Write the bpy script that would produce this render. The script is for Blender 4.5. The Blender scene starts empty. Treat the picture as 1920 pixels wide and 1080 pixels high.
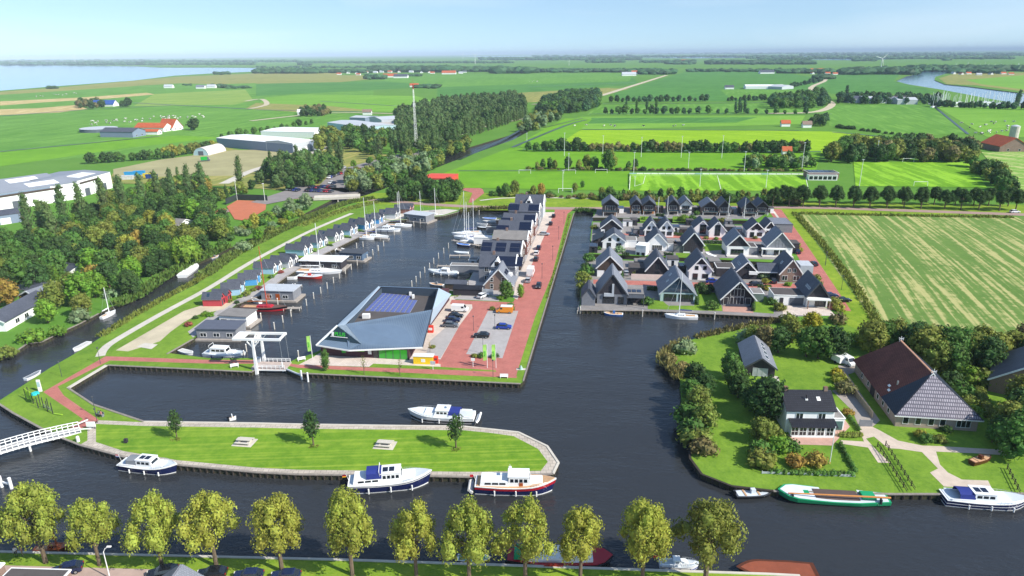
import bpy, bmesh, math, random
import numpy as np
from mathutils import Vector, Matrix, geometry
R = math.radians
rnd = random.Random(7)
SC = bpy.context.scene
COL = SC.collection

# ------------------------------------------------------------ camera, sky, sun, exposure
CAM_H = 72.0
FOC = 1280.0                      # focal length in pixels of the 1920 px wide photograph
PITCH = math.atan(440.0 / FOC)
ROLL = R(0.5)
cam_d = bpy.data.cameras.new('camera'); cam = bpy.data.objects.new('camera', cam_d); COL.objects.link(cam)
cam_d.sensor_width = 36.0; cam_d.lens = 36.0 * FOC / 1920.0
cam_d.clip_start = 1.0; cam_d.clip_end = 120000.0
_f = Vector((0, math.cos(PITCH), -math.sin(PITCH))); _u = Vector((0, math.sin(PITCH), math.cos(PITCH))); _r = Vector((1, 0, 0))
CR = _r * math.cos(ROLL) - _u * math.sin(ROLL); CU = _r * math.sin(ROLL) + _u * math.cos(ROLL); CF = _f
cam.matrix_world = Matrix(((CR.x, CU.x, -CF.x, 0), (CR.y, CU.y, -CF.y, 0), (CR.z, CU.z, -CF.z, CAM_H), (0, 0, 0, 1)))
SC.camera = cam
SUN_EL = R(39.0)
SUN_DIR = Vector((0.88, -0.47, 0)).normalized() * math.cos(SUN_EL) + Vector((0, 0, math.sin(SUN_EL)))   # towards the sun
w = bpy.data.worlds.new('World'); SC.world = w; w.use_nodes = True
nt = w.node_tree; nt.nodes.clear()
o_ = nt.nodes.new('ShaderNodeOutputWorld'); b_ = nt.nodes.new('ShaderNodeBackground'); s_ = nt.nodes.new('ShaderNodeTexSky')
s_.sky_type = 'NISHITA'; s_.sun_disc = False; s_.sun_elevation = SUN_EL
s_.sun_rotation = math.atan2(SUN_DIR.x, SUN_DIR.y)
s_.altitude = 0; s_.air_density = 1.15; s_.dust_density = 0.25; s_.ozone_density = 3.5
b_.inputs['Strength'].default_value = 0.14
# thin high cirrus: a noise veil over the sky, everywhere alike
tc = nt.nodes.new('ShaderNodeTexCoord'); mp = nt.nodes.new('ShaderNodeMapping'); mp.inputs['Scale'].default_value = (1.0, 1.6, 7.0)
nz = nt.nodes.new('ShaderNodeTexNoise'); nz.inputs['Scale'].default_value = 2.2; nz.inputs['Detail'].default_value = 7; nz.inputs['Distortion'].default_value = 0.6
cr = nt.nodes.new('ShaderNodeValToRGB'); cr.color_ramp.elements[0].position = 0.5; cr.color_ramp.elements[1].position = 0.86
cr.color_ramp.elements[0].color = (0, 0, 0, 1); cr.color_ramp.elements[1].color = (0.4, 0.4, 0.4, 1)
mx = nt.nodes.new('ShaderNodeMix'); mx.data_type = 'RGBA'; mx.inputs[7].default_value = (6.2, 6.6, 7.0, 1)
va = nt.nodes.new('ShaderNodeVectorMath'); va.inputs[1].default_value = (0, 0, 0.10); vn = nt.nodes.new('ShaderNodeVectorMath'); vn.operation = 'NORMALIZE'
nt.links.new(tc.outputs['Generated'], va.inputs[0]); nt.links.new(va.outputs[0], vn.inputs[0]); nt.links.new(vn.outputs[0], s_.inputs[0])
nt.links.new(tc.outputs['Generated'], mp.inputs[0]); nt.links.new(mp.outputs[0], nz.inputs[0]); nt.links.new(nz.outputs[0], cr.inputs[0])
nt.links.new(cr.outputs[0], mx.inputs[0]); nt.links.new(s_.outputs[0], mx.inputs[6]); nt.links.new(mx.outputs[2], b_.inputs[0]); nt.links.new(b_.outputs[0], o_.inputs[0])
sun_d = bpy.data.lights.new('sun', 'SUN'); sun = bpy.data.objects.new('sun', sun_d); COL.objects.link(sun)
sun_d.energy = 5.0; sun_d.angle = R(0.53); sun_d.color = (1.0, 0.95, 0.87)
sun.rotation_euler = SUN_DIR.to_track_quat('Z', 'Y').to_euler()
SC.view_settings.view_transform = 'Standard'; SC.view_settings.look = 'None'; SC.view_settings.gamma = 1.0
SC.view_settings.exposure = 0.32
SC.cycles.max_bounces = 5; SC.cycles.diffuse_bounces = 2; SC.cycles.glossy_bounces = 3; SC.cycles.volume_bounces = 0
SC.cycles.transparent_max_bounces = 6

# ------------------------------------------------------------ geometry of the picture -> ground
GZ = 1.0                                       # level of the land above the water (water is z = 0)
def ray(px, py): return CR * ((px - 960) / FOC) + CU * (-(py - 540) / FOC) + CF
def G(px, py, z=GZ):
    d = ray(px, py); t = (z - CAM_H) / min(d.z, -6e-4)
    return Vector((d.x * t, d.y * t, z))
def mpp(p): return (Vector(p) - Vector((0, 0, CAM_H))).dot(CF) / FOC          # metres per photo pixel at a point
def Hz(p, py):                                 # height above p whose image has row py
    v = -(py - 540) / FOC; a = Vector((p[0], p[1], -CAM_H))
    # (a+z k).CU = v (a+z k).CF
    return (v * a.dot(CF) - a.dot(CU)) / (CU.z - v * CF.z) - p[2]
def zc(ox, oy, s): return lambda x, y: (ox + x / s, oy + y / s)
RZ = R(-7.0)                                   # the built-up grid is turned 7 degrees

# ------------------------------------------------------------ materials
def lin(h):
    h = h.lstrip('#'); c = [int(h[i:i + 2], 16) / 255 for i in (0, 2, 4)]
    return tuple((x / 12.92 if x <= 0.04045 else ((x + 0.055) / 1.055) ** 2.4) for x in c)
MATS = {}
def newmat(name):
    m = bpy.data.materials.new(name); m.use_nodes = True; MATS[name] = m
    t = m.node_tree; return m, t, t.nodes, t.links, t.nodes['Principled BSDF']
def M(name, col=None, rough=0.75, var=0.16, sc=0.9, metal=0.0, bump=0.0, spec=0.35, sc2=None):
    """plain painted / mineral material with two octaves of wear"""
    if name in MATS: return MATS[name]
    m, t, N, L, p = newmat(name)
    c = lin(col) if isinstance(col, str) else col
    co = N.new('ShaderNodeTexCoord'); n1 = N.new('ShaderNodeTexNoise'); n1.inputs['Scale'].default_value = sc; n1.inputs['Detail'].default_value = 5; n1.inputs['Roughness'].default_value = 0.65
    L.new(co.outputs['Object'], n1.inputs[0])
    r = N.new('ShaderNodeMapRange'); r.inputs[1].default_value = 0.3; r.inputs[2].default_value = 0.7; r.inputs[3].default_value = 1 - var; r.inputs[4].default_value = 1 + var
    L.new(n1.outputs[0], r.inputs[0])
    v = N.new('ShaderNodeVectorMath'); v.operation = 'SCALE'; v.inputs[0].default_value = c; L.new(r.outputs[0], v.inputs['Scale'])
    L.new(v.outputs[0], p.inputs['Base Color'])
    p.inputs['Roughness'].default_value = rough; p.inputs['Metallic'].default_value = metal; p.inputs['Specular IOR Level'].default_value = spec
    if bump:
        b = N.new('ShaderNodeBump'); b.inputs['Strength'].default_value = bump; b.inputs['Distance'].default_value = 0.05
        n2 = N.new('ShaderNodeTexNoise'); n2.inputs['Scale'].default_value = sc2 or sc * 8; L.new(co.outputs['Object'], n2.inputs[0]); L.new(n2.outputs[0], b.inputs['Height']); L.new(b.outputs[0], p.inputs['Normal'])
    return m
def brickmat(name, c1, c2, cm, bw, bh, rough=0.85, rot=0.0, coord='Object', mortar=0.02, big=0.12):
    """bricks / pavers / roof tiles: grain too fine to model"""
    if name in MATS: return MATS[name]
    m, t, N, L, p = newmat(name)
    co = N.new('ShaderNodeTexCoord'); mpn = N.new('ShaderNodeMapping'); mpn.inputs['Rotation'].default_value = (0, 0, rot)
    b = N.new('ShaderNodeTexBrick'); b.inputs['Color1'].default_value = (*lin(c1), 1); b.inputs['Color2'].default_value = (*lin(c2), 1); b.inputs['Mortar'].default_value = (*lin(cm), 1)
    b.inputs['Scale'].default_value = 1; b.inputs['Brick Width'].default_value = bw; b.inputs['Row Height'].default_value = bh; b.inputs['Mortar Size'].default_value = mortar
    L.new(co.outputs[coord], mpn.inputs[0])
    if coord == 'Object' and rot == 0.0:      # walls: run along x+y, courses along z
        sx = N.new('ShaderNodeSeparateXYZ'); L.new(mpn.outputs[0], sx.inputs[0])
        ad = N.new('ShaderNodeMath'); L.new(sx.outputs[0], ad.inputs[0]); L.new(sx.outputs[1], ad.inputs[1])
        cx = N.new('ShaderNodeCombineXYZ'); L.new(ad.outputs[0], cx.inputs[0]); L.new(sx.outputs[2], cx.inputs[1]); L.new(cx.outputs[0], b.inputs[0])
    else: L.new(mpn.outputs[0], b.inputs[0])
    n1 = N.new('ShaderNodeTexNoise'); n1.inputs['Scale'].default_value = 0.35; n1.inputs['Detail'].default_value = 6; L.new(co.outputs[coord], n1.inputs[0])
    r = N.new('ShaderNodeMapRange'); r.inputs[1].default_value = 0.3; r.inputs[2].default_value = 0.7; r.inputs[3].default_value = 1 - big; r.inputs[4].default_value = 1 + big; L.new(n1.outputs[0], r.inputs[0])
    v = N.new('ShaderNodeVectorMath'); v.operation = 'SCALE'; L.new(b.outputs[0], v.inputs[0]); L.new(r.outputs[0], v.inputs['Scale']); L.new(v.outputs[0], p.inputs['Base Color'])
    p.inputs['Roughness'].default_value = rough; p.inputs['Specular IOR Level'].default_value = 0.3
    return m
def groundmat(name, c1, c2, scales=(0.02, 0.25, 3.0), stripe=None, c3=None, rough=0.95, amp=1.0):
    """grass / soil, in world metres: two tones blotched at three scales, optional mowing stripes (dir, period, colour)"""
    if name in MATS: return MATS[name]
    m, t, N, L, p = newmat(name)
    co = N.new('ShaderNodeTexCoord'); fac = None
    for i, s in enumerate(scales):
        n = N.new('ShaderNodeTexNoise'); n.inputs['Scale'].default_value = s; n.inputs['Detail'].default_value = 4; n.inputs['Roughness'].default_value = 0.6; L.new(co.outputs['Object'], n.inputs[0])
        mm = N.new('ShaderNodeMath'); mm.operation = 'MULTIPLY_ADD'; mm.inputs[1].default_value = (1.7, 1.5, 1.3)[i] * amp; L.new(n.outputs[0], mm.inputs[0])
        if fac is None: mm.inputs[2].default_value = 0.5 - 2.25 * amp
        else: L.new(fac, mm.inputs[2])
        fac = mm.outputs[0]
    mix = N.new('ShaderNodeMix'); mix.data_type = 'RGBA'; mix.inputs[6].default_value = (*lin(c1), 1); mix.inputs[7].default_value = (*lin(c2), 1); L.new(fac, mix.inputs[0])
    out = mix.outputs[2]
    if stripe:
        sa, sb, y0, per, cs, lo, hi = stripe          # rows follow x - sa (y-y0) + sb (y-y0)^2
        sx = N.new('ShaderNodeSeparateXYZ'); L.new(co.outputs['Object'], sx.inputs[0])
        def mth(op, x, y):
            q = N.new('ShaderNodeMath'); q.operation = op
            for i_, v_ in enumerate((x, y)):
                if isinstance(v_, (int, float)): q.inputs[i_].default_value = v_
                else: L.new(v_, q.inputs[i_])
            return q.outputs[0]
        yy = mth('SUBTRACT', sx.outputs[1], y0); xx = mth('SUBTRACT', sx.outputs[0], mth('MULTIPLY', yy, sa)); xx = mth('ADD', xx, mth('MULTIPLY', mth('MULTIPLY', yy, yy), sb))
        cx = N.new('ShaderNodeCombineXYZ'); L.new(mth('DIVIDE', xx, per), cx.inputs[0]); L.new(mth('MULTIPLY', yy, 0.012), cx.inputs[1])
        n8 = N.new('ShaderNodeTexNoise'); n8.inputs['Scale'].default_value = 1.6; n8.inputs['Detail'].default_value = 3; n8.inputs['Distortion'].default_value = 0.15; L.new(cx.outputs[0], n8.inputs[0])
        nn = N.new('ShaderNodeTexNoise'); nn.inputs['Scale'].default_value = 0.5; nn.inputs['Detail'].default_value = 6; L.new(co.outputs['Object'], nn.inputs[0])
        mlo = mth('ADD', n8.outputs[0], mth('MULTIPLY', mth('SUBTRACT', nn.outputs[0], 0.5), 0.35))
        rp = N.new('ShaderNodeMapRange'); rp.inputs[1].default_value = lo; rp.inputs[2].default_value = hi; rp.interpolation_type = 'SMOOTHSTEP'; L.new(mlo, rp.inputs[0])
        m2 = N.new('ShaderNodeMix'); m2.data_type = 'RGBA'; m2.inputs[7].default_value = (*lin(cs), 1); L.new(out, m2.inputs[6]); L.new(rp.outputs[0], m2.inputs[0]); out = m2.outputs[2]
    L.new(out, p.inputs['Base Color']); p.inputs['Roughness'].default_value = rough; p.inputs['Specular IOR Level'].default_value = 0.1
    b = N.new('ShaderNodeBump'); b.inputs['Strength'].default_value = 0.35; b.inputs['Distance'].default_value = 0.14
    n2 = N.new('ShaderNodeTexNoise'); n2.inputs['Scale'].default_value = 2.5; n2.inputs['Detail'].default_value = 4; L.new(co.outputs['Object'], n2.inputs[0]); L.new(n2.outputs[0], b.inputs['Height']); L.new(b.outputs[0], p.inputs['Normal'])
    return m
def glassmat(name, col, rough=0.06):
    if name in MATS: return MATS[name]
    m, t, N, L, p = newmat(name)
    p.inputs['Base Color'].default_value = (*lin(col), 1); p.inputs['Roughness'].default_value = rough; p.inputs['Specular IOR Level'].default_value = 0.8
    return m
def leafmat():
    m, t, N, L, p = newmat('leaf')
    oi = N.new('ShaderNodeObjectInfo'); co = N.new('ShaderNodeTexCoord')
    ge = N.new('ShaderNodeNewGeometry')
    n = N.new('ShaderNodeTexNoise'); n.inputs['Scale'].default_value = 0.9; n.inputs['Detail'].default_value = 3; L.new(co.outputs['Object'], n.inputs[0])
    r = N.new('ShaderNodeMapRange'); r.inputs[1].default_value = 0.3; r.inputs[2].default_value = 0.7; r.inputs[3].default_value = 0.72; r.inputs[4].default_value = 1.28; L.new(n.outputs[0], r.inputs[0])
    r2 = N.new('ShaderNodeMapRange'); r2.inputs[3].default_value = 0.7; r2.inputs[4].default_value = 1.3; L.new(ge.outputs['Random Per Island'], r2.inputs[0])
    mu = N.new('ShaderNodeMath'); mu.operation = 'MULTIPLY'; L.new(r.outputs[0], mu.inputs[0]); L.new(r2.outputs[0], mu.inputs[1])
    v = N.new('ShaderNodeVectorMath'); v.operation = 'SCALE'; L.new(oi.outputs['Color'], v.inputs[0]); L.new(mu.outputs[0], v.inputs['Scale'])
    h = N.new('ShaderNodeHueSaturation'); L.new(v.outputs[0], h.inputs['Color'])
    r3 = N.new('ShaderNodeMapRange'); r3.inputs[3].default_value = 0.482; r3.inputs[4].default_value = 0.515; L.new(ge.outputs['Random Per Island'], r3.inputs[0]); L.new(r3.outputs[0], h.inputs['Hue'])
    L.new(h.outputs[0], p.inputs['Base Color']); p.inputs['Roughness'].default_value = 0.65; p.inputs['Specular IOR Level'].default_value = 0.2
    tr = N.new('ShaderNodeBsdfTranslucent'); L.new(h.outputs[0], tr.inputs[0]); ad = N.new('ShaderNodeMixShader'); ad.inputs[0].default_value = 0.22
    L.new(p.outputs[0], ad.inputs[1]); L.new(tr.outputs[0], ad.inputs[2]); L.new(ad.outputs[0], N['Material Output'].inputs[0])
    return m
def watermat(name, col, bscale=0.55, strength=0.22):
    m, t, N, L, p = newmat(name)
    p.inputs['Base Color'].default_value = (*lin(col), 1); p.inputs['Roughness'].default_value = 0.1; p.inputs['IOR'].default_value = 1.42; p.inputs['Specular IOR Level'].default_value = 0.5
    co = N.new('ShaderNodeTexCoord'); mpn = N.new('ShaderNodeMapping'); mpn.inputs['Rotation'].default_value = (0, 0, R(25)); mpn.inputs['Scale'].default_value = (1, 2.4, 1); L.new(co.outputs['Object'], mpn.inputs[0])
    h = None
    for s, a in ((bscale, 1.0), (bscale * 0.16, 2.2), (bscale * 3.1, 0.35)):
        n = N.new('ShaderNodeTexNoise'); n.inputs['Scale'].default_value = s; n.inputs['Detail'].default_value = 3; L.new(mpn.outputs[0], n.inputs[0])
        mm = N.new('ShaderNodeMath'); mm.operation = 'MULTIPLY_ADD'; mm.inputs[1].default_value = a; L.new(n.outputs[0], mm.inputs[0])
        if h is None: mm.inputs[2].default_value = 0
        else: L.new(h, mm.inputs[2])
        h = mm.outputs[0]
    # calmer and rougher patches drift over the basin
    nb = N.new('ShaderNodeTexNoise'); nb.inputs['Scale'].default_value = 0.035; nb.inputs['Detail'].default_value = 4; L.new(mpn.outputs[0], nb.inputs[0])
    rb = N.new('ShaderNodeMapRange'); rb.inputs[1].default_value = 0.35; rb.inputs[2].default_value = 0.65; rb.inputs[3].default_value = strength * 0.35; rb.inputs[4].default_value = strength * 1.4; L.new(nb.outputs[0], rb.inputs[0])
    b = N.new('ShaderNodeBump'); b.inputs['Distance'].default_value = 0.55; L.new(rb.outputs[0], b.inputs['Strength']); L.new(h, b.inputs['Height']); L.new(b.outputs[0], p.inputs['Normal'])
    return m

# ------------------------------------------------------------ mesh and object helpers
class MB:
    """collects shapes; build() links them as ONE mesh object"""
    def __init__(s): s.v = []; s.f = []; s.m = []; s.cur = 0
    def add(s, vs, fs):
        o = len(s.v); s.v += [tuple(x) for x in vs]; s.f += [tuple(i + o for i in f) for f in fs]; s.m += [s.cur] * len(fs); return s
    def box(s, x0, x1, y0, y1, z0, z1):
        return s.add([(x0, y0, z0), (x1, y0, z0), (x1, y1, z0), (x0, y1, z0), (x0, y0, z1), (x1, y0, z1), (x1, y1, z1), (x0, y1, z1)],
                     [(0, 3, 2, 1), (4, 5, 6, 7), (0, 1, 5, 4), (1, 2, 6, 5), (2, 3, 7, 6), (3, 0, 4, 7)])
    def prism(s, poly, z0, z1):
        n = len(poly); a = sum(poly[i][0] * poly[(i + 1) % n][1] - poly[(i + 1) % n][0] * poly[i][1] for i in range(n))
        if a < 0: poly = list(poly)[::-1]
        vs = [(p[0], p[1], z0) for p in poly] + [(p[0], p[1], z1) for p in poly]
        fs = [tuple(range(n, 2 * n)), tuple(range(n - 1, -1, -1))] + [(i, (i + 1) % n, n + (i + 1) % n, n + i) for i in range(n)]
        return s.add(vs, fs)
    def bar(s, a, b, w, h=None):
        """square bar from a to b"""
        a = Vector(a); b = Vector(b); d = (b - a).normalized(); h = h or w
        u = d.cross(Vector((0, 0, 1)));  u = Vector((1, 0, 0)) if u.length < 1e-4 else u.normalized(); v = u.cross(d).normalized()
        q = [u * (i * w / 2) + v * (j * h / 2) for i, j in ((-1, -1), (1, -1), (1, 1), (-1, 1))]
        return s.add([a + k for k in q] + [b + k for k in q], [(0, 1, 2, 3), (7, 6, 5, 4), (0, 4, 5, 1), (1, 5, 6, 2), (2, 6, 7, 3), (3, 7, 4, 0)])
    def tube(s, pts, rad, n=7, cap=True):
        pts = [Vector(p) for p in pts]; k = len(pts); rad = rad if isinstance(rad, (list, tuple)) else [rad] * k
        vs = []; fs = []
        for i, p in enumerate(pts):
            d = (pts[min(i + 1, k - 1)] - pts[max(i - 1, 0)]).normalized()
            u = d.cross(Vector((0.31, 0.95, 0.07)) if abs(d.z) > 0.8 else Vector((0, 0, 1))).normalized(); v = d.cross(u)
            vs += [p + (u * math.cos(6.2832 * j / n) + v * math.sin(6.2832 * j / n)) * rad[i] for j in range(n)]
        for i in range(k - 1):
            fs += [(i * n + j, i * n + (j + 1) % n, (i + 1) * n + (j + 1) % n, (i + 1) * n + j) for j in range(n)]
        if cap: fs += [tuple(range(n - 1, -1, -1)), tuple(range((k - 1) * n, k * n))]
        return s.add(vs, fs)
    def loft(s, rings, cap0=True, cap1=True, closed=True):
        n = len(rings[0]); vs = [p for r in rings for p in r]; fs = []
        for i in range(len(rings) - 1):
            for j in range(n if closed else n - 1):
                fs.append((i * n + j, i * n + (j + 1) % n, (i + 1) * n + (j + 1) % n, (i + 1) * n + j))
        if cap0: fs.append(tuple(range(n - 1, -1, -1)))
        if cap1: fs.append(tuple(range((len(rings) - 1) * n, len(rings) * n)))
        return s.add(vs, fs)
    def slab(s, pts, t):
        """thick plate: polygon pts, thickness t below along its normal"""
        P = [Vector(p) for p in pts]; nrm = (P[1] - P[0]).cross(P[2] - P[0]).normalized()
        if nrm.z < 0: P = P[::-1]; nrm = -nrm
        n = len(P); Q = [p - nrm * t for p in P]
        return s.add(P + Q, [tuple(range(n)), tuple(range(2 * n - 1, n - 1, -1))] + [(i, n + i, n + (i + 1) % n, (i + 1) % n) for i in range(n)])
    def mesh(s, name, *mats):
        me = bpy.data.meshes.new(name); me.from_pydata([tuple(v) for v in s.v], [], s.f)
        for m in mats: me.materials.append(m)
        if len(mats) > 1: me.polygons.foreach_set('material_index', s.m)
        me.update(); return me
    def build(s, name, mat, parent=None, smooth=False):
        me = s.mesh(name, *(mat if isinstance(mat, (list, tuple)) else [mat]))
        if smooth: me.polygons.foreach_set('use_smooth', [True] * len(me.polygons))
        return link(name, me, parent)
def link(name, data, parent=None):
    o = bpy.data.objects.new(name, data); COL.objects.link(o)
    if parent: o.parent = parent
    return o
def tag(o, label=None, cat=None, group=None, kind=None):
    if label: o['label'] = label
    if cat: o['category'] = cat
    if group: o['group'] = group
    if kind: o['kind'] = kind
    return o
def thing(name, label, cat, loc=(0, 0, 0), rz=0.0, group=None):
    o = bpy.data.objects.new(name, None); COL.objects.link(o); o.empty_display_size = 0.5
    o.location = loc; o.rotation_euler = (0, 0, rz); return tag(o, label, cat, group, 'thing')
def copy_tree(o, parent=None, loc=None, rz=None, label=None, scale=None):
    c = o.copy(); COL.objects.link(c); c.parent = parent
    if loc is not None: c.location = loc
    if rz is not None: c.rotation_euler = (0, 0, rz)
    if scale is not None: c.scale = scale if isinstance(scale, (tuple, list)) else (scale,) * 3
    if label: c['label'] = label
    for ch in list(o.children): copy_tree(ch, c)
    return c
ORD = 'first second third fourth fifth sixth seventh eighth ninth tenth eleventh twelfth thirteenth fourteenth fifteenth sixteenth seventeenth eighteenth nineteenth twentieth twenty-first twenty-second twenty-third twenty-fourth twenty-fifth twenty-sixth twenty-seventh twenty-eighth twenty-ninth thirtieth'.split()
ORD += ['thirty-' + o for o in ORD[:9]] + ['fortieth'] + ['forty-' + o for o in ORD[:9]] + ['fiftieth'] + ['fifty-' + o for o in ORD[:9]] + ['sixtieth']
def sheet(name, pts, mat, dz=0.0, kind='structure', label=None):
    """flat polygon sheet on the ground; pts in photo pixels or world vectors"""
    P = [G(*p) if len(p) == 2 else Vector(p) for p in pts]
    tr = geometry.tessellate_polygon([P])
    vs = [(p.x, p.y, GZ + dz) for p in P]; fs = []
    for a, b, c in tr:
        n = (P[b] - P[a]).cross(P[c] - P[a]).z
        fs.append((a, b, c) if n > 0 else (a, c, b))
    me = bpy.data.meshes.new(name); me.from_pydata(vs, [], fs); me.materials.append(mat); me.update()
    return tag(link(name, me), label, kind=kind)
def offset_line(P, wl, wr):
    """left and right offset lines of a polyline"""
    A = []; B = []
    for i, p in enumerate(P):
        d = (P[min(i + 1, len(P) - 1)] - P[max(i - 1, 0)]); d.z = 0; d.normalize(); n = Vector((-d.y, d.x, 0)); A.append(p + n * wl); B.append(p - n * wr)
    return A, B
def smoothline(P, sub=4):
    out = []
    for i in range(len(P) - 1):
        a = P[max(i - 1, 0)]; b = P[i]; c = P[i + 1]; d = P[min(i + 2, len(P) - 1)]
        for k in range(sub):
            t = k / sub; out.append(0.5 * ((2 * b) + (c - a) * t + (2 * a - 5 * b + 4 * c - d) * t * t + (3 * b - a - 3 * c + d) * t ** 3))
    return out + [P[-1]]
def strip(name, pts, width, mat, dz=0.02, kind='structure', smooth=True, label=None):
    P = [G(*p) for p in pts]
    if smooth and len(P) > 2: P = smoothline(P)
    A, B = offset_line(P, width / 2, width / 2); n = len(P)
    vs = [(p.x, p.y, GZ + dz) for p in A + B]
    me = bpy.data.meshes.new(name); me.from_pydata(vs, [], [(n + i, n + i + 1, i + 1, i) for i in range(n - 1)]); me.materials.append(mat); me.update()
    return tag(link(name, me), label, kind=kind)
# ------------------------------------------------------------ materials of the setting
GRASS = groundmat('lawn_grass', '#557a26', '#82a038', (0.05, 0.5, 2.5), amp=0.8); GRASSI = groundmat('island_grass', '#578022', '#7c9f2e', (0.05, 0.5, 2.5), stripe=(25.0, 0.0, 110, 32.0, '#90a63c', 0.45, 0.75), amp=0.7)
LAWN2 = groundmat('verge_grass', '#5d8220', '#96a838', (0.05, 0.5, 3.0), amp=0.9)
BASEG = groundmat('pasture_grass', '#55822c', '#678f38', (0.004, 0.03, 0.4))
BRICKP = brickmat('red_clay_pavers', '#b46a60', '#bf7a6d', '#9c6258', 0.42, 0.21, rot=R(-7.1), big=0.1)
GREYP = brickmat('grey_concrete_pavers', '#a9a4a0', '#b3aeab', '#8f8b88', 0.6, 0.3, rot=R(-7.1), big=0.08)
PALEP = brickmat('pale_pavers', '#cbbcae', '#d6c8bb', '#b5a89c', 0.6, 0.6, rot=R(-7.2), big=0.08)
SLABP = brickmat('quay_slabs', '#b5aa9a', '#c2b7a8', '#8f8578', 1.0, 1.0, rot=R(-3.1), big=0.14, mortar=0.04)
ASPH = M('asphalt', '#8c8682', rough=0.9, var=0.12, sc=0.2, spec=0.15)
CONC = M('pale_concrete', '#c9c2b4', rough=0.9, var=0.12, sc=0.4, spec=0.15)
SAND = M('sandy_gravel', '#c3b79c', rough=0.95, var=0.16, sc=0.15, spec=0.1)
WOODQ = M('weathered_quay_timber', '#8d857b', rough=0.9, var=0.25, sc=1.5)
PILE = M('wet_pile_timber', '#3a332c', rough=0.8, var=0.3, sc=1.5)
BANK = M('bank_earth', '#3b3a26', rough=0.95, var=0.3, sc=0.6)
WATER = watermat('canal_water', '#303234'); LAKE = watermat('lake_water', '#5f87a8', 0.2, 0.10); RIVER = watermat('river_water', '#5f7f96', 0.3, 0.08)

# ------------------------------------------------------------ the ground and the water
main_water = [(-700, 800), (0, 669), (21, 665), (52, 644), (77, 642), (117, 622), (150, 607), (185, 588), (208, 575), (250, 561), (270, 546), (297, 530), (318, 517), (350, 500), (375, 490), (400, 480), (425, 467), (445, 459), (479, 444), (503, 440), (540, 423), (572, 400), (602, 385), (640, 366), (700, 345), (760, 322), (795, 306), (860, 282), (955, 254), (1000, 236),
 (1006, 239), (962, 262), (872, 294), (806, 319), (772, 334), (712, 357), (663, 374), (634, 387), (621, 393), (574, 412), (542, 429), (500, 450), (470, 463), (437, 482), (390, 516), (370, 532), (300, 566), (250, 595), (208, 620), (185, 635), (173, 643), (137, 665), (93, 690), (45, 721), (-3, 752),
 (-3, 757), (25, 775), (80, 805), (117, 822), (150, 835), (232, 857), (332, 872), (480, 886), (560, 890), (804, 893), (885, 895), (1037, 889), (1047, 868), (1026, 837), (972, 811), (926, 806), (869, 800), (766, 799), (560, 796), (480, 794), (270, 791), (175, 759), (128, 728), (200, 685), (396, 694), (472, 698), (481, 690), (480, 672), (396, 673), (345, 668), (313, 664),
 (362, 636), (444, 571), (491, 553), (538, 518), (602, 479), (670, 446), (731, 415), (832, 405), (861, 397), (895, 394), (940, 391), (968, 392), (955, 402), (938, 418), (930, 430), (918, 447), (908, 470), (893, 500), (880, 522), (850, 534), (838, 541), (822, 545), (716, 545), (598, 658), (572, 668), (556, 672), (540, 680), (537, 694), (560, 700), (976, 720), (981, 715), (1076, 400), (1079, 396), (1095, 395), (1113, 399),
 (1112, 408), (1300, 411), (1418, 414), (1418, 422), (1300, 419), (1110, 415), (1105, 470), (1103, 476), (1300, 484), (1448, 492), (1448, 499), (1300, 491), (1102, 484), (1089, 527), (1087, 582), (1212, 583), (1462, 595), (1490, 597), (1482, 602), (1451, 606), (1375, 617), (1334, 627), (1302, 635), (1264, 650), (1240, 672), (1275, 710), (1279, 785), (1294, 838), (1294, 860), (1316, 890), (1372, 912), (1450, 921), (1669, 927), (1770, 927), (1920, 926), (2300, 930),
 (2300, 1120), (1500, 1080), (1440, 1077), (940, 1060), (640, 1050), (0, 1035), (-700, 1012)]
lake = [(-900, 235), (0, 170), (100, 162), (250, 151), (325, 142), (390, 138), (480, 134), (540, 130), (480, 127), (425, 126.5), (300, 126.5), (250, 124), (0, 121), (-900, 121)]
river = [(1680, 152), (1702, 158), (1765, 168), (1850, 184), (1920, 196), (2100, 230), (2100, 200), (1920, 175), (1815, 162), (1772, 158), (1752, 150), (1754, 144), (1777, 137), (1790, 133), (1735, 131), (1722, 138), (1700, 143)]
def pip(x, y, poly):
    c = False; n = len(poly); j = n - 1
    for i in range(n):
        a = poly[i]; b = poly[j]
        if (a[1] > y) != (b[1] > y) and x < (b[0] - a[0]) * (y - a[1]) / (b[1] - a[1]) + a[0]: c = not c
        j = i
    return c
WP = [[G(*p) for p in pl] for pl in (main_water, lake, river)]
outer = [(-70000, 20), (70000, 20), (70000, 90000), (-70000, 90000)]
vs = [Vector(p) for p in outer]; es = [(0, 1), (1, 2), (2, 3), (3, 0)]
for pl in WP:
    o = len(vs); n = len(pl); vs += [Vector((p.x, p.y)) for p in pl]; es += [(o + i, o + (i + 1) % n) for i in range(n)]
ov, oe, of, *_x = geometry.delaunay_2d_cdt(vs, es, [], 0, 1e-5)
W2 = [[(p.x, p.y) for p in pl] for pl in WP]
gm = MB(); keep = []
for f in of:
    cx = sum(ov[i].x for i in f) / 3; cy = sum(ov[i].y for i in f) / 3
    if not any(pip(cx, cy, pl) for pl in W2): keep.append(tuple(f))
gm.add([(v.x, v.y, GZ) for v in ov], keep)
gm.cur = 1
for pl in WP:
    n = len(pl)
    for i in range(n):
        a = pl[i]; b = pl[(i + 1) % n]; gm.add([(a.x, a.y, GZ), (b.x, b.y, GZ), (b.x, b.y, -1.5), (a.x, a.y, -1.5)], [(0, 1, 2, 3)])
ground = gm.build('ground', [BASEG, BANK]); tag(ground, kind='structure')
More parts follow.
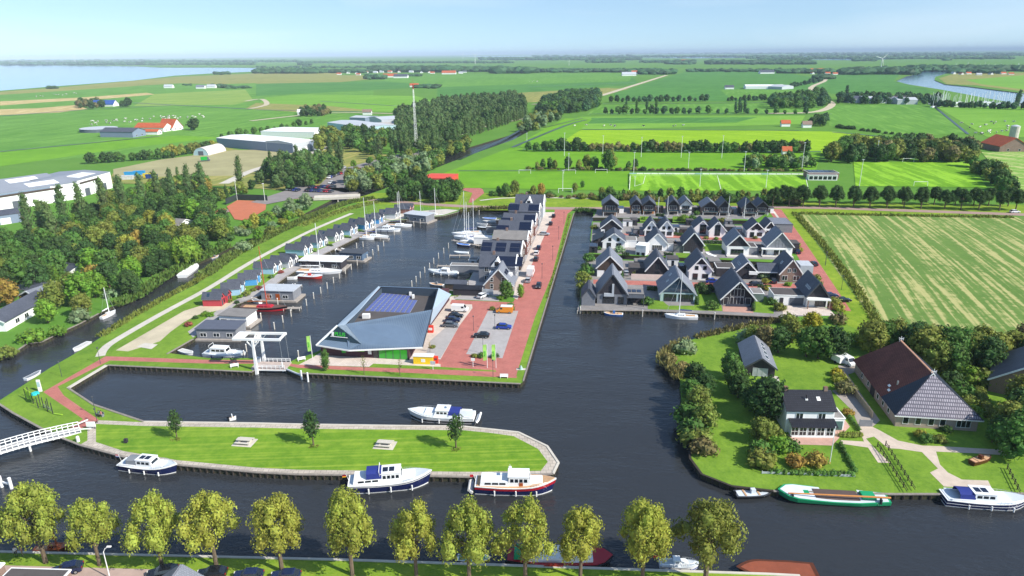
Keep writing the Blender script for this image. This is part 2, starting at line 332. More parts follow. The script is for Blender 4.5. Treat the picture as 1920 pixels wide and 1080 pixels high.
def wsheet(name, pts, mat):
    me = bpy.data.meshes.new(name); me.from_pydata(pts, [], [tuple(range(len(pts)))]); me.materials.append(mat); me.update(); return tag(link(name, me), kind='structure')
wsheet('canal_water', [(-600, 20, 0), (600, 20, 0), (600, 1400, 0), (-600, 1400, 0)], WATER)
wsheet('lake_water', [(-30000, 1420, 0), (-150, 1420, 0), (-150, 16000, 0), (-30000, 16000, 0)], LAKE)
wsheet('river_water', [(600.5, 900, 0), (8000, 900, 0), (8000, 9000, 0), (600.5, 9000, 0)], RIVER)

# ------------------------------------------------------------ fields and lawns (each a sheet of its own)
_fi = 0
def fm(n, a, b, sc=(0.004, 0.03, 0.3), **k):
    global _fi; _fi += 1
    def mixc(f): x = [int(a[i:i + 2], 16) for i in (1, 3, 5)]; y = [int(b[i:i + 2], 16) for i in (1, 3, 5)]; return '#' + ''.join('%02x' % max(0, min(255, int(x[i] + (y[i] - x[i]) * f))) for i in range(3))
    return groundmat(n, mixc(-.4), mixc(1.2), sc, stripe=((-.3, .25, .9, -1.2, 3.0)[_fi % 5], 0.0, 600, (7.0, 9.0, 12.0)[_fi % 3], mixc(1.9), 0.46, 0.72), amp=0.8, **k)
F_MID = fm('meadow_mid', '#56862f', '#67953a'); F_DK = fm('meadow_dark', '#487a33', '#55873b'); F_LIME = fm('meadow_lime', '#7fa816', '#90b622'); F_BR = fm('meadow_bright', '#66962f', '#78a63a')
F_TAN = fm('stubble_tan', '#b5a069', '#c4b07a'); F_BRN = fm('dry_meadow', '#7f8845', '#939350'); F_OLV = fm('meadow_olive', '#75963f', '#8aa34a')
F_PITCH = groundmat('pitch_grass', '#619320', '#76a628', (0.01, 0.08, 0.6)); F_PITS = groundmat('striped_pitch', '#64961f','#74a226', (0.01, 0.1, 0.8), stripe=(0.1, 0.0, 330, 9.0, '#8cbc33', 0.45, 0.6))
F_MOWN = groundmat('mown_hayfield', '#5d7c39', '#708c45', (0.008, 0.08, 0.7), stripe=(0.33, 0.0004, 165, 2.6, '#b2ae72', 0.46, 0.64)); F_MOWN2 = groundmat('mown_hayfield_far', '#6d9a3a', '#80a848', (0.006, 0.06, 0.5), stripe=(-0.7, 0.0, 400, 6.0, '#b9bb7c', 0.48, 0.62))
DITCH = M('ditch_water', '#2a3524', rough=0.3, var=0.3, sc=0.05)
k = 0
for pts, m in [
 ([(-300, 250), (0, 175), (100, 167), (260, 157), (420, 155), (700, 158), (700, 250), (300, 285), (-300, 330)], F_MID),
 ([(-300, 200), (0, 172), (110, 164), (330, 144), (470, 138), (640, 136), (640, 142), (470, 146), (340, 156), (0, 178), (-300, 212)], F_BRN),
 ([(0, 180), (120, 172), (270, 160), (430, 152), (640, 150), (640, 158), (440, 166), (290, 175), (0, 190)], F_MID),
 ([(0, 190), (60, 188), (25, 189), (150, 183), (275, 174), (292, 177), (200, 185), (80, 192), (0, 198)], F_TAN),
 ([(-200, 210), (0, 205), (70, 203), (140, 197), (165, 204), (110, 211), (0, 216), (-200, 228)], F_TAN),
 ([(290, 176), (460, 168), (475, 188), (440, 196), (250, 199)], F_OLV), ([(340, 154), (480, 143), (480, 156), (400, 158), (290, 155)], F_BRN),
 ([(-200, 262), (0, 232), (200, 215), (460, 205), (460, 222), (220, 262), (0, 284), (-200, 305)], F_MID),
 ([(-200, 305), (0, 285), (200, 264), (330, 254), (420, 258), (250, 276), (0, 312), (-200, 335)], F_PITCH),
 ([(497, 183), (560, 177), (780, 180), (815, 190), (790, 200), (740, 210), (600, 207), (480, 200)], F_BR), ([(480, 193), (620, 199), (700, 208), (560, 210), (460, 204)], F_BRN),
 ([(490, 168), (560, 162), (600, 161), (618, 164), (560, 169)], F_TAN), ([(480, 157), (760, 152), (830, 162), (640, 172), (480, 180)], F_DK), ([(480, 141), (680, 141), (690, 149), (640, 154), (480, 157)], F_BRN),
 ([(820, 164), (1180, 140), (1200, 158), (1000, 172), (930, 184), (820, 182)], F_DK), ([(700, 141), (1190, 137), (1180, 152), (830, 163), (700, 150)], F_MID),
 ([(940, 186), (975, 174), (1140, 165), (1180, 167), (1120, 178), (1060, 190), (985, 192)], F_BRN),
 ([(1150, 176), (1290, 133), (1450, 133), (1540, 148), (1520, 180), (1390, 190), (1160, 190)], F_DK), ([(1350, 168), (1500, 168), (1540, 186), (1370, 186)], F_MID),
 ([(1120, 197), (1550, 192), (1560, 213), (1100, 216)], F_MID), ([(1090, 219), (1510, 217), (1500, 233), (1120, 243), (1010, 243)], F_BR), ([(1110, 221), (1420, 220), (1380, 230), (1100, 232)], F_DK),
 ([(1045, 275), (1060, 256), (1090, 244), (1440, 245), (1565, 247), (1650, 258), (1550, 290), (1440, 277)], F_LIME), ([(985, 262), (1060, 222), (1110, 224), (1085, 246), (1045, 272), (975, 276)], F_PITCH),
 ([(1545, 200), (1660, 192), (1740, 196), (1820, 250), (1700, 256), (1555, 236)], F_MID), ([(1750, 197), (1960, 204), (2100, 260), (1850, 257)], F_BR), ([(1550, 136), (1690, 137), (1675, 152), (1760, 172), (1740, 176), (1560, 176), (1530, 160)], F_DK),
 ([(1775, 158), (1760, 147), (1790, 138), (1920, 136), (2100, 150), (2100, 190), (1920, 172), (1830, 160)], F_BRN), ([(1810, 150), (1920, 141), (2000, 160), (1920, 168), (1840, 158)], F_BR),
 ([(980, 281), (1540, 283), (1530, 320), (880, 322), (900, 300)], F_PITCH), ([(870, 322), (1180, 321), (1182, 330), (1178, 358), (830, 352)], F_PITCH), ([(1180, 327), (1510, 328), (1516, 358), (1178, 358)], F_PITS),
 ([(1600, 304), (1820, 305), (1850, 352), (1604, 349)], F_PITS), ([(1840, 286), (1990, 282), (2100, 390), (1905, 360)], F_MOWN2), ([(820, 330), (960, 276), (1000, 282), (900, 322), (860, 346)], F_PITCH),
 ([(1492, 402), (1920, 407), (2150, 412), (2150, 660), (1920, 640), (1800, 634), (1652, 622)], F_MOWN),
 ]:
    k += 1; sheet('field', pts, m, dz=0.02 if m is F_MOWN else 0.005 * k + 0.02)
for pts in ([(860, 106), (1000, 104.3), (1160, 102.6), (1160, 103.8), (1000, 105.8), (900, 107)], [(1180, 109), (1400, 105.5), (1500, 104.5), (1560, 107), (1400, 108.5), (1300, 109.5)], [(1500, 112), (1640, 108), (1780, 107), (1700, 110.5), (1600, 113)]): sheet('far_lake', pts, LAKE, 0.5)
# tidy lawns round the basin
for nm, pts, m, dz in [
 ('lawn', [(-3, 754), (45, 722), (93, 691), (137, 666), (173, 644), (185, 636), (208, 621), (250, 596), (300, 567), (370, 533), (437, 484), (500, 452), (574, 414), (634, 388), (700, 380), (830, 402), (731, 413), (670, 444), (602, 477), (538, 516), (491, 551), (444, 569), (362, 634), (316, 662), (396, 672), (480, 671), (480, 690), (472, 697), (396, 693), (200, 684), (128, 728), (175, 758), (270, 790), (180, 829), (150, 834), (117, 821), (80, 804), (25, 774), (-3, 756)], GRASS, 0.008),
 ('lawn', [(538, 693), (560, 699), (976, 719), (980, 714), (1075, 401), (1064, 400), (970, 697), (940, 700), (560, 684)], GRASS, 0.008),
 ('lawn', [(692, 689), (700, 681), (825, 688), (930, 695), (930, 697), (825, 693)], GRASS, 0.03),
 ('lawn', [(540, 681), (556, 673), (590, 668), (584, 676), (560, 684)], GRASS, 0.03),
 ('lawn', [(1302, 636), (1334, 628), (1451, 607), (1490, 600), (1620, 600), (1680, 640), (1990, 660), (2200, 800), (2200, 928), (1920, 925), (1770, 926), (1669, 926), (1450, 920), (1372, 911), (1316, 889), (1295, 859), (1295, 838), (1280, 785), (1276, 710), (1242, 672), (1266, 651)], GRASS, 0.008),
 ('lawn', [(1470, 396), (1492, 400), (1652, 622), (1640, 632), (1590, 610), (1580, 588)], LAWN2, 0.012),
 ('lawn', [(-700, 1014), (0, 1036), (640, 1051), (940, 1061), (1440, 1078), (1500, 1082), (2300, 1122), (2300, 1400), (-700, 1400)], LAWN2, 0.008),
 ('lawn', [(640, 379), (900, 394), (1090, 395), (1490, 399), (1930, 404), (1930, 384), (1490, 378), (1100, 370), (860, 360), (700, 362)], LAWN2, 0.01),
 ]: sheet(nm, pts, m, dz)
# villa park ground: pavers with gardens
VPAV = brickmat('villa_pavers', '#8b8784', '#95918d', '#74706d', 0.6, 0.3, rot=R(-7.1), big=0.16)
sheet('villa_park_paving', [(1116, 402), (1110, 408), (1418, 411), (1440, 398), (1452, 393), (1120, 392)], VPAV, 0.02)
sheet('villa_park_paving', [(1112, 417), (1300, 420), (1420, 424), (1448, 420), (1490, 488), (1300, 482), (1106, 474)], VPAV, 0.02)
sheet('villa_park_paving', [(1103, 486), (1300, 493), (1480, 502), (1560, 592), (1462, 594), (1212, 582), (1088, 581), (1090, 528)], VPAV, 0.02)
z8 = zc(1060, 340, 3.43)
for pts in ([(180, 660), (560, 670), (1000, 690), (1350, 700), (1650, 690), (1650, 660), (1000, 655), (180, 632)], [(360, 345), (900, 375), (1450, 395), (1450, 375), (900, 352), (360, 335)]):
    sheet('brick_lane', [z8(*p) for p in pts], BRICKP, 0.034)
for pts in ([(530, 765), (620, 765), (660, 800), (830, 800), (830, 700), (980, 720), (1005, 800), (1010, 835), (530, 822)], [(1200, 760), (1290, 740), (1340, 800), (1340, 852), (1205, 842)], [(710, 460), (800, 462), (805, 490), (710, 486)], [(890, 402), (1030, 405), (1030, 440), (900, 450)], [(1420, 640), (1470, 640), (1450, 675), (1400, 672)], [(480, 225), (560, 228), (560, 262), (480, 258)], [(690, 225), (800, 228), (800, 262), (690, 262)]):
    sheet('garden_lawn', [z8(*p) for p in pts], GRASS, 0.05)
sheet('terrace', [z8(*p) for p in [(1012, 800), (1205, 805), (1210, 848), (1012, 838)]], M('terracotta_terrace', '#bd9484', var=0.1), 0.054)
sheet('terrace', [z8(*p) for p in [(1395, 800), (1690, 815), (1740, 866), (1400, 860)]], PALEP, 0.054)

# ------------------------------------------------------------ roads, paths, quays
sheet('quay_road', [(847, 562), (962, 567), (982, 530), (1015, 455), (1040, 398), (1040, 390), (1078, 391), (1064, 401), (1035, 516), (1003, 595), (970, 697), (968, 706), (930, 697), (825, 690), (798, 676)], BRICKP, 0.02)
sheet('south_footpath', [(540, 681), (560, 684), (692, 689), (825, 692), (930, 697), (970, 706), (968, 709), (760, 699), (560, 690), (540, 686)], BRICKP, 0.024)
sheet('forecourt', [(585, 671), (600, 662), (770, 672), (826, 683), (826, 688), (700, 682), (692, 688), (560, 684)], PALEP, 0.034)
sheet('market_apron', [(756, 678), (790, 626), (845, 556), (868, 552), (850, 564), (842, 572), (810, 614), (797, 672)], PALEP, 0.012)
sheet('parking_bay', [(915, 583), (972, 583), (942, 672), (874, 664)], GREYP, 0.034)
sheet('parking_bay', [(840, 570), (885, 571), (886, 578), (862, 610), (826, 674), (795, 668), (808, 612)], PALEP, 0.034)
sheet('parking_bay', [(806, 640), (838, 612), (862, 610), (826, 672), (798, 668)], GREYP, 0.05)
sheet('parking_bay', [(849, 561), (864, 551), (935, 557), (936, 565)], GREYP, 0.034)
sheet('row_house_pavement', [(962, 558), (968, 530), (1000, 455), (1022, 398), (1040, 398), (1015, 455), (982, 530), (970, 562)], PALEP, 0.034)
sheet('row_house_yards', [(880, 524), (908, 470), (938, 420), (968, 394), (1022, 398), (1000, 455), (965, 545), (940, 556), (865, 550), (838, 543)], GREYP, 0.016)
sheet('west_footpath', [(482, 682), (396, 682), (206, 676), (108, 725), (120, 742), (185, 787), (178, 796), (146, 805), (130, 803), (156, 786), (81, 735), (198, 668), (396, 675), (482, 675)], BRICKP, 0.02)
sheet('island_path', [(150, 834), (232, 856), (332, 871), (480, 885), (560, 889), (804, 892), (885, 894), (1036, 888), (1046, 868), (1025, 838), (971, 812), (926, 807), (869, 801), (766, 800), (560, 797), (480, 795), (270, 792), (186, 788), (164, 797), (164, 826)], SLABP, 0.02)
sheet('island_lawn', [(180, 829), (232, 846), (332, 863), (480, 877), (560, 881), (804, 884), (885, 885), (1014, 883), (1027, 866), (1009, 842), (963, 818), (920, 812), (869, 807), (766, 806), (560, 804), (480, 802), (270, 799), (180, 795)], GRASSI, 0.04)
strip('gravel_path', [(188, 668), (195, 655), (217, 638), (300, 590), (392, 540), (470, 492), (554, 447), (600, 425), (660, 400)], 2.2, CONC, 0.03)
sheet('gravel_yard', [(217, 657), (290, 615), (345, 583), (420, 560), (440, 566), (420, 580), (372, 590), (345, 604), (320, 622), (300, 640), (270, 650), (240, 659)], SAND, 0.03)
sheet('slab_pad', [(256, 650), (272, 643), (296, 646), (284, 655)], CONC, 0.05)
z6 = zc(340, 350, 5.333)
sheet('marina_terrace', [(362, 633), (352, 622), (420, 573), (478, 545), (528, 508), (590, 472), (660, 440), (722, 412), (733, 414), (670, 445), (602, 478), (538, 517), (491, 552), (444, 570)], GREYP, 0.026)
sheet('boat_yard', [(722, 411), (760, 398), (835, 392), (860, 394), (832, 403), (733, 413)], CONC, 0.03)
strip('distributor_road', [(400, 402), (520, 375), (600, 371), (690, 374), (790, 382), (900, 388), (1080, 391), (1300, 389), (1500, 389), (1700, 395), (1960, 404)], 5.5, M('pinkish_asphalt', '#a58c82', rough=0.9, var=0.1, sc=0.2, spec=0.15), 0.06)
sheet('red_forecourt', [(838, 346), (880, 343), (905, 355), (908, 362), (885, 380), (878, 380), (886, 362), (850, 352)], BRICKP, 0.07)
strip('cycle_path', [(900, 376), (960, 371), (1100, 372), (1250, 377)], 2.0, CONC, 0.07)
strip('villa_road', [(1452, 392), (1485, 440), (1530, 510), (1575, 582)], 6.0, BRICKP, 0.036, smooth=True)
strip('footpath', [(1450, 396), (1475, 430)], 1.0, CONC, 0.06)
# farm yard
sheet('driveway', [z for z in map(lambda p: zc(1200, 560, 2.667)(*p), [(1100, 640), (1160, 640), (1200, 660), (1290, 710), (1410, 735), (1500, 738), (1700, 750), (1920, 760), (1920, 790), (1700, 775), (1480, 765), (1500, 830), (1540, 870), (1610, 905), (1740, 910), (1760, 950), (1520, 940), (1450, 870), (1490, 850), (1410, 768), (1300, 752), (1240, 748), (1170, 690), (1130, 700), (1170, 745), (1250, 822), (1190, 820), (1140, 745), (1000, 725), (1000, 708), (1120, 715), (1090, 640)])], M('sandy_concrete', '#c8b8a6', rough=0.95, var=0.14, sc=0.5, spec=0.1), 0.03)
zf = zc(1200, 560, 2.667)
sheet('driveway', [zf(*p) for p in [(960, 460), (1010, 450), (1000, 370), (990, 335), (1095, 330), (1095, 360), (1040, 380), (1100, 470), (1200, 610), (1165, 640), (1095, 640), (1060, 560)]], M('grey_gravel', '#a39a90', rough=0.95, var=0.14, sc=0.5, spec=0.1), 0.034)
sheet('patio', [zf(*p) for p in [(735, 680), (960, 680), (1020, 600), (1050, 640), (960, 735), (790, 730)]], M('pinkish_patio', '#c09a8a', var=0.12), 0.034)
sheet('barn_apron', [zf(*p) for p in [(640, 380), (690, 390), (710, 450), (690, 475), (660, 460)]], CONC, 0.034)
# front street
sheet('front_street', [(-700, 1048), (0, 1060), (300, 1068), (330, 1090), (330, 1500), (-700, 1500)], M('street_pavers', '#b39c8f', var=0.12, sc=0.5), 0.02)
sheet('front_street', [(330, 1068), (460, 1084), (1400, 1110), (1400, 1400), (330, 1400)], M('street_pavers'), 0.021)
# industrial estate, car park, rural roads
sheet('industrial_yard', [(200, 345), (215, 320), (330, 300), (420, 276), (540, 300), (620, 270), (720, 290), (790, 292), (700, 330), (560, 360), (430, 350), (300, 345)], F_BRN, 0.25)
sheet('sandy_yard', [(212, 318), (300, 300), (440, 282), (560, 280), (600, 300), (500, 318), (440, 330), (300, 332), (215, 338)], M('yard_sand', '#a39d74', rough=0.95, var=0.14, sc=0.05, spec=0.1), 0.26)
strip('estate_road', [(420, 345), (480, 318), (560, 296), (640, 268), (700, 255)], 6, CONC, 0.28)
sheet('car_park', [(595, 352), (625, 322), (720, 296), (770, 285), (800, 288), (750, 318), (690, 345), (650, 362)], ASPH, 0.28)
sheet('car_park', [(470, 380), (560, 350), (680, 355), (668, 366), (560, 372), (500, 384)], ASPH, 0.28)
for pts, wd in ([(1000, 196), (1110, 183), (1180, 163), (1250, 141)], 12), ([(1440, 213), (1530, 210), (1560, 196), (1545, 186)], 10), ([(1545, 190), (1520, 165), (1548, 150), (1530, 140)], 10), ([(470, 227), (620, 212), (760, 214)], 7), ([(460, 190), (490, 186), (500, 196), (470, 204)], 8), ([(880, 214), (960, 206)], 6):
    strip('country_road', pts, wd, SAND, 0.3)
strip('railway_bank_path', [(840, 262), (900, 240), (985, 222)], 5, SAND, 0.3)
for pts, wd in ([(860, 300), (955, 256), (1002, 228), (1010, 214)], 3), ([(1105, 214), (1560, 214)], 3), ([(1130, 195), (1540, 192)], 4), ([(1092, 243), (1500, 245)], 2), ([(1560, 248), (1670, 258)], 3), ([(1748, 197), (1815, 252)], 2.5), ([(980, 281), (1540, 285)], 2.5), ([(860, 321), (1530, 321)], 2), ([(0, 218), (160, 206), (320, 198)], 4), ([(480, 206), (680, 210)], 4), ([(0, 285), (300, 256)], 3), ([(250, 193), (470, 205)], 4), ([(1020, 240), (1092, 222)], 2), ([(600, 190), (760, 200)], 3), ([(990, 163), (1190, 155)], 5), ([(960, 277), (1060, 236), (1100, 225)], 3):
    strip('field_ditch', pts, wd, DITCH, 0.32)
# pitch lines of the football field
WHITE = M('white_paint', '#eceae4', rough=0.5, var=0.04)
PAINT = M('field_marking', '#d6e0c0', rough=0.8, var=0.1)
for pts in ([(1182, 330), (1510, 331)], [(1345, 330), (1352, 357)], [(1182, 330), (1180, 357)], [(1210, 330), (1206, 345), (1190, 350)], [(1510, 331), (1516, 357)]): strip('pitch_line', pts, 0.35, PAINT, 0.3, smooth=False)

# quay walls: timber coping on dark piles, one thing per run of quay
def quay(pts, label, cap=WOODQ, capw=0.45, pile_every=1.3, grp=None):
    P = [G(*p) for p in pts]; t = thing('quay_wall', label, 'quay', P[0], 0, grp); o = P[0]
    Q = [p - o for p in P]; c = MB(); s = MB()
    for i in range(len(Q) - 1):
        a, b = Q[i], Q[i + 1]; d = (b - a); L = d.length; d.normalize(); n = Vector((-d.y, d.x, 0))
        c.bar(a + Vector((0, 0, 0.06)), b + Vector((0, 0, 0.06)), capw, 0.16)
        for sgn in (1, -1):
            pass
        m = max(1, int(L / pile_every))
        for j in range(m):
            q = a + d * ((j + 0.5) * L / m); s.tube([q + Vector((0, 0, -1.9)), q + Vector((0, 0, -0.02))], 0.24, 6)
    c.build('coping', cap, t); tag(s.build('pile_row', PILE, t), kind='stuff')
    return t
quay([(200, 685), (396, 694), (472, 698), (481, 690)], 'timber quay with dark piles below the footpath to the drawbridge')
quay([(128, 728), (200, 685)], 'short stone-edged quay at the left end of the inner basin', capw=0.9, cap=CONC)
quay([(128, 728), (175, 759), (270, 791)], 'thin sloping grass-edge coping beside the fitness lawn')
quay([(270, 791), (480, 794), (560, 796), (766, 799), (869, 800), (926, 806), (972, 811), (1026, 837), (1047, 868), (1037, 889)], 'pale coping round the north side and tip of the grassy island', cap=CONC)
quay([(117, 822), (150, 835), (232, 857), (332, 872), (480, 886), (560, 890), (804, 893), (885, 895), (1037, 889)], 'timber quay on piles along the south side of the grassy island')
quay([(-3, 757), (25, 775), (80, 805), (117, 822)], 'dark timber quay left of the white footbridge')
quay([(560, 700), (976, 720)], 'long timber quay on dark piles in front of the supermarket')
quay([(981, 715), (1076, 400)], 'straight quay edge along the brick quay road', capw=0.35)
quay([(1087, 582), (1212, 583), (1462, 595), (1490, 597)], 'timber quay below the front row of villas')
quay([(313, 664), (362, 636)], 'timber edge of the little harbour basin behind the footpath')
quay([(444, 571), (491, 553), (538, 518), (602, 479), (670, 446), (731, 415), (832, 405), (861, 397)], 'marina quay edge in front of the small holiday cottages')
quay([(1294, 838), (1294, 860), (1316, 890), (1372, 912), (1450, 921)], 'curved black timber edge at the corner of the farm lawn', cap=PILE)
quay([(1450, 921), (1669, 927), (1770, 927), (1920, 926)], 'timber quay edge below the farm lawn behind the green barge')
quay([(-60, 1034), (0, 1035), (640, 1050), (940, 1060), (1440, 1077), (1500, 1080)], 'pale quay edge along the tree-lined front bank', cap=CONC, capw=0.4)
quay([(0, 669), (21, 665), (52, 644), (77, 642), (117, 622), (150, 607), (185, 588)], 'timber garden edge along the far side of the left canal')
# ------------------------------------------------------------ vegetation
LEAF = leafmat(); BARK = M('bark', '#6b5d4b', rough=0.95, var=0.3, sc=2.0)
def _ico():
    t = (1 + 5 ** 0.5) / 2
    v = np.array([(-1, t, 0), (1, t, 0), (-1, -t, 0), (1, -t, 0), (0, -1, t), (0, 1, t), (0, -1, -t), (0, 1, -t), (t, 0, -1), (t, 0, 1), (-t, 0, -1), (-t, 0, 1)], float); v /= np.linalg.norm(v[0])
    f = [(0, 11, 5), (0, 5, 1), (0, 1, 7), (0, 7, 10), (0, 10, 11), (1, 5, 9), (5, 11, 4), (11, 10, 2), (10, 7, 6), (7, 1, 8), (3, 9, 4), (3, 4, 2), (3, 2, 6), (3, 6, 8), (3, 8, 9), (4, 9, 5), (2, 4, 11), (6, 2, 10), (8, 6, 7), (9, 8, 1)]
    return v, np.array(f)
ICO_V, ICO_F = _ico()
def crown_data(lobes, dens, size, seed, up=0.25, core=0.70, quad=True, flat=1.0):
    """lobes (x,y,z,r[,zscale]) -> vertices, faces: a dented core in each lobe under a shell of leaf-sized faces"""
    g = np.random.default_rng(seed); V = []; F = []; n0 = 0
    L = np.array([(l + (1.0,))[:5] if len(l) < 5 else l for l in lobes], float)
    for x, y, z, r, zs in L:
        if core:
            q = ICO_V * (core * r * (0.8 + 0.35 * g.random((12, 1)))); q = q * (1, 1, zs) + (x, y, z); V.append(q); F += [tuple(f + n0) for f in ICO_F]; n0 += 12
        n = max(4, int(dens * r * r * zs ** 0.6)); d = g.normal(size=(n, 3)); d[:, 2] += up; d /= np.linalg.norm(d, axis=1)[:, None]
        p = d * (r * (0.72 + 0.40 * g.random((n, 1)))) * (1, 1, zs) + (x, y, z)
        ok = np.ones(n, bool)
        for x2, y2, z2, r2, zs2 in L:
            if (x2, y2, z2) != (x, y, z): ok &= (((p - (x2, y2, z2)) / (1, 1, zs2)) ** 2).sum(1) > (0.70 * r2) ** 2
        p = p[ok]; d = d[ok]; n = len(p)
        if not n: continue
        nr = d + g.normal(scale=0.55, size=(n, 3)); nr /= np.linalg.norm(nr, axis=1)[:, None]
        a = np.cross(nr, g.normal(size=(n, 3))); a /= np.linalg.norm(a, axis=1)[:, None]; b = np.cross(nr, a)
        s = size * (0.6 + 0.8 * g.random((n, 1)))
        q = np.stack([p - a * s, p - b * s * 0.62, p + a * s, p + b * s * 0.62], 1).reshape(-1, 3)
        V.append(q); F += [(n0 + 4 * i, n0 + 4 * i + 1, n0 + 4 * i + 2, n0 + 4 * i + 3) for i in range(n)]; n0 += 4 * n
    return np.concatenate(V), F
def lobes_round(g, h, w, base, n, r):
    """clumps through a domed crown"""
    L = []
    for i in range(n):
        t = (i + 0.5) / n; z = base + (h - base) * (0.10 + 0.80 * t)
        prof = math.sin(math.pi * (0.16 + 0.80 * t)) ** 0.7
        a = i * 2.399 + g.random() * 0.8; q = (w / 2 - r * 0.55) * prof * math.sqrt(0.25 + 0.75 * g.random())
        L.append((q * math.cos(a), q * math.sin(a), z, r * (0.75 + 0.5 * g.random()) * (0.75 + 0.3 * prof)))
    return L
def trunk_mb(h, r, limbs, g):
    m = MB(); m.tube([(0, 0, -0.3), (0.03, 0, h * 0.35), (-0.05, 0.06, h * 0.72)], [r * 1.25, r * 0.9, r * 0.4], 7)
    for i in range(limbs):
        a = i * 2.4 + g.random(); z = h * (0.26 + 0.3 * i / max(1, limbs)); q = h * (0.16 + 0.1 * g.random())
        m.tube([(0, 0, z), (q * 0.6 * math.cos(a), q * 0.6 * math.sin(a), z + h * 0.12), (q * math.cos(a), q * math.sin(a), z + h * 0.25)], [r * 0.5, r * 0.35, r * 0.12], 5)
    return m
TK = {}
def mk_tree(kind, h, lobes, dens, size, seed, tr=0.2, limbs=4, **k):
    V, F = crown_data(lobes, dens, size, seed, **k); g = random.Random(seed)
    me = bpy.data.meshes.new('crown'); me.from_pydata(V.tolist(), [], F); me.materials.append(LEAF); me.update()
    tm = trunk_mb(h, tr, limbs, g); tme = tm.mesh('trunk', BARK)
    cb = MB(); cb.v = V.tolist(); cb.f = list(F); cb.m = [0] * len(F); cb.cur = 1; cb.add(tm.v, tm.f); whole = cb.mesh('tree', LEAF, BARK)
    TK.setdefault(kind, []).append((h, tme, me, whole))
g_ = random.Random(5)
def lobes_cone(g, h, w, base, n, r):
    L = []
    for i in range(n):
        t = (i + .5) / n; prof = min(1, t / .22) ** .6 * (1 - max(0, t - .25) / .95) ** .75; a = i * 2.399 + g.random() * 1.1; q = w / 2 * prof * (.35 + .65 * g.random() ** .6)
        L.append((q * math.cos(a), q * math.sin(a), base + (h - base - .5) * t, r * (.7 + .55 * g.random()) * (.62 + .45 * prof)))
    return L
for i in range(5): mk_tree('street', 9.0, lobes_cone(g_, 9.0 + .5 * g_.random(), 6.6 + 1.6 * g_.random(), 3.5 + .5 * g_.random(), 26 + 3 * (i % 3), 1.25), 150, 0.145, 10 + i, tr=0.26, limbs=6)
for i in range(4): mk_tree('broad', 10.0, lobes_round(g_, 10.0, 8.2, 1.0, 24, 1.75), 20, 0.36, 20 + i, tr=0.3)
for i in range(2): mk_tree('slim', 7.0, [(0.25 * math.cos(j * 2.4) * (1 + (j % 3)), 0.25 * math.sin(j * 2.4) * (1 + (j % 3)), 2.0 + j * 0.34, 0.95 * math.sin(math.pi * (0.2 + 0.72 * j / 13)) + 0.12) for j in range(14)], 110, 0.17, 30 + i, tr=0.12, up=0.6, core=0.5)
for i in range(3): mk_tree('poplar', 16.0, [(0.9 * math.cos(j * 2.4) * g_.random(), 0.9 * math.sin(j * 2.4) * g_.random(), 1.8 + j * 0.82, (1.05 + 1.0 * math.sin(math.pi * (0.12 + 0.84 * j / 16)))) for j in range(17)], 17, 0.34, 40 + i, tr=0.3, up=0.8)
for i in range(3): mk_tree('bush', 3.0, [(1.5 * math.cos(j * 2.4) * math.sqrt(j / 9), 1.5 * math.sin(j * 2.4) * math.sqrt(j / 9), 0.7 + 0.9 * g_.random() * (1 - j / 14), 0.75 + 0.35 * g_.random()) for j in range(10)], 46, 0.22, 50 + i, tr=0.08, limbs=3)
for i in range(2): mk_tree('willow', 8.0, lobes_round(g_, 7.4, 9.0, 2.8, 16, 1.8) + [(3.6 * math.cos(j * 0.8), 3.6 * math.sin(j * 0.8), 2.6, 0.9, 2.2) for j in range(8)], 26, 0.30, 60 + i, tr=0.35)
mk_tree('conifer', 8.0, [(0, 0, 0.7 + j * 0.62, 1.9 * (1 - j / 12.5)) for j in range(12)], 60, 0.22, 70, tr=0.15, limbs=0)
mk_tree('column', 5.5, [(0.25 * math.cos(j * 2.4), 0.25 * math.sin(j * 2.4), 0.75 + j * 0.36, 0.55 + 0.6 * math.sin(math.pi * (0.1 + 0.8 * j / 12))) for j in range(13)], 90, 0.17, 80, tr=0.1, limbs=0, up=0.6)
mk_tree('sapling', 5.0, [(0.3 * math.cos(j * 2.4), 0.3 * math.sin(j * 2.4), 2.0 + j * 0.26, 0.42) for j in range(10)], 60, 0.14, 90, tr=0.08, core=0, limbs=5)
TN = {'street': 'street_tree', 'broad': 'broadleaf_tree', 'slim': 'young_tree', 'poplar': 'poplar_tree', 'bush': 'shrub', 'willow': 'willow_tree', 'conifer': 'conifer_tree', 'column': 'columnar_tree', 'sapling': 'young_tree'}
CATN = {'bush': 'shrub'}
PAL = {'dark': '#415c2c', 'mid': '#557833', 'olive': '#7c863a', 'bright': '#6f9430', 'yellow': '#9a9a3c', 'autumn': '#a08a40', 'grey': '#7e9468', 'street': '#9aa040', 'poplar': '#5c7440', 'far': '#466840', 'brown': '#7d774a', 'red': '#96554a'}
_ti = 0
DEFER = []
def tree(kind, p, h, col, label, group=None, parts=True, wide=1.0, var=0.16, name=None):
    if not parts: DEFER.append((kind, G(*p) if len(p) == 2 else Vector(p), h, col, label, group, wide, var)); return None
    return _tree(kind, p, h, col, label, group, True, wide, var, name)
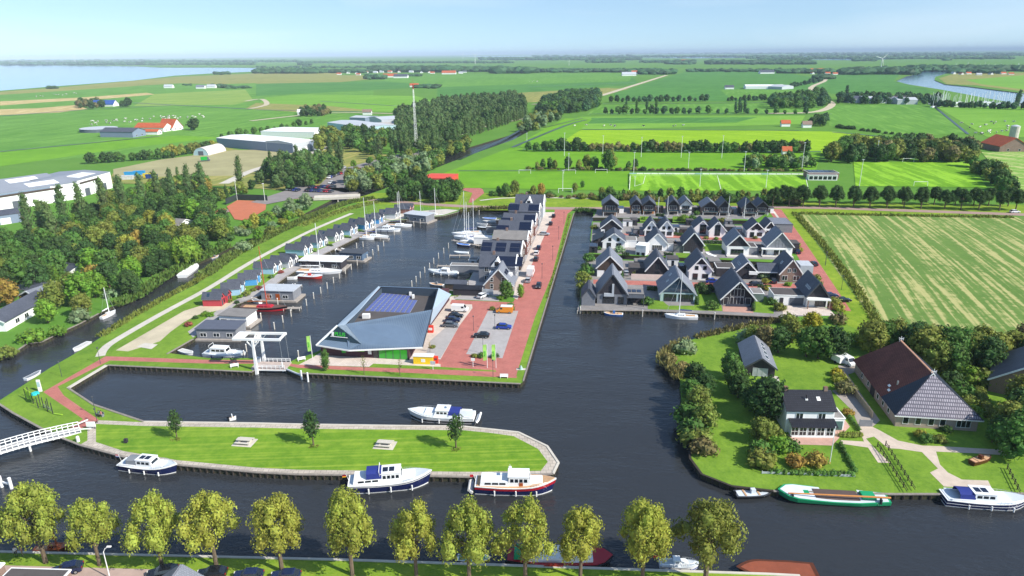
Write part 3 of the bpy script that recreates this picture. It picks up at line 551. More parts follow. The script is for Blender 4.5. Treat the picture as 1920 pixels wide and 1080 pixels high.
def _tree(kind, p, h, col, label, group=None, parts=True, wide=1.0, var=0.16, name=None):
    """p photo pixel of the foot (or world point)"""
    global _ti; _ti += 1
    q = G(*p) if len(p) == 2 else Vector(p)
    h0, tm, cm, wm = TK[kind][_ti % len(TK[kind])]; s = h / h0
    c = lin(PAL.get(col, col)); v = 1 + rnd.uniform(-var, var); c = (c[0] * v * rnd.uniform(0.92, 1.08), c[1] * v, c[2] * v, 1)
    nm = name or TN[kind]; cat = CATN.get(kind, 'tree'); rz = rnd.uniform(0, 6.28)
    if parts:
        t = thing(nm, label, cat, q, rz, group); t.scale = (s * wide, s * wide, s)
        link('trunk' if kind != 'bush' else 'stem', tm, t); link('crown' if kind != 'bush' else 'foliage', cm, t).color = c
    else:
        t = link(nm, wm); t.location = q; t.rotation_euler = (0, 0, rz); t.scale = (s * wide, s * wide, s); t.color = c; tag(t, label, cat, group, 'thing')
    return t
def line_pts(a, b, n, jit=0.0):
    A = G(*a); B = G(*b); out = []
    for i in range(n):
        t = (i + 0.5) / n if n > 1 else 0.5; p = A.lerp(B, t); out.append(p + Vector((rnd.uniform(-jit, jit), rnd.uniform(-jit, jit), 0)))
    return out
def fill(poly, spacing, jit=0.45):
    P = [G(*p) for p in poly]; Q = [(p.x, p.y) for p in P]; x0 = min(q[0] for q in Q); x1 = max(q[0] for q in Q); y0 = min(q[1] for q in Q); y1 = max(q[1] for q in Q)
    out = []; y = y0; r = 0
    while y < y1:
        x = x0 + (spacing / 2 if r % 2 else 0)
        while x < x1:
            a, b = x + rnd.uniform(-jit, jit) * spacing, y + rnd.uniform(-jit, jit) * spacing
            if pip(a, b, Q): out.append(Vector((a, b, GZ)))
            x += spacing
        y += spacing * 0.87; r += 1
    return out
def scrub(name, pts, width, h, cols, dens, label, size=0.3, cat=None, kind='stuff', jit=0.5):
    """reeds, brush and hedge growth along a line: one mass of leaf faces"""
    P = smoothline([G(*p) for p in pts]) if len(pts) > 2 else [G(*p) for p in pts]; g = np.random.default_rng(len(pts) * 7 + int(P[0].x * 10) % 997)
    V = []; F = []; n0 = 0
    for i in range(len(P) - 1):
        a, b = P[i], P[i + 1]; d = b - a; L = d.length; nrm = Vector((-d.y, d.x, 0)).normalized()
        for j in range(max(1, int(L * width * dens))):
            t = g.random(); u = (g.random() - 0.5) * width; hh = h * (0.35 + 0.75 * g.random()) * (1 - 0.5 * abs(2 * u / width) ** 2)
            c = a + d * t + nrm * u; z = GZ - 0.15; r = size * (0.6 + 0.8 * g.random()); ang = g.random() * 6.28; dx, dy = math.cos(ang) * r, math.sin(ang) * r; tx, ty = g.normal() * 0.3 * hh, g.normal() * 0.3 * hh
            V += [(c.x - dx, c.y - dy, z + hh * 0.1), (c.x + dx, c.y + dy, z + hh * 0.1), (c.x + tx + dx * 0.8, c.y + ty + dy * 0.8, z + hh * 0.75), (c.x + tx, c.y + ty, z + hh * 1.1)]
            F.append((n0, n0 + 1, n0 + 2, n0 + 3)); n0 += 4
    me = bpy.data.meshes.new(name); me.from_pydata(V, [], F); me.materials.append(LEAF); me.update()
    o = link(name, me); c = lin(PAL.get(cols, cols)); o.color = (*c, 1); return tag(o, label, cat, kind=kind)
def hedge(pts, width, h, col, label, closed=False, group=None, clump=0.55):
    P = [G(*p) for p in pts]; L = []
    for i in range(len(P) - 1):
        d = P[i + 1] - P[i]; n = max(1, int(d.length / (clump * 1.1)))
        for j in range(n):
            c = P[i] + d * (j / n) - P[0]
            for k in range(max(1, int(h / (clump * 1.3)))):
                for sd in ((-0.25, 0.25) if width > 1.2 else (0,)):
                    L.append((c.x + sd * width + rnd.uniform(-.1, .1), c.y + rnd.uniform(-.15, .15), clump * 0.7 + k * clump * 1.2, clump * rnd.uniform(0.85, 1.2) * max(0.8, min(1.3, width))))
    V, F = crown_data(L, 55, 0.15, len(L), core=0.8); me = bpy.data.meshes.new('hedge'); me.from_pydata(V.tolist(), [], F); me.materials.append(LEAF); me.update()
    o = link('hedge', me); o.location = P[0]; o.color = (*lin(PAL.get(col, col)), 1); return tag(o, label, 'hedge', group, 'thing')

# --- the row of street trees on the front bank
FT = [(-15, 1049, 140, 9.6), (86, 1055, 920, 10.6), (187, 1060, 937, 9.6), (304, 1062, 938, 9.6), (406, 1062, 933, 10.2), (529, 1072, 942, 10), (661, 1078, 933, 11), (781, 1080, 950, 10), (880, 1084, 951, 10.4), (985, 1086, 950, 10.2), (1088, 1086, 965, 9.4), (1204, 1090, 952, 10.4), (1322, 1092, 938, 12)]
for i, (x, y, top, h) in enumerate(FT):
    hh = Hz(G(x, y), top) if top > 200 else 9.6
    tree('street', (x, y), hh, 'street' if i < 12 else 'olive', 'yellow-green street tree on the front bank, %s from the left' % ORD[i] if i < 12 else 'dark green last street tree at the right end of the front bank row', 'street trees on the front bank', wide=rnd.uniform(.70, .84), var=0.12)
# --- young trees on the island and by the supermarket
for (x, y, top, lb) in [(332, 822, 767, 'leftmost slim young tree on the island lawn'), (588, 835, 767, 'middle slim young tree on the island lawn'), (855, 840, 773, 'right slim young tree on the island lawn before the moored yacht')]:
    tree('slim', (x, y), Hz(G(x, y), top), 'dark', lb, 'young trees on the island')
    scrub('grass_tuft', [(x - 8, y + 3), (x + 8, y + 3)], 1.6, 0.6, 'olive', 30, 'rough grass ring at the foot of an island tree', 0.1)
tree('column', (611, 695), 5.2, 'mid', 'dense green columnar tree at the supermarket corner', wide=0.95)
tree('sapling', (683, 702), 5.0, 'olive', 'thin sparse sapling before the dark red supermarket wall')
tree('sapling', (750, 704), 4.6, 'brown', 'thin bare-looking sapling before the green supermarket windows')
# --- left wood behind the canal
wood = [(-40, 640), (-40, 485), (40, 462), (150, 420), (235, 385), (320, 352), (385, 350), (402, 385), (400, 412), (425, 428), (436, 452), (385, 480), (335, 503), (292, 529), (255, 552), (200, 570), (140, 604), (60, 632)]
holes = [zc(0, 300, 4)(x, y) for x, y in ((1400, 470), (790, 760), (585, 850), (410, 985), (190, 1060))]
wl = {'dark': 'dark green broadleaf tree in the dense wood beyond the left canal', 'mid': 'mid green broadleaf tree in the dense wood beyond the left canal', 'olive': 'olive green broadleaf tree in the dense wood beyond the left canal', 'bright': 'bright green broadleaf tree in the dense wood beyond the left canal', 'autumn': 'rusty brown autumn tree in the dense wood beyond the left canal', 'yellow': 'yellowish tree in the dense wood beyond the left canal'}
for p in fill(wood, 7.9):
    s = (p - Vector((0, 0, CAM_H))); dd = s.dot(CF); px = 960 + FOC * s.dot(CR) / dd; py = 540 - FOC * s.dot(CU) / dd
    if any(abs(px - hx) < 22 and -5 < py - hy < 27 for hx, hy in holes) or (px < 72 and py > 578): continue
    c = rnd.choices(['dark', 'mid', 'olive', 'bright', 'autumn', 'yellow'], [36, 36, 18, 8, 2, 2])[0]
    tree('broad', p, rnd.uniform(6.5, 10.5), c, wl[c], 'trees of the left wood', parts=py > 400)
for x, y, top in [(60, 450, 355), (90, 465, 362), (125, 430, 340), (160, 425, 335), (200, 412, 330), (235, 405, 327), (270, 398, 322), (300, 392, 318), (327, 390, 310), (357, 380, 302), (383, 375, 298), (105, 470, 352), (452, 357, 290), (335, 340, 312), (510, 330, 282), (530, 345, 280), (560, 325, 270), (585, 330, 283), (225, 385, 330), (640, 318, 262)]:
    tree('poplar', (x, y), max(9, min(20, Hz(G(x, y), top))), 'poplar', 'tall ragged poplar on the edge of the left wood, %s planted in the row' % ORD[_ti % 50], 'poplars by the yard', parts=True, wide=0.85)
tree('conifer', (112, 545), 9, 'bright', 'bright green conical cypress in the left wood', wide=0.9)
tree('conifer', (425, 372), 8, 'dark', 'dark fir tree beside the road by the clay courts')
tree('willow', (350, 495), 10, '#7f9a35', 'pale weeping willow hanging over the left canal')
for x, y, h, c, lb in [(150, 602, 4.5, 'grey', 'round grey-green willow bush on the left canal lawn'), (62, 640, 5, 'bright', 'bright bush on the corner lawn of the left canal'), (108, 628, 3.6, 'bright', 'smaller bright bush beside the garden steps'), (15, 668, 3.4, 'olive', 'olive bush at the lower edge of the left canal garden'), (215, 556, 4.2, 'grey', 'grey-green bush leaning over the canal by the white boat'), (236, 552, 3, 'olive', 'low olive bush beside the grey-green canal bush'), (15, 575, 9, 'autumn', 'golden tree above the white canal house'), (178, 540, 8, 'autumn', 'orange-tinged tree beside the dark bungalow'), (262, 470, 8, 'autumn', 'rusty chestnut above the canal mooring'), (455, 470, 5, 'grey', 'grey willow bush in the middle of the canal bend'), (485, 452, 5.5, 'bright', 'fresh green bush at the canal bend'), (510, 440, 5, 'olive', 'olive bush beside the canal bend'), (545, 398, 7, 'grey', 'broad grey willow by the canal before the bridge'), (575, 390, 7.5, 'grey', 'second broad grey willow by the canal before the bridge'), (520, 406, 5.4, 'grey', 'grey willow nearest the clay court'), (560, 405, 4, 'olive', 'low olive bush below the grey willows'), (418, 420, 7, 'dark', 'dark tree in front of the clay court'), (505, 412, 5, 'olive', 'olive shrub below the clay court'), (478, 425, 6, 'yellow', 'tawny shrub mass below the clay court'), (530, 420, 4, 'yellow', 'yellowish shrub at the canal edge')]:
    tree('broad' if h > 5.2 else 'bush', (x, y), h, c, lb)
# bank growth along the left canal
scrub('reed_bank', [(186, 632), (250, 593), (300, 564), (360, 532), (395, 512)], 3.0, 1.2, 'olive', 9, 'reeds and scrub along the near bank of the left canal', 0.22)
scrub('reed_bank', [(215, 572), (258, 555), (297, 527), (350, 497), (425, 463)], 5.0, 2.2, '#5f7a34', 5, 'green growth along the far bank of the left canal', 0.35)
scrub('reed_bank', [(380, 518), (437, 478), (500, 445), (542, 425), (640, 384), (700, 372)], 6.0, 1.7, '#6a7c38', 6, 'tall scrub on the bank behind the far cottages', 0.35)
scrub('reed_bank', [(560, 424), (620, 402), (700, 380), (780, 372)], 7.0, 1.0, '#7f8a3c', 4, 'tawny rough grass behind the far cottages', 0.35)
scrub('reed_bank', [(862, 397), (900, 393), (945, 391), (985, 390)], 4.0, 1.8, '#6a6a38', 6, 'brown reeds at the head of the marina', 0.3)
scrub('reed_bank', [(1079, 396), (1095, 394), (1113, 397)], 4.0, 1.8, 'mid', 7, 'green reeds at the head of the straight canal', 0.3)
scrub('reed_bank', [(1302, 634), (1340, 625), (1400, 612), (1455, 603), (1490, 599)], 2.5, 1.5, 'brown', 9, 'brown reeds along the bay below the villas', 0.22)
scrub('reed_bank', [(1290, 640), (1264, 652), (1241, 673), (1262, 695), (1276, 712)], 3.2, 1.8, '#8b8550', 8, 'pale reeds on the point of the farm bank', 0.25)
scrub('hedge_bank', [(1490, 400), (1540, 455), (1590, 520), (1630, 580), (1650, 620)], 3.0, 1.4, 'olive', 6, 'rough ditch growth between villa road and hayfield', 0.28)
scrub('hedge_bank', [(1500, 401), (1600, 403), (1750, 406), (1900, 408)], 3.0, 1.4, 'olive', 5, 'rough ditch growth along the top of the hayfield', 0.3)
scrub('road_verge', [(1068, 403), (1052, 470), (1037, 518), (1026, 560)], 0.8, 0.7, 'olive', 8, 'weeds along the quay road kerb', 0.2)
# farm bank trees
z4 = zc(1200, 560, 2.667)
for x, y, h, c, lb in [(225, 270, 4.5, 'grey', 'grey willow bush on the tip of the farm bank'), (150, 320, 3.0, '#8b8550', 'pale reedy bush at the farm bank tip'), (215, 360, 3.2, '#8b8550', 'second pale reedy bush at the farm bank tip'), (270, 450, 6.5, 'dark', 'dark bank tree, highest of the farm bank row'), (245, 520, 5.5, 'mid', 'mid green bank tree, second of the farm bank row'), (320, 500, 6, 'dark', 'dark bank tree leaning inland in the farm bank row'), (290, 580, 6.5, 'olive', 'olive bank tree in the middle of the farm bank row'), (240, 610, 5, 'mid', 'small green bank tree over the water'), (320, 660, 6, 'olive', 'reddish olive bank tree in the farm bank row'), (265, 690, 5, 'mid', 'green bank shrub low over the water'), (310, 770, 4, 'brown', 'brownish shrub at the lower end of the farm bank row'), (285, 730, 5, 'olive', 'olive shrub near the lower end of the farm bank row'),
 (470, 460, 7, 'mid', 'tall tree beside the black barn on the farm lawn'), (490, 495, 5.5, 'dark', 'dark tree beside the black barn'), (450, 400, 6.5, 'mid', 'upper tree beside the black barn'), (620, 610, 10, 'dark', 'tall dark tree left of the white house'), (570, 570, 6.5, 'dark', 'dark tree behind the tall one left of the white house'), (640, 540, 6.5, 'dark', 'dark tree between barn and white house'), (600, 720, 5.5, 'olive', 'rounded olive tree below the white house'), (640, 690, 4, 'olive', 'olive shrub by the white house corner'), (610, 830, 4.5, 'olive', 'pale green shrub at the garden hedge corner'), (600, 790, 4, 'mid', 'green shrub at the garden hedge corner'), (700, 760, 3.4, 'bright', 'glossy round bush before the white house terrace'), (750, 755, 3.2, 'mid', 'second round bush before the white house terrace'),
 (780, 835, 3, 'autumn', 'small orange shrub in the white house garden'), (880, 830, 3, 'autumn', 'small rust-coloured tree in the white house garden'),
 (560, 240, 6, 'olive', 'brownish tree at the head of the farm lawn'), (620, 260, 7, 'brown', 'russet tree behind the black barn'), (690, 270, 7, 'dark', 'dark tree behind the black barn'), (760, 220, 6, 'olive', 'olive tree near the villa bay'), (850, 180, 6.5, '#a09a2a', 'bright yellow tree by the villa bay'), (830, 290, 8, 'mid', 'big green tree on the farm lawn edge'), (890, 300, 8.5, 'mid', 'second big green tree on the farm lawn edge'), (960, 300, 8.5, 'dark', 'dark pine-like tree beside the parked van'), (740, 130, 4, 'olive', 'low shrub on the villa bay shore'), (990, 120, 4, 'brown', 'tawny shrub at the end of the villa bay'), (540, 220, 5, 'grey', 'grey bush at the head of the farm lawn'),
 (1060, 230, 4, 'bright', 'small light green tree behind the van'), (1000, 420, 3, 'yellow', 'yellow shrub beside the farm drive'), (985, 385, 2.4, '#a5a02a', 'bright yellow hedge shrub by the farm drive'), (1020, 470, 3.5, 'brown', 'brown shrub beside the farm drive'), (1040, 580, 2, 'autumn', 'orange shrub by the garage'),
 (1400, 690, 2, 'yellow', 'yellow-flowered shrub before the farmhouse'), (1430, 715, 2.2, 'mid', 'green shrub before the farmhouse'), (1490, 715, 2.2, 'olive', 'olive shrub before the farmhouse'), (1530, 665, 1.8, 'dark', 'dark shrub at the farmhouse wall'), (1670, 590, 3, 'bright', 'bright shrub at the farmhouse corner'), (1610, 480, 4, 'mid', 'garden shrub right of the farmhouse'), (1650, 420, 5, 'bright', 'fresh green garden tree right of the farmhouse'), (1560, 430, 4, 'dark', 'dark garden shrub behind the farmhouse'), (1650, 530, 3, 'olive', 'low garden shrub right of the farmhouse'), (1720, 430, 5, 'olive', 'olive garden tree beside the clipped hedge')]:
    tree('broad' if h > 5.2 else 'bush', z4(x, y), h, c, lb)
for i, (x, y, h) in enumerate([(1150, 280, 9), (1210, 260, 8), (1270, 250, 8), (1360, 290, 9), (1420, 330, 10), (1480, 310, 9), (1540, 340, 10), (1600, 320, 9), (1660, 350, 9), (1720, 370, 9), (1780, 330, 8), (1840, 310, 8), (1900, 300, 9), (1480, 370, 8), (1560, 380, 8), (1390, 250, 7), (1700, 290, 8), (1930, 350, 8)]):
    c = rnd.choice(['dark', 'mid', 'olive', 'olive', 'brown']); tree('broad', z4(x, y), h, c, {'dark': 'dark', 'mid': 'mid green', 'olive': 'olive', 'brown': 'brownish'}[c] + ' broad tree in the belt behind the farmhouse, %s planted' % ORD[i], 'tree belt behind the farmhouse')
for i, (x, y, h) in enumerate([(1830, 700, 8), (1880, 640, 8), (1900, 760, 9), (1850, 800, 8), (1930, 700, 9), (1800, 720, 6), (1760, 720, 4), (1900, 560, 8), (1950, 620, 9)]):
    tree('broad', z4(x, y), h, rnd.choice(['dark', 'mid', 'olive']), 'dark broad tree at the right edge beside the farm drive', 'trees at the right edge of the farm')
hedge([z4(*p) for p in [(1690, 470), (1745, 600)]], 1.8, 1.6, 'olive', 'clipped olive hedge right of the farmhouse')
hedge([z4(*p) for p in [(1000, 730), (1080, 880)]], 1.0, 1.2, 'mid', 'dark clipped hedge beside the flagpole lawn')
hedge([z4(*p) for p in [(650, 870), (760, 878), (1075, 885)]], 1.1, 1.0, 'mid', 'low hedge along the foot of the white house garden')
hedge([z4(*p) for p in [(1010, 690), (1110, 690)]], 1.5, 1.4, 'olive', 'thick hedge beside the white house terrace')
hedge([z4(*p) for p in [(1050, 600), (1100, 670)]], 0.9, 1.0, 'mid', 'narrow hedge along the farm gate drive')
# ------------------------------------------------------------ middle-distance and far trees
def px_of(p):
    s = Vector(p) - Vector((0, 0, CAM_H)); d = s.dot(CF); return 960 + FOC * s.dot(CR) / d, 540 - FOC * s.dot(CU) / d
pop = [(768, 300), (748, 266), (742, 222), (830, 197), (960, 186), (990, 200), (985, 220), (900, 243), (862, 260), (835, 280)]
for p in fill(pop, 12.5, 0.35):
    tree('broad', p, rnd.uniform(11, 16), rnd.choice(['poplar', 'dark', 'poplar']), 'tall dark tree in the plantation behind the lattice mast', 'poplar plantation', parts=False, wide=.72, var=0.1)
for p in line_pts((848, 268), (985, 221), 26, 2): tree('poplar', p, rnd.uniform(12, 15), 'poplar', 'poplar in the straight row along the plantation road', 'poplar row by the plantation road', parts=False, var=0.1, wide=1.3)
for i, (x, y, h) in enumerate([(742, 290, 18), (752, 286, 17), (763, 292, 19), (735, 282, 16), (712, 300, 18), (705, 296, 16), (620, 300, 17), (633, 305, 15), (640, 296, 16), (790, 282, 15), (802, 286, 14), (815, 290, 14)]):
    tree('poplar', (x, y), h, 'poplar', 'tall single poplar near the car park, %s counted from the mast side' % ORD[i], 'poplars by the car park', parts=False)
def row(kind, a, b, n, h, col, lb, grp, jit=1.0, parts=False, hv=0.2, wide=1.0):
    for p in line_pts(a, b, n, jit): tree(kind, p, h * rnd.uniform(1 - hv, 1 + hv), col if isinstance(col, str) else rnd.choice(col), lb, grp, parts=parts, wide=wide)
def clump(poly, sp, h, cols, lb, grp, kind='broad', hv=0.25, wide=1.0):
    for p in fill(poly, sp): tree(kind, p, h * rnd.uniform(1 - hv, 1 + hv), rnd.choice(cols), lb, grp, parts=False, wide=wide)
zs_ = zc(1440, 360, 3.6)
for i, (x, y) in enumerate([(30, 98), (140, 98), (235, 100), (345, 102), (455, 104), (575, 106), (685, 108), (800, 110), (915, 112), (1030, 116), (1190, 118), (1300, 120), (1420, 124), (1560, 128), (1670, 124)]):
    tree('street', zs_(x, y), 9.2, 'dark', 'round dark tree in the avenue above the hayfield, %s from the left' % ORD[i], 'avenue above the hayfield', wide=0.95, var=0.08)
for i, p in enumerate(line_pts((1455, 379), (1905, 388), 14, 1)): tree('street', p, 8.4, 'dark', 'round dark tree in the rear row of the avenue, %s from the left' % ORD[i], 'rear row of the avenue', wide=0.95, var=0.08)
row('broad', (985, 284), (1100, 284), 8, 8.5, ['dark', 'mid'], 'rounded dark tree at the left of the windbreak behind the pitches', 'windbreak behind the pitches')
row('broad', (1075, 284), (1210, 285), 14, 6.0, ['brown', 'olive', 'dark'], 'russet tree in the windbreak behind the pitches', 'windbreak behind the pitches')
row('broad', (1205, 286), (1515, 287), 30, 8.0, ['dark', 'dark', 'mid', 'brown'], 'dark tree in the long right part of the windbreak behind the pitches', 'windbreak behind the pitches')
for i, (x, y, h) in enumerate([(1140, 320, 13), (1145, 318, 12), (1192, 315, 6), (1178, 318, 5), (1100, 317, 9), (1115, 318, 8), (1065, 318, 8), (1032, 316, 7), (1018, 316, 6), (1040, 318, 6), (1008, 318, 5), (1085, 318, 6)]):
    tree('broad', (x, y), h, rnd.choice(['dark', 'mid', 'olive']), 'tree in the hedge between the two pitches, %s of that group' % ORD[i], 'hedge trees between the pitches', parts=False, wide=0.8)
clump([(1400, 316), (1410, 306), (1500, 304), (1525, 314), (1500, 320)], 7, 7, ['mid', 'olive', 'grey'], 'bushy tree at the right end of the hedge between the pitches', 'bushes beside the clubhouse')
row('bush', (985, 318), (1520, 322), 60, 2.4, ['brown', 'olive', 'dark'], 'low shrub in the hedge between the pitches', 'low hedge shrubs between the pitches', hv=0.4)
clump([(1553, 306), (1565, 284), (1640, 280), (1700, 285), (1700, 300), (1640, 308)], 9, 11, ['dark', 'olive', 'mid'], 'big spreading tree in the clump beside the clubhouse', 'big trees by the clubhouse')
clump([(1650, 300), (1660, 282), (1720, 276), (1830, 282), (1835, 305), (1760, 306)], 9, 10, ['olive', 'dark', 'brown'], 'olive tree in the belt above the right-hand pitch', 'belt above the right-hand pitch')
clump([(1818, 312), (1860, 318), (1910, 372), (1880, 372), (1830, 330)], 7, 8, ['dark', 'mid', 'olive'], 'tree in the hedge right of the right-hand pitch', 'hedge right of the right-hand pitch')
row('bush', (1110, 374), (1500, 382), 46, 4.2, ['olive', 'mid', 'dark', 'brown'], 'shrub in the thick screen behind the stilt houses', 'shrub screen behind the stilt houses', jit=2, hv=0.35)
row('broad', (1130, 372), (1500, 378), 26, 5.2, ['olive', 'dark', 'mid'], 'small tree in the thick screen behind the stilt houses', 'tree screen behind the stilt houses', jit=1.5, hv=0.3, wide=0.7)
row('bush', (915, 366), (1110, 372), 20, 3.0, ['olive', 'mid', 'brown'], 'shrub along the pitch edge behind the quay row', 'shrubs behind the quay row', jit=2, hv=0.4)
for i, (x, y, h) in enumerate([(948, 368, 7), (965, 366, 8), (1000, 369, 6), (1015, 368, 7), (935, 366, 5), (1078, 360, 5), (1092, 352, 4), (1128, 372, 6)]): tree('broad', (x, y), h, rnd.choice(['olive', 'mid', 'autumn']), 'small tree by the pitch behind the quay row, %s from that group' % ORD[i], 'small trees behind the quay row', wide=0.8)
clump([(735, 385), (745, 362), (790, 352), (850, 358), (868, 380), (830, 384), (780, 378)], 6.5, 8, ['dark', 'mid', 'dark'], 'dense dark tree in the clump before the red sports hall', 'trees before the red sports hall')
clump([(640, 362), (650, 342), (720, 318), (790, 300), (835, 312), (800, 330), (740, 352), (690, 366)], 7.5, 7.5, ['grey', 'grey', 'mid', 'olive'], 'grey-green willow in the thicket along the hidden canal', 'willow thicket along the canal')
clump([(790, 322), (800, 300), (850, 275), (880, 270), (880, 285), (830, 305)], 8, 8, ['dark', 'olive', 'mid'], 'tree on the canal bank below the poplar plantation', 'bank trees below the plantation')
clump([(1005, 222), (1015, 196), (1060, 182), (1125, 180), (1120, 208), (1060, 214)], 11, 12, ['dark', 'mid', 'far'], 'dark tree in the copse where the country road meets the canal', 'copse by the country road')
clump([(975, 250), (985, 228), (1005, 222), (1060, 220), (1040, 232), (1000, 248)], 9, 8, ['olive', 'dark', 'grey'], 'bushy tree at the end of the canal', 'trees at the end of the canal')
clump([(590, 290), (600, 262), (660, 250), (735, 262), (720, 290), (690, 296), (660, 280)], 11, 10, ['dark', 'mid', 'olive'], 'dark tree among the far workshops', 'trees among the workshops')
clump([(480, 345), (500, 318), (560, 306), (630, 312), (640, 330), (580, 352), (520, 362)], 8, 9, ['dark', 'mid', 'poplar'], 'dark tree between the yard and the car park', 'trees between yard and car park')
clump([(385, 392), (400, 372), (470, 350), (480, 362), (420, 378), (405, 392)], 8, 5.5, ['dark', 'olive'], 'tree on the verge beside the clay courts', 'trees beside the clay courts')
for i, p in enumerate(fill([(318, 514), (350, 497), (440, 450), (500, 434), (560, 400), (600, 382), (575, 376), (520, 398), (470, 424), (420, 436), (350, 476)], 6.0)): tree('bush', p, rnd.uniform(2.6, 5), rnd.choice(['olive', 'mid', 'grey', 'bright', 'dark']), 'bushy shrub on the wooded west bank of the left canal', 'west bank shrubs', parts=False)
row('broad', (160, 308), (330, 296), 13, 6, ['dark', 'mid'], 'small dark tree in the row behind the big hall', 'tree row behind the big hall', hv=0.3)
row('broad', (300, 297), (410, 281), 12, 7.5, ['olive', 'dark', 'yellow'], 'olive tree in the row behind the round-roofed shed', 'tree row behind the round-roofed shed')
row('broad', (410, 264), (590, 232), 14, 6, ['dark', 'mid'], 'dark bush behind the long grey hall', 'bushes behind the long grey hall', hv=0.4)
row('street', (660, 318), (790, 292), 9, 6.5, ['mid', 'bright'], 'neat young tree in the car park', 'car park trees', jit=4)
clump([(560, 220), (570, 208), (610, 206), (620, 214), (600, 219)], 9, 7, ['dark', 'brown'], 'dark tree round the small far house in the meadow', 'trees round the small far house')
clump([(140, 203), (145, 195), (190, 194), (200, 202), (170, 205)], 13, 9, ['dark', 'dark', 'brown'], 'dark tree round the far blue-roofed farm', 'trees round the blue-roofed farm'); row('broad', (228, 201), (246, 200), 3, 11, 'dark', 'dark tree right of the far blue-roofed farm', 'trees right of the blue-roofed farm')
tree('broad', (365, 244), 12, 'dark', 'big lone dark tree right of the orange-roofed farm', parts=False, wide=1.2)
row('broad', (1130, 214), (1300, 214), 14, 8, ['far', 'dark', 'mid'], 'scattered tree along the ditch in the middle of the polder', 'ditch trees in the polder', hv=0.4); row('broad', (1300, 213), (1520, 214), 12, 7, ['far', 'mid'], 'scattered tree along the right part of the polder ditch', 'ditch trees right of the polder', hv=0.5)
row('poplar', (1165, 205), (1240, 208), 4, 16, ['far', 'mid'], 'tall tree standing over the polder ditch', 'tall ditch trees'); row('poplar', (1375, 212), (1400, 212), 4, 15, ['far'], 'tall tree over the right polder ditch', 'tall ditch trees right'); 
row('broad', (1140, 192), (1330, 190), 18, 8, ['far', 'dark'], 'tree in the thin row across the far polder', 'thin far tree row', hv=0.4); row('broad', (1360, 190), (1530, 186), 22, 8, ['far', 'dark'], 'tree in the dense right part of the far row', 'dense far tree row', hv=0.4)
clump([(1440, 204), (1450, 190), (1540, 180), (1560, 195), (1530, 205)], 14, 12, ['far', 'mid'], 'tree along the winding far road', 'trees along the winding road'); row('broad', (1480, 166), (1545, 152), 12, 10, ['far'], 'tree where the far road bends', 'trees at the road bend')
clump([(1565, 195), (1570, 186), (1700, 186), (1760, 190), (1760, 197), (1640, 197)], 16, 11, ['far', 'dark'], 'tree among the far riverside sheds', 'trees among the riverside sheds'); row('poplar', (1584, 188), (1586, 188), 1, 26, 'far', 'single tall poplar above the riverside sheds', 'single riverside poplar'); row('broad', (1740, 200), (1925, 206), 30, 8, ['far', 'dark'], 'dark tree in the hedge before the far marina', 'hedge before the far marina', jit=5)
row('poplar', (1900, 200), (1910, 200), 2, 20, 'far', 'tall tree beside the far marina', 'tall trees by the far marina')
row('bush', (1570, 240), (1600, 243), 5, 4.5, 'dark', 'dark shrub beside the field road', 'shrubs by the field road'); row('bush', (1610, 245), (1730, 258), 10, 3.5, 'dark', 'small shrub strung along the field road', 'small shrubs by the field road')
clump([(1518, 238), (1535, 226), (1550, 228), (1548, 238)], 8, 8, ['dark', 'far'], 'tree beside the pointed barn', 'trees by the pointed barn')
row('broad', (1450, 288), (1480, 286), 5, 8, 'dark', 'dark tree around the small red-roofed shed', 'trees by the red-roofed shed')
# the nearest far trees stay individuals, the rest of a kind is one mass for each wood
LEAF2 = leafmat(); LEAF2.name = 'leaf_mass'; _n = LEAF2.node_tree; _at = _n.nodes.new('ShaderNodeAttribute'); _at.attribute_name = 'tint'
for _l in list(_n.links):
    if _l.from_node.type == 'OBJECT_INFO': _s = _l.to_socket; _n.links.new(_at.outputs['Color'], _s)
LO = {'broad': [crown_data([(l[0], l[1], l[2], l[3] * 1.15) for l in lobes_round(random.Random(i), 10, 8, 1.2, 9, 2.1)], 5, 0.75, 200 + i, core=0.85) for i in range(3)], 'poplar': [crown_data([(.7 * math.cos(j * 2.4), .7 * math.sin(j * 2.4), 2.2 + j * 1.6, 1.2 + 1.1 * math.sin(math.pi * (.12 + .84 * j / 8))) for j in range(9)], 6, 0.7, 210 + i, up=.8, core=.85) for i in range(3)], 'bush': [crown_data([(1.2 * math.cos(j * 1.3), 1.2 * math.sin(j * 1.3), 0.9, 1.0) for j in range(5)], 10, 0.4, 220 + i, core=.85) for i in range(2)]}
LOH = {'broad': 10.0, 'poplar': 16.0, 'bush': 3.0}
have = {k: sum(1 for o in bpy.data.objects if o.name.split('.')[0] == TN[k]) for k in LOH}
mass = {}
for k in TN:
    L_ = sorted([d for d in DEFER if d[0] == k], key=lambda d: -d[2] / mpp(d[1])); nk = max(0, 290 - have.get(k, 0)) if k in LO else len(L_)
    for d in L_[:nk]: _tree(d[0], d[1], d[2], d[3], d[4], d[5], False, d[6], d[7])
    for d in L_[nk:]: mass.setdefault(d[5] or d[4], []).append(d)
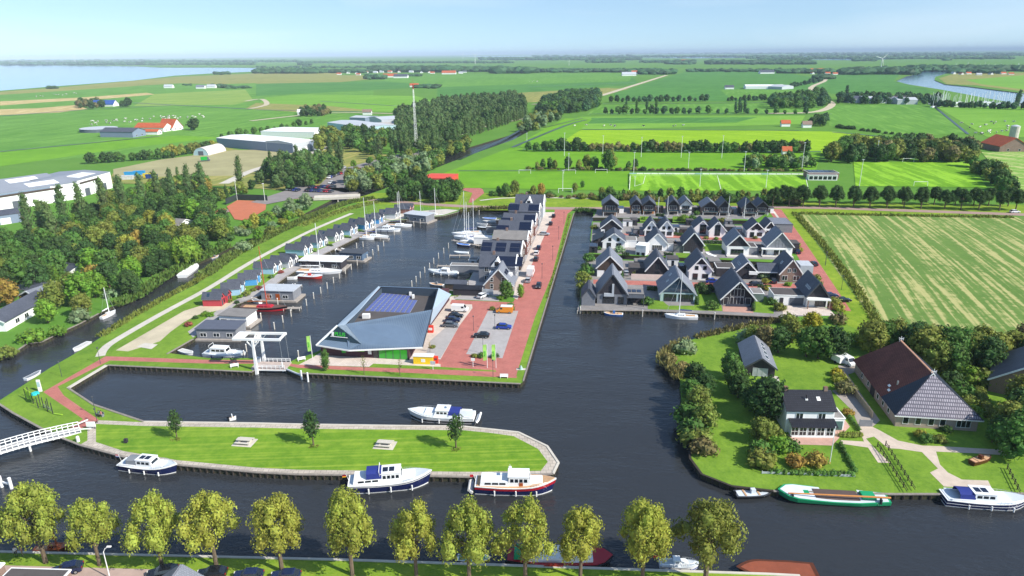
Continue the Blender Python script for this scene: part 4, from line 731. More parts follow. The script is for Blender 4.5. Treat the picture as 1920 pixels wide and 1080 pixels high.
for gname, ds in mass.items():
    V_ = []; F_ = []; T_ = []; n0 = 0
    for kind, p, h, col, lb, gr, wide, var in ds:
        Vk, Fk = LO[kind][rnd.randrange(len(LO[kind]))]; s = h / LOH[kind]; a = rnd.uniform(0, 6.28); ca, sa = math.cos(a), math.sin(a)
        q = np.stack([(Vk[:, 0] * ca - Vk[:, 1] * sa) * s * wide + p.x, (Vk[:, 0] * sa + Vk[:, 1] * ca) * s * wide + p.y, Vk[:, 2] * s + p.z], 1); V_.append(q); F_ += [tuple(i + n0 for i in f) for f in Fk]; n0 += len(q)
        c = np.array(lin(PAL.get(col, col))) * (1 + rnd.uniform(-var, var)); T_.append(np.tile(np.append(c, 1.0), (len(q), 1)))
    me = bpy.data.meshes.new('woodland'); me.from_pydata(np.concatenate(V_).tolist(), [], F_); me.materials.append(LEAF2); at = me.attributes.new('tint', 'FLOAT_COLOR', 'POINT'); at.data.foreach_set('color', np.concatenate(T_).ravel()); me.update()
    tag(link('woodland', me), 'mass of foliage: ' + gname, kind='stuff')
# distant woods: masses one cannot count
def belt(specs, label, col):
    g = np.random.default_rng(len(specs) * 31 + int(specs[0][0])); V = []; F = []; n0 = 0
    for x0, x1, y, hp, dens in specs:
        n = int((x1 - x0) * dens)
        for i in range(n):
            x = x0 + (x1 - x0) * (i + g.random()) / n; p = G(x, y + g.normal() * 0.5); s = mpp(p); r = s * hp * (0.35 + 0.5 * g.random()); q = ICO_V * (0.75 + 0.5 * g.random((12, 1))) * (r * (1.0 + 1.2 * g.random()), r * 1.4, r * 0.75) + (p.x, p.y, GZ + r * 0.55)
            V.append(q); F += [tuple(f + n0) for f in ICO_F]; n0 += 12
    me = bpy.data.meshes.new('distant_wood'); me.from_pydata(np.concatenate(V).tolist(), [], F); me.materials.append(LEAF); me.update(); o = link('distant_wood', me); o.color = (*lin(PAL.get(col, col)), 1); tag(o, label, kind='stuff')
belt([(480, 600, 137, 9, 1.2), (600, 700, 136, 7, 0.9), (700, 860, 135, 12, 0.9), (800, 940, 134, 10, 1.0), (930, 990, 137, 12, 1.0), (690, 720, 148, 9, 1.0), (740, 790, 143, 5, .6), (1000, 1240, 135, 7, 1.2), (1200, 1260, 139, 9, 1.0)], 'dark wooded village belt along the left horizon', 'far')
belt([(0, 300, 121.5, 6, 0.8), (0, 560, 116, 4, 0.5), (300, 480, 121, 4, 0.5), (560, 960, 118, 4, 0.5), (480, 900, 127, 4, 0.25)], 'faint wooded shore on the far side of the lake', 'far')
belt([(900, 1200, 112, 5, 1.0), (1100, 1170, 117, 6, 0.8), (1200, 1300, 117, 5, .7), (1250, 1300, 120, 7, .8), (1330, 1520, 120, 8, 0.9), (1440, 1520, 118, 8, 0.8), (1000, 1500, 107, 4, 0.5), (1400, 1900, 110, 5, 0.7), (1500, 1920, 104, 4, 0.6), (900, 1920, 101, 3, 0.35)], 'layered blue woods towards the right horizon', 'far')
belt([(1290, 1520, 134, 6, 0.5), (1460, 1560, 137, 8, 0.9), (1530, 1560, 148, 9, 0.8), (1580, 1720, 139, 13, 1.0), (1640, 1720, 133, 9, 0.9), (1700, 1920, 133, 11, 1.2), (1780, 1880, 137, 9, 1.0), (1600, 1640, 114, 6, .6), (1770, 1780, 113, 6, .8)], 'dark belt of trees round the far riverside village', 'far')
belt([(90, 105, 166, 5, .8), (395, 425, 164, 7, 0.8), (420, 470, 165, 5, .6), (345, 360, 160, 3, .8), (400, 430, 139, 5, .5), (478, 484, 136, 7, .8), (560, 580, 122, 5, .8), (780, 820, 165, 7, .6)], 'scattered far farm trees in the left meadows', 'far')
# ------------------------------------------------------------ buildings
ROOFD = brickmat('dark_roof_tiles', '#50545e', '#5b5f69', '#3a3d46', 0.34, 0.3, rough=0.6, rot=0.001, big=0.12); ROOFG = brickmat('grey_roof_tiles', '#7c8088', '#868a92', '#62656d', 0.34, 0.3, rough=0.6, rot=0.001, big=0.1)
ROOFB = brickmat('black_pan_tiles', '#2b2c33', '#36373f', '#17181d', 0.34, 0.34, rough=0.45, rot=0.001, mortar=0.05); ROOFR = brickmat('orange_roof_tiles', '#c4663c', '#b95a34', '#9a4a2c', 0.4, 0.4, rough=0.7, rot=0.001)
WW = M('white_render', '#f4f3f0', rough=0.8, var=0.05, sc=0.8); WB = M('pale_blue_boards', '#9fc3de', rough=0.7, var=0.06); BLUEW = M('blue_boards', '#4f97cf', rough=0.7, var=0.08); REDW = M('red_boards', '#b8444a', rough=0.7, var=0.08); PINKW = M('pink_boards', '#d9a9a6', rough=0.7, var=0.06); LGREY = M('light_grey_boards', '#b9bec2', rough=0.75, var=0.08)
TIMB = M('black_timber', '#38353a', rough=0.85, var=0.2, sc=1.5); BRNW = M('brown_timber', '#4d4038', rough=0.85, var=0.2, sc=1.5); GREYW = M('grey_timber', '#7f8186', rough=0.85, var=0.15, sc=1.2); GREENW = M('pale_green_boards', '#b6cbc8', rough=0.8, var=0.06); WARMW = M('warm_cedar', '#b5763f', rough=0.8, var=0.2, sc=1.5)
BRK = brickmat('brown_brick', '#8a5f50', '#7a5044', '#94867a', 0.22, 0.07, big=0.12); BRKR = brickmat('red_brick', '#8e4038', '#7c342e', '#7d6a60', 0.22, 0.07, big=0.1); BRKD = brickmat('dark_red_brick', '#5a2b33', '#4b232b', '#47343a', 0.22, 0.07, big=0.12); BRKP = brickmat('old_pale_brick', '#a98878', '#98766a', '#b0a498', 0.22, 0.07, big=0.14)
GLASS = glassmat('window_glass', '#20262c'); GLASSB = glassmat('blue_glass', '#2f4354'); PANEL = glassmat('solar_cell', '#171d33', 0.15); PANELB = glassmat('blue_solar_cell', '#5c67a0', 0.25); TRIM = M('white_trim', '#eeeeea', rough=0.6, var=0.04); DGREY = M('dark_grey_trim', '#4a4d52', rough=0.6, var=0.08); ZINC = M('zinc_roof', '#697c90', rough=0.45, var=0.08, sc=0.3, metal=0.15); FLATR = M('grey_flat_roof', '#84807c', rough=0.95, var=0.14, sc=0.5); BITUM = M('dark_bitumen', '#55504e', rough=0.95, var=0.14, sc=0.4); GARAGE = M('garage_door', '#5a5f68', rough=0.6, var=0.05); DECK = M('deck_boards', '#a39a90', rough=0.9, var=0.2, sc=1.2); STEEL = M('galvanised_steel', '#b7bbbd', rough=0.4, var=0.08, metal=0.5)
def window(par, face, u, z, w, h, W, D, cols=1, rows=1, fr=TRIM, gl=GLASS, t=0.08, name='window', y=None):
    """a framed window on face F/B/L/R of a W x D block whose front centre is the origin; u along the face"""
    m = MB(); e = 0.07; 
    m.box(-w / 2 - e, w / 2 + e, -t, 0.02, -e, 0); m.box(-w / 2 - e, w / 2 + e, -t, 0.02, h, h + e); m.box(-w / 2 - e, -w / 2, -t, 0.02, 0, h); m.box(w / 2, w / 2 + e, -t, 0.02, 0, h)
    for i in range(1, cols): m.box(-w / 2 + w * i / cols - 0.035, -w / 2 + w * i / cols + 0.035, -t, 0.02, 0, h)
    for i in range(1, rows): m.box(-w / 2, w / 2, -t + 0.01, 0.02, h * i / rows - 0.03, h * i / rows + 0.03)
    o = m.build(name, fr, par)
    MB().box(-w / 2, w / 2, -t * 0.5, 0.01, 0, h).build('pane', gl, o)
    a, p = {'F': (0, (u, 0, z)), 'B': (math.pi, (u, D, z)), 'R': (math.pi / 2, (W / 2, D / 2 + u, z)), 'L': (-math.pi / 2, (-W / 2, D / 2 + u, z))}[face]
    o.location = (p[0], p[1] if y is None else y, p[2]); o.rotation_euler = (0, 0, a); return o
def house(name, label, cat, p, W, D, he, hr, rz=RZ, wall=WW, roof=ROOFD, ox=0.35, oy=0.5, gable=None, barge=TRIM, wins=(), sky=(), chim=(), pv=(), group=None, split=None, gtop=True):
    """gable house, gable faces local -y; origin at the front centre. pv/sky: (side, along y, along slope 0..1, w, h)"""
    t = thing(name, label, cat, p, rz, group)
    m = MB(); w2 = W / 2
    m.loft([[(-w2, y, -0.3), (w2, y, -0.3), (w2, y, he), (0, y, hr - 0.12), (-w2, y, he)] for y in (0, D)]); m.build('wall', wall, t)
    sl = (hr - he) / w2; zl = he - sl * ox; r = MB(); th = 0.2
    rf = None
    for s in (-1, 1):
        r.slab([(s * (w2 + ox), -oy, zl), (s * (w2 + ox), D + oy, zl), (0, D + oy, hr), (0, -oy, hr)], -th)
    rf = r.build('roof', roof, t)
    if barge:
        for s in (-1, 1):
            b = MB(); b.slab([(s * (w2 + ox + 0.02), -oy - 0.09, zl - 0.12), (s * (w2 + ox + 0.02), -oy - 0.01, zl - 0.12), (0, -oy - 0.01, hr - 0.12), (0, -oy - 0.09, hr - 0.12)], -0.36); b.build('barge_board', barge, rf)
    if gable:
        zs = split if split is not None else he; k = w2 - 0.05 if zs <= he else (hr - zs) / sl - 0.05
        g = MB(); poly = [(-k, zs), (k, zs), (0, hr - 0.2)] if zs >= he else [(-k, zs), (k, zs), (k, he - 0.02), (0, hr - 0.2), (-k, he - 0.02)]
        g.loft([[(x, y, z) for x, z in poly] for y in (-0.05, 0.0)]); g.build('gable_cladding', gable, t)
    for wd in wins: window(t, *wd[:5], W, D, *wd[5:])
    ang = math.atan2(hr - he, w2)
    def onslope(s, y, f, w_, h_, mat, nm, par, lift):
        o = MB().box(-w_ / 2, w_ / 2, -h_ / 2, h_ / 2, 0, 0.06).build(nm, mat, par); L = math.hypot(w2 + ox, hr - zl)
        q = (1 - f); o.location = (s * (w2 + ox) * q + s * math.sin(ang) * (th + lift), y, zl + (hr - zl) * f + math.cos(ang) * (th + lift)); o.rotation_euler = (0, s * ang, 0); return o
    for s, y, f, w_, h_ in sky: 
        f_ = onslope(s, y, f, w_ + 0.16, h_ + 0.16, TRIM, 'skylight', rf, 0.0); MB().box(-w_ / 2, w_ / 2, -h_ / 2, h_ / 2, 0.05, 0.075).build('pane', GLASSB, f_)
    for s, y, f, w_, h_ in pv: onslope(s, y, f, w_, h_, PANEL, 'solar_panel', rf, 0.04)
    for x, y, hh in chim: MB().box(x - 0.3, x + 0.3, y - 0.3, y + 0.3, hr - 1.5, hr + hh).build('chimney', BRK, rf)
    return t
def annex(par, x0, x1, y0, y1, h, wall=WW, roof=FLATR, name='annex', edge=TRIM):
    MB().box(x0, x1, y0, y1, -0.3, h).build(name, wall, par)
    o = MB().box(x0 - 0.12, x1 + 0.12, y0 - 0.12, y1 + 0.12, h + 0.002, h + 0.2).build('annex_roof', edge, par)
    MB().box(x0 + 0.1, x1 - 0.1, y0 + 0.1, y1 - 0.1, h + 0.15, h + 0.23).build('roof_covering', roof, o)
def panel(par, x0, x1, y0, y1, z0, z1, mat, name): return MB().box(x0, x1, y0, y1, z0, z1).build(name, mat, par)
def front(xl, xr, yb, ye, yp, cv):
    """front gable measured in a zoomed view -> foot point, width, eave and ridge heights"""
    a = cv(xl, yb); b = cv(xr, yb); e = cv(0, ye)[1]; q = cv(0, yp)[1]; p = G((a[0] + b[0]) / 2, a[1]); W = (b[0] - a[0]) * mpp(p) * 1.01
    return p, W, Hz(p, e), Hz(p, q)

# --- the water villas, front row
V = 'water villas'
p, W, he, hr = front(105, 190, 800, 745, 690, z8); house('boathouse', 'small grey gabled boathouse at the villa park corner', 'boathouse', p, W, 8, he, hr, wall=GREYW, roof=ROOFD, barge=DGREY, oy=0.2, ox=0.15, group=V)
p, W, he, hr = front(205, 392, 790, 715, 600, z8)
t = house('villa', 'grey timber villa with swept dark roof beside the boathouse', 'house', p, W, 11, he - 0.6, hr, wall=GREYW, roof=ROOFG, barge=DGREY, gable=TIMB, split=3.2, oy=0.3, wins=[('F', -1.0, 0.3, 3.4, 2.0, 3, 1, DGREY), ('F', -1.2, 4.2, 1.6, 2.2, 1, 1, DGREY), ('F', 2.6, 0.3, 1.6, 2.1, 1, 1, DGREY)], group=V)
panel(t, -2.4, 0.2, -0.5, 0.05, 2.55, 3.5, LGREY, 'balcony'); panel(t, -0.1, 0.5, -0.45, 0.0, 2.6, 6.4, LGREY, 'fin_wall')
annex(t, 4.0, 9.5, 1.5, 7, 2.7, TIMB, FLATR, edge=DGREY)
for i in range(3): panel(t, 4.5 + i * 1.5, 5.7 + i * 1.5, 3.0, 5.4, 2.95, 3.05, PANEL, 'solar_panel')
panel(t, 4.2, 9.3, -1.5, 1.4, 2.6, 2.75, DGREY, 'pergola_roof')
for x in (4.3, 9.2): panel(t, x - .1, x + .1, -1.45, -1.25, 0, 2.6, DGREY, 'pergola_post')
p, W, he, hr = front(612, 828, 775, 715, 615, z8)
house('villa', 'villa with pale green left wall and all-glass gable behind the white sailboat', 'house', p, W, 11.5, he - 0.3, hr, wall=GREENW, roof=ROOFG, barge=LGREY, gable=GLASSB, split=2.9, wins=[('F', -2.2, 0.2, 3.6, 2.2, 3, 1, DGREY), ('F', 2.4, 0.2, 4.2, 2.2, 3, 1, DGREY), ('F', -1.0, 3.4, 2.2, 2.0, 2, 1, DGREY), ('F', 1.6, 3.4, 2.0, 2.0, 2, 1, DGREY)], sky=[(-1, 4, 0.5, 0.8, 1.2), (-1, 7, 0.7, 0.8, 1.2)], group=V)
p, W, he, hr = front(1003, 1208, 800, 750, 640, z8)
t = house('villa', 'largest front-row villa with navy roof, white barge boards and tall glazed gable', 'house', p, W, 12, he, hr, wall=GREYW, roof=ROOFD, gable=TIMB, split=0.4, oy=1.2, wins=[('F', -0.3, 3.0, 3.8, 2.2, 4, 1, TRIM, GLASSB), ('F', -0.3, 0.2, 3.8, 2.4, 4, 1, TRIM, M('curtained_glass', '#c9d0d2', rough=.2, var=.2)), ('F', 2.9, 0.2, 1.5, 2.3, 1, 1), ('F', -3.4, 0.3, 1.2, 2.2, 1, 1), ('F', -0.3, 5.4, 1.5, 1.2, 2, 1)], chim=[], group=V)
panel(t, -3.6, 3.8, -1.1, -1.0, 0.1, 0.9, GLASSB, 'glass_balustrade'); annex(t, W / 2 + 0.3, W / 2 + 3.5, 4, 9, 2.5, M('sage_boards', '#6f7f78'), FLATR)
p, W, he, hr = front(1548, 1678, 808, 738, 650, z8)
t = house('villa', 'right-hand front villa with white garage wing and grey slate roof', 'house', p, W, 11, he, hr, wall=WW, roof=ROOFD, barge=DGREY, gable=TIMB, split=3.0, oy=0.8, sky=[(-1, 2.0, 0.45, 0.6, 1.4), (-1, 3.2, 0.45, 0.6, 1.4), (-1, 4.4, 0.45, 0.6, 1.4)], wins=[('F', 1.0, 0.2, 3.0, 2.2, 3, 1, DGREY)], group=V)
annex(t, -W / 2 - 9, -W / 2 - 0.02, 1.0, 7.5, 2.9, WW, BITUM); panel(t, -W / 2 - 4.4, -W / 2 - 0.5, 0.88, 1.02, 0.1, 2.3, GARAGE, 'garage_door'); panel(t, -W / 2 - 7.2, -W / 2 - 6.2, 0.9, 1.02, 0.1, 2.2, TIMB, 'door'); panel(t, -W / 2 - 0.4, W / 2 + 0.2, -2.2, -0.05, 2.7, 3.05, TRIM, 'canopy')
for x in (-W / 2, W / 2): panel(t, x - 0.15, x + 0.15, -2.1, -1.8, 0, 2.7, BRK, 'canopy_post')
# third row
def villa(x, lb, D=10, wall=WW, roof=ROOFD, gable=None, split=None, wins=None, cv=z8, **k):
    p, W, he, hr = front(*x, cv)
    if wins is None: wins = [('F', -W * 0.18, he + 0.1, 1.0, 1.2, 1, 1, DGREY), ('F', W * 0.18, he + 0.1, 1.0, 1.2, 1, 1, DGREY), ('F', -W * 0.22, 0.2, 1.5, 2.0, 1, 1, DGREY), ('F', W * 0.22, 0.7, 1.8, 1.4, 2, 1, DGREY), ('R', 0, 0.8, 1.6, 1.3, 2, 1, DGREY)]
    return house('villa', lb, 'house', p, W, D, he, hr, wall=wall, roof=roof, gable=gable, split=split, wins=wins, group=V, **k), W
big = lambda w=2.6, z=0.2, h=2.2: [('F', 0, z, w, h, 3, 1, DGREY), ('F', 0, 3.2, w * 0.7, 1.5, 2, 1, DGREY)]
villa((205, 360, 615, 555, 480), 'villa with brown timber gable above white walls, left end of the third row', 11, gable=BRNW, split=2.3, roof=ROOFG, wins=[('F', -0.6, 0.2, 2.0, 3.2, 2, 1, DGREY)])
t, W = villa((520, 660, 622, 572, 485), 'dark brick villa in the third row with white barge boards', 10, wall=TIMB, wins=big(1.4)); annex(t, -W / 2 - 5.5, -W / 2 - 0.3, 2, 8, 2.6, TIMB, BITUM, edge=DGREY); panel(t, -W / 2 - 5, W / 2 + 2, -2.2, -2.05, 0, 1.9, M('pale_fence', '#d9cbc0', var=0.08), 'garden_fence')
villa((795, 935, 635, 570, 490), 'white villa with dark gable peak in the middle of the third row', 11, gable=TIMB, split=5.4)
t, W = villa((1100, 1225, 630, 580, 520), 'black timber villa with white balcony behind the largest front-row villa', 10, wall=TIMB, roof=ROOFG, wins=[('F', 0, 3.4, 1.4, 1.2, 2, 1, DGREY)], sky=[(-1, 3, .5, .6, 1.2), (-1, 5, .5, .6, 1.2)]); annex(t, -W / 2 - 6, -W / 2 - 0.3, 2, 8, 3.0, TIMB, BITUM); panel(t, 0.6, W / 2, -0.9, -0.06, 1.9, 2.9, TRIM, 'balcony')
t, W = villa((1380, 1512, 650, 592, 505), 'brown brick villa with white windows at the right end of the third row', 11, wall=BRK, wins=[('F', -0.7, 3.4, 0.9, 1.2, 2, 1), ('F', 0.9, 3.4, 0.9, 1.2, 2, 1), ('F', -1.9, 0.7, 1.6, 1.5, 2, 1), ('F', 1.7, 0.7, 1.8, 1.5, 2, 1)], sky=[(-1, 5, .5, .9, 1.2)]); 
m = MB(); m.slab([(-W / 2 - 6.5, 2, 2.6), (-W / 2 + .2, 2, 2.6), (-W / 2 + .2, 5.5, 4.8), (-W / 2 - 6.5, 5.5, 4.8)], 0.2); m.slab([(-W / 2 - 6.5, 9, 2.6), (-W / 2 + .2, 9, 2.6), (-W / 2 + .2, 5.5, 4.8), (-W / 2 - 6.5, 5.5, 4.8)], 0.2); m.build('wing_roof', ROOFD, t); panel(t, -W / 2 - 6.2, -W / 2, 4.5, 8.8, -0.3, 2.5, TIMB, 'wing'); panel(t, -W / 2 - 6.6, -W / 2 + 0.2, 1.85, 2.0, 2.4, 2.75, TRIM, 'fascia'); panel(t, W / 2 + .4, W / 2 + 4.5, 4, 10, -0.3, 4.6, LGREY, 'side_wing')
# second row
t, W = villa((240, 382, 432, 385, 335), 'white villa with dark lean-to wing at the left end of the second row', 9.5); panel(t, -W / 2 - 3.6, -W / 2, 1, 9, -0.3, 2.5, TIMB, 'wing'); m = MB(); m.slab([(-W / 2 - 4, 0.5, 2.6), (-W / 2 + 0.4, 0.5, 4.6), (-W / 2 + 0.4, 9.5, 4.6), (-W / 2 - 4, 9.5, 2.6)], 0.2); m.build('wing_roof', ROOFB, t); annex(t, W / 2 + 0.1, W / 2 + 4.4, 2, 8, 2.7)
t, W = villa((525, 652, 447, 400, 335), 'all-white villa with plain gable in the second row', 10, wins=[('F', 0, 0.2, 3.6, 2.0, 5, 1), ('R', 1, 0.8, 1.6, 1.2, 2, 1)]); annex(t, W / 2 + 0.2, W / 2 + 3.6, 0.5, 6, 2.6)
t, W = villa((760, 882, 462, 405, 330), 'second-row villa with dark glazed gable and white side piers', 10, gable=TIMB, split=0.6, wins=big(2.0)); annex(t, -W / 2 - 3.4, -W / 2 - 0.2, 0.5, 6, 2.6, M('grey_boards', '#6e6f70'), BITUM, edge=DGREY)
t, W = villa((1040, 1175, 478, 415, 345), 'second-row villa with black gable over a white base, wide window to the water', 11, roof=ROOFG, gable=TIMB, split=3.6, wins=[('F', -0.3, 0.4, 4.4, 2.0, 4, 1, DGREY), ('F', 0, 4.0, 2.4, 1.6, 3, 1, DGREY)]); annex(t, W / 2 + 0.2, W / 2 + 3.2, 2, 8, 2.7, GREYW, BITUM); panel(t, -W / 2 - .3, W / 2 + 3, -2.4, -0.2, -0.2, 0.35, M('pale_deck', '#cfc9c0', var=0.1), 'deck')
t, W = villa((1300, 1452, 478, 415, 330), 'villa at the right end of the second row with white porch', 10, roof=ROOFG, gable=GREYW, split=3.0, wins=[('F', -1.2, 3.2, 1.0, 2.6, 1, 1, DGREY), ('F', 1.2, 3.2, 1.0, 2.6, 1, 1, DGREY), ('F', 0, 0.2, 4.0, 2.1, 3, 1, DGREY)]); panel(t, -W / 2 - 2.4, 1.5, -1.8, -0.1, 2.6, 2.95, TRIM, 'porch_roof'); panel(t, -W / 2 - 2.2, W / 2, -2.6, -0.1, -0.2, 0.3, M('pale_deck'), 'deck')
for x in (-W / 2 - 2.2, -0.6): panel(t, x - .12, x + .12, -1.7, -1.46, 0.3, 2.6, TRIM, 'porch_post')
annex(t, W / 2 + 0.1, W / 2 + 3.4, 4, 9, 3.6, TIMB, BITUM, edge=DGREY)
# first row (pairs)
for x, lb, kw in [((230, 362, 342, 300, 245), 'white villa with black gable centre at the left end of the first gabled row', dict(gable=TIMB, split=2.2)), ((510, 592, 352, 310, 255), 'left half of the white pair of villas behind the all-white villa', {}), ((602, 692, 357, 310, 255), 'right half of the white pair of villas with two small gable windows', dict()), ((830, 925, 342, 300, 255), 'white villa with tall black window in the middle pair', dict(wins=[('F', 0.3, 0.3, 2.4, 3.8, 1, 1, DGREY)])), ((925, 1025, 362, 315, 260), 'white villa with black-framed window strip in the middle pair', dict(wins=[('F', 0, 0.8, 2.0, 4.4, 2, 3, DGREY)])), ((1170, 1275, 362, 315, 265), 'white villa with two oval gable windows in the right pair', dict(gable=TIMB, split=3.4)), ((1277, 1347, 352, 305, 260), 'white villa with dark gable at the right end of the first gabled row', dict(gable=TIMB, split=3.4))]:
    villa(x, lb, 9, **kw)
p = G(*z8(1385, 330)); t = thing('garage', 'long flat-roofed grey garage beside the villa road', 'garage', p, RZ, V); annex(t, -4.5, 4.5, 0, 12, 3.4, GREYW, ROOFG, edge=DGREY); panel(t, -3.8, -0.6, -0.1, 0.01, 0, 2.3, GARAGE, 'garage_door')
# raised row on stilts
for x, lb, wl in [((238, 335, 218, 150, 112), 'lone stilt house with glazed gable at the head of the canal', BRK), ((420, 485, 205, 148, 115), 'left stilt house of the orange-walled pair', WARMW), ((495, 575, 208, 150, 118), 'right stilt house of the orange-walled pair', WARMW), ((655, 725, 210, 150, 115), 'dark stilt house with bright right roof slope, left of the second pair', TIMB), ((735, 810, 202, 150, 115), 'white stilt house, right of the second pair', WW), ((875, 975, 212, 165, 127), 'stilt house with cedar-lined gable, left of the third pair', BRK), ((980, 1055, 216, 165, 122), 'dark stilt house, right of the third pair', TIMB), ((1130, 1222, 220, 170, 127), 'black stilt house, left of the last pair', TIMB), ((1222, 1300, 212, 165, 127), 'dark stilt house with deck, right of the last pair', GREYW)]:
    p, W, he, hr = front(*x, z8); t = house('stilt_house', lb, 'house', p, W, 9, he, hr, wall=wl, roof=ROOFD if rnd.random() < .6 else ROOFG, barge=DGREY, oy=1.1, gable=TIMB if wl is not WW else None, split=he * 0.42, wins=[('F', 0, he * 0.46, W * 0.62, he * 0.42, 4, 1), ('F', 0, he * 0.05, W * 0.5, 1.8, 2, 1, DGREY)], group='stilt houses of the back row')
    panel(t, -W / 2 + 0.2, W / 2 - 0.2, -2.3, -0.06, he * 0.38, he * 0.42, DECK, 'balcony'); panel(t, -W / 2 + 0.2, W / 2 - 0.2, -2.32, -2.28, he * 0.42, he * 0.56, GLASSB, 'balustrade')
    for s in (-1, 1): panel(t, s * (W / 2 - 0.5) - 0.12, s * (W / 2 - 0.5) + 0.12, -2.25, -2.0, -0.3, he * 0.38, TRIM, 'post')

# --- row houses between the marina and the quay road (gables to the street)
zr = zc(800, 440, 8); zn = zc(870, 350, 10.09)
p, W, he, hr = front(870, 1290, 838, 752, 520, zr)
t = house('row_house', 'brick end house of the quay row with steep gable and light right roof', 'house', p, W, 9, he, hr, wall=BRK, roof=ROOFG, wins=[('F', -2.2, 3.0, 0.9, 1.3, 1, 2), ('F', 1.4, 3.0, 0.9, 1.3, 1, 2), ('F', -2.2, 0.6, 0.9, 1.5, 1, 2), ('F', 1.4, 0.6, 0.9, 1.5, 1, 2)], pv=[(1, 2.6, 0.62, 1.3, 1.9), (1, 5.0, 0.62, 1.3, 1.9)], group='quay row houses')
d = MB().box(-0.8, 0.8, -0.9, 0.9, -0.4, 0.5).build('dormer', TRIM, t); d.location = (W * 0.33, 5, he + 1.9); d = MB().box(-0.8, 0.8, -0.9, 0.9, -0.4, 0.5).build('dormer', TRIM, t); d.location = (-W * 0.33, 6, he + 1.9)
RW = [  # foot of the street corner nearest the camera (pixel), N-S width, depth W, eave, ridge, wall, roof, pv, label
 ((966, 531), 8.0, 12.0, 6.0, 10.0, GREYW, ROOFD, 2, 'tall quay house with small white dormer gable behind the brick end house', True),
 ((976, 507), 11.0, 14.0, 6.5, 10.5, BRNW, ROOFD, 6, 'broad quay house whose whole camera-side roof is black solar panels', False),
 ((988, 478), 9.0, 13.0, 6.5, 9.5, BRKR, FLATR, 0, 'quay house with flat grey upper roof north of the solar roof', False),
 ((995, 461), 9.0, 13.0, 6.5, 10.5, BRK, ROOFD, 3, 'quay house with stepped white street gable and grey roof', False),
 ((1003, 443), 9.0, 13.5, 6.0, 10.0, BRKR, ROOFD, 3, 'dark red quay house with square solar field on a hipped grey roof', False),
 ((1010, 424), 9.0, 13.0, 7.0, 10.5, GREYW, ROOFD, 4, 'quay house with twin black solar strips near the canal head', False),
 ((1018, 408), 10, 13, 6.5, 11, LGREY, ROOFD, 0, 'northernmost quay house with white centre gable', True)]
for (px, W, D, he, hr, wl, rf, npv, lb, gab) in RW:
    he -= .8; hr -= 1.6
    c = G(px[0], px[1]); dirn = Vector((math.sin(-RZ) * 1.0, math.cos(RZ), 0)); foot = c + Vector((math.sin(R(8.9)), math.cos(R(8.9)), 0)) * (W / 2)
    wins = [('F', u * W * 0.27, z, 1.0, 1.5, 1, 2) for u in (-1, 0, 1) for z in (0.8, 3.6)] + [('F', 0, 6.7, 1.0, 1.3, 1, 2)] + [('L', u, z, 1.1, 1.4, 2, 1) for u in (-3.5, 0, 3.5) for z in (0.8, 3.6)]
    t = house('row_house', lb, 'house', foot, W, D, he, hr, rz=R(90 - 8.9), wall=wl, roof=rf, oy=0.15, ox=0.2, wins=wins, group='quay row houses', pv=[(-1, 2.2 + (D - 4) * (i % max(1, (npv + 1) // 2)) / max(1, (npv + 1) // 2 - 1 or 1), 0.32 + 0.34 * (i // max(1, (npv + 1) // 2)), 2.0, (D - 3) / max(1, (npv + 1) // 2) - 0.15) for i in range(npv)])
    for y in (-0.1,):   # raised white gable parapets
        q = MB(); w2 = W / 2; q.loft([[(-w2 - .1, yy, he - .6), (-w2 - .1, yy, he + .25), (-.3, yy, hr + .3), (.3, yy, hr + .3), (w2 + .1, yy, he + .25), (w2 + .1, yy, he - .6), (0, yy, hr - .4)] for yy in (y - 0.22, y + 0.14)]); q.build('gable_parapet', TRIM, t)
    MB().box(-0.4, 0.4, D * 0.6, D * 0.6 + 0.8, hr - 1, hr + 1.1).build('chimney', BRK, t)
    if gab:
        g = MB(); x0 = -W / 2 - 0.1; g.loft([[(x0, D / 2 - 2, he - .4), (x0, D / 2 + 2, he - .4), (x0, D / 2 + 2, he + 0.2), (x0, D / 2, hr - 0.3), (x0, D / 2 - 2, he + 0.2)], [(0, D / 2 - 2, he - .4), (0, D / 2 + 2, he - .4), (0, D / 2 + 2, he + 0.2), (0, D / 2, hr - 0.3), (0, D / 2 - 2, he + 0.2)]]); o = g.build('dormer', TRIM, t); MB().box(x0 - 0.05, x0, D / 2 - 0.7, D / 2 + 0.7, he + 0.3, he + 1.9).build('pane', GLASS, o)
# sheds and jetties behind the quay row
def shed(px, W, D, h, rz, wall, roof, lb, gable=True):
    p = G(*px); 
    if gable: return house('shed', lb, 'shed', p, W, D, h, h + W * 0.22, rz=rz, wall=wall, roof=roof, barge=None, oy=0.1, ox=0.15, wins=[('F', 0, 0.2, 0.9, 1.9, 1, 1)], group='sheds behind the quay row')
    t = thing('shed', lb, 'shed', p, rz, 'sheds behind the quay row'); annex(t, -W / 2, W / 2, 0, D, h, wall, roof); panel(t, -0.5, 0.5, -0.06, 0.01, 0.05, 2.0, TIMB, 'door'); return t
shed((905, 552), 3.4, 9.0, 2.0, R(83), TIMB, ROOFB, 'black pitched shed between supermarket and brick end house')
shed((877, 541), 3.6, 7.0, 1.9, R(83), BRNW, ROOFD, 'brown-roofed boathouse at the waterside fence')
shed((912, 528), 4.0, 4.0, 2.2, RZ, TIMB, LGREY, 'black shed with light flat roof in the end house garden', False)
shed((905, 508), 3.0, 11.0, 2.1, R(83), GREYW, FLATR, 'long grey flat carport behind the quay row', False)
shed((887, 500), 3.0, 3.2, 2.3, RZ, LGREY, FLATR, 'small grey summerhouse on the marina side', False)
shed((925, 470), 3.6, 4.0, 2.4, RZ, TIMB, TRIM, 'black shed with white flat roof below the solar-roofed house', False)
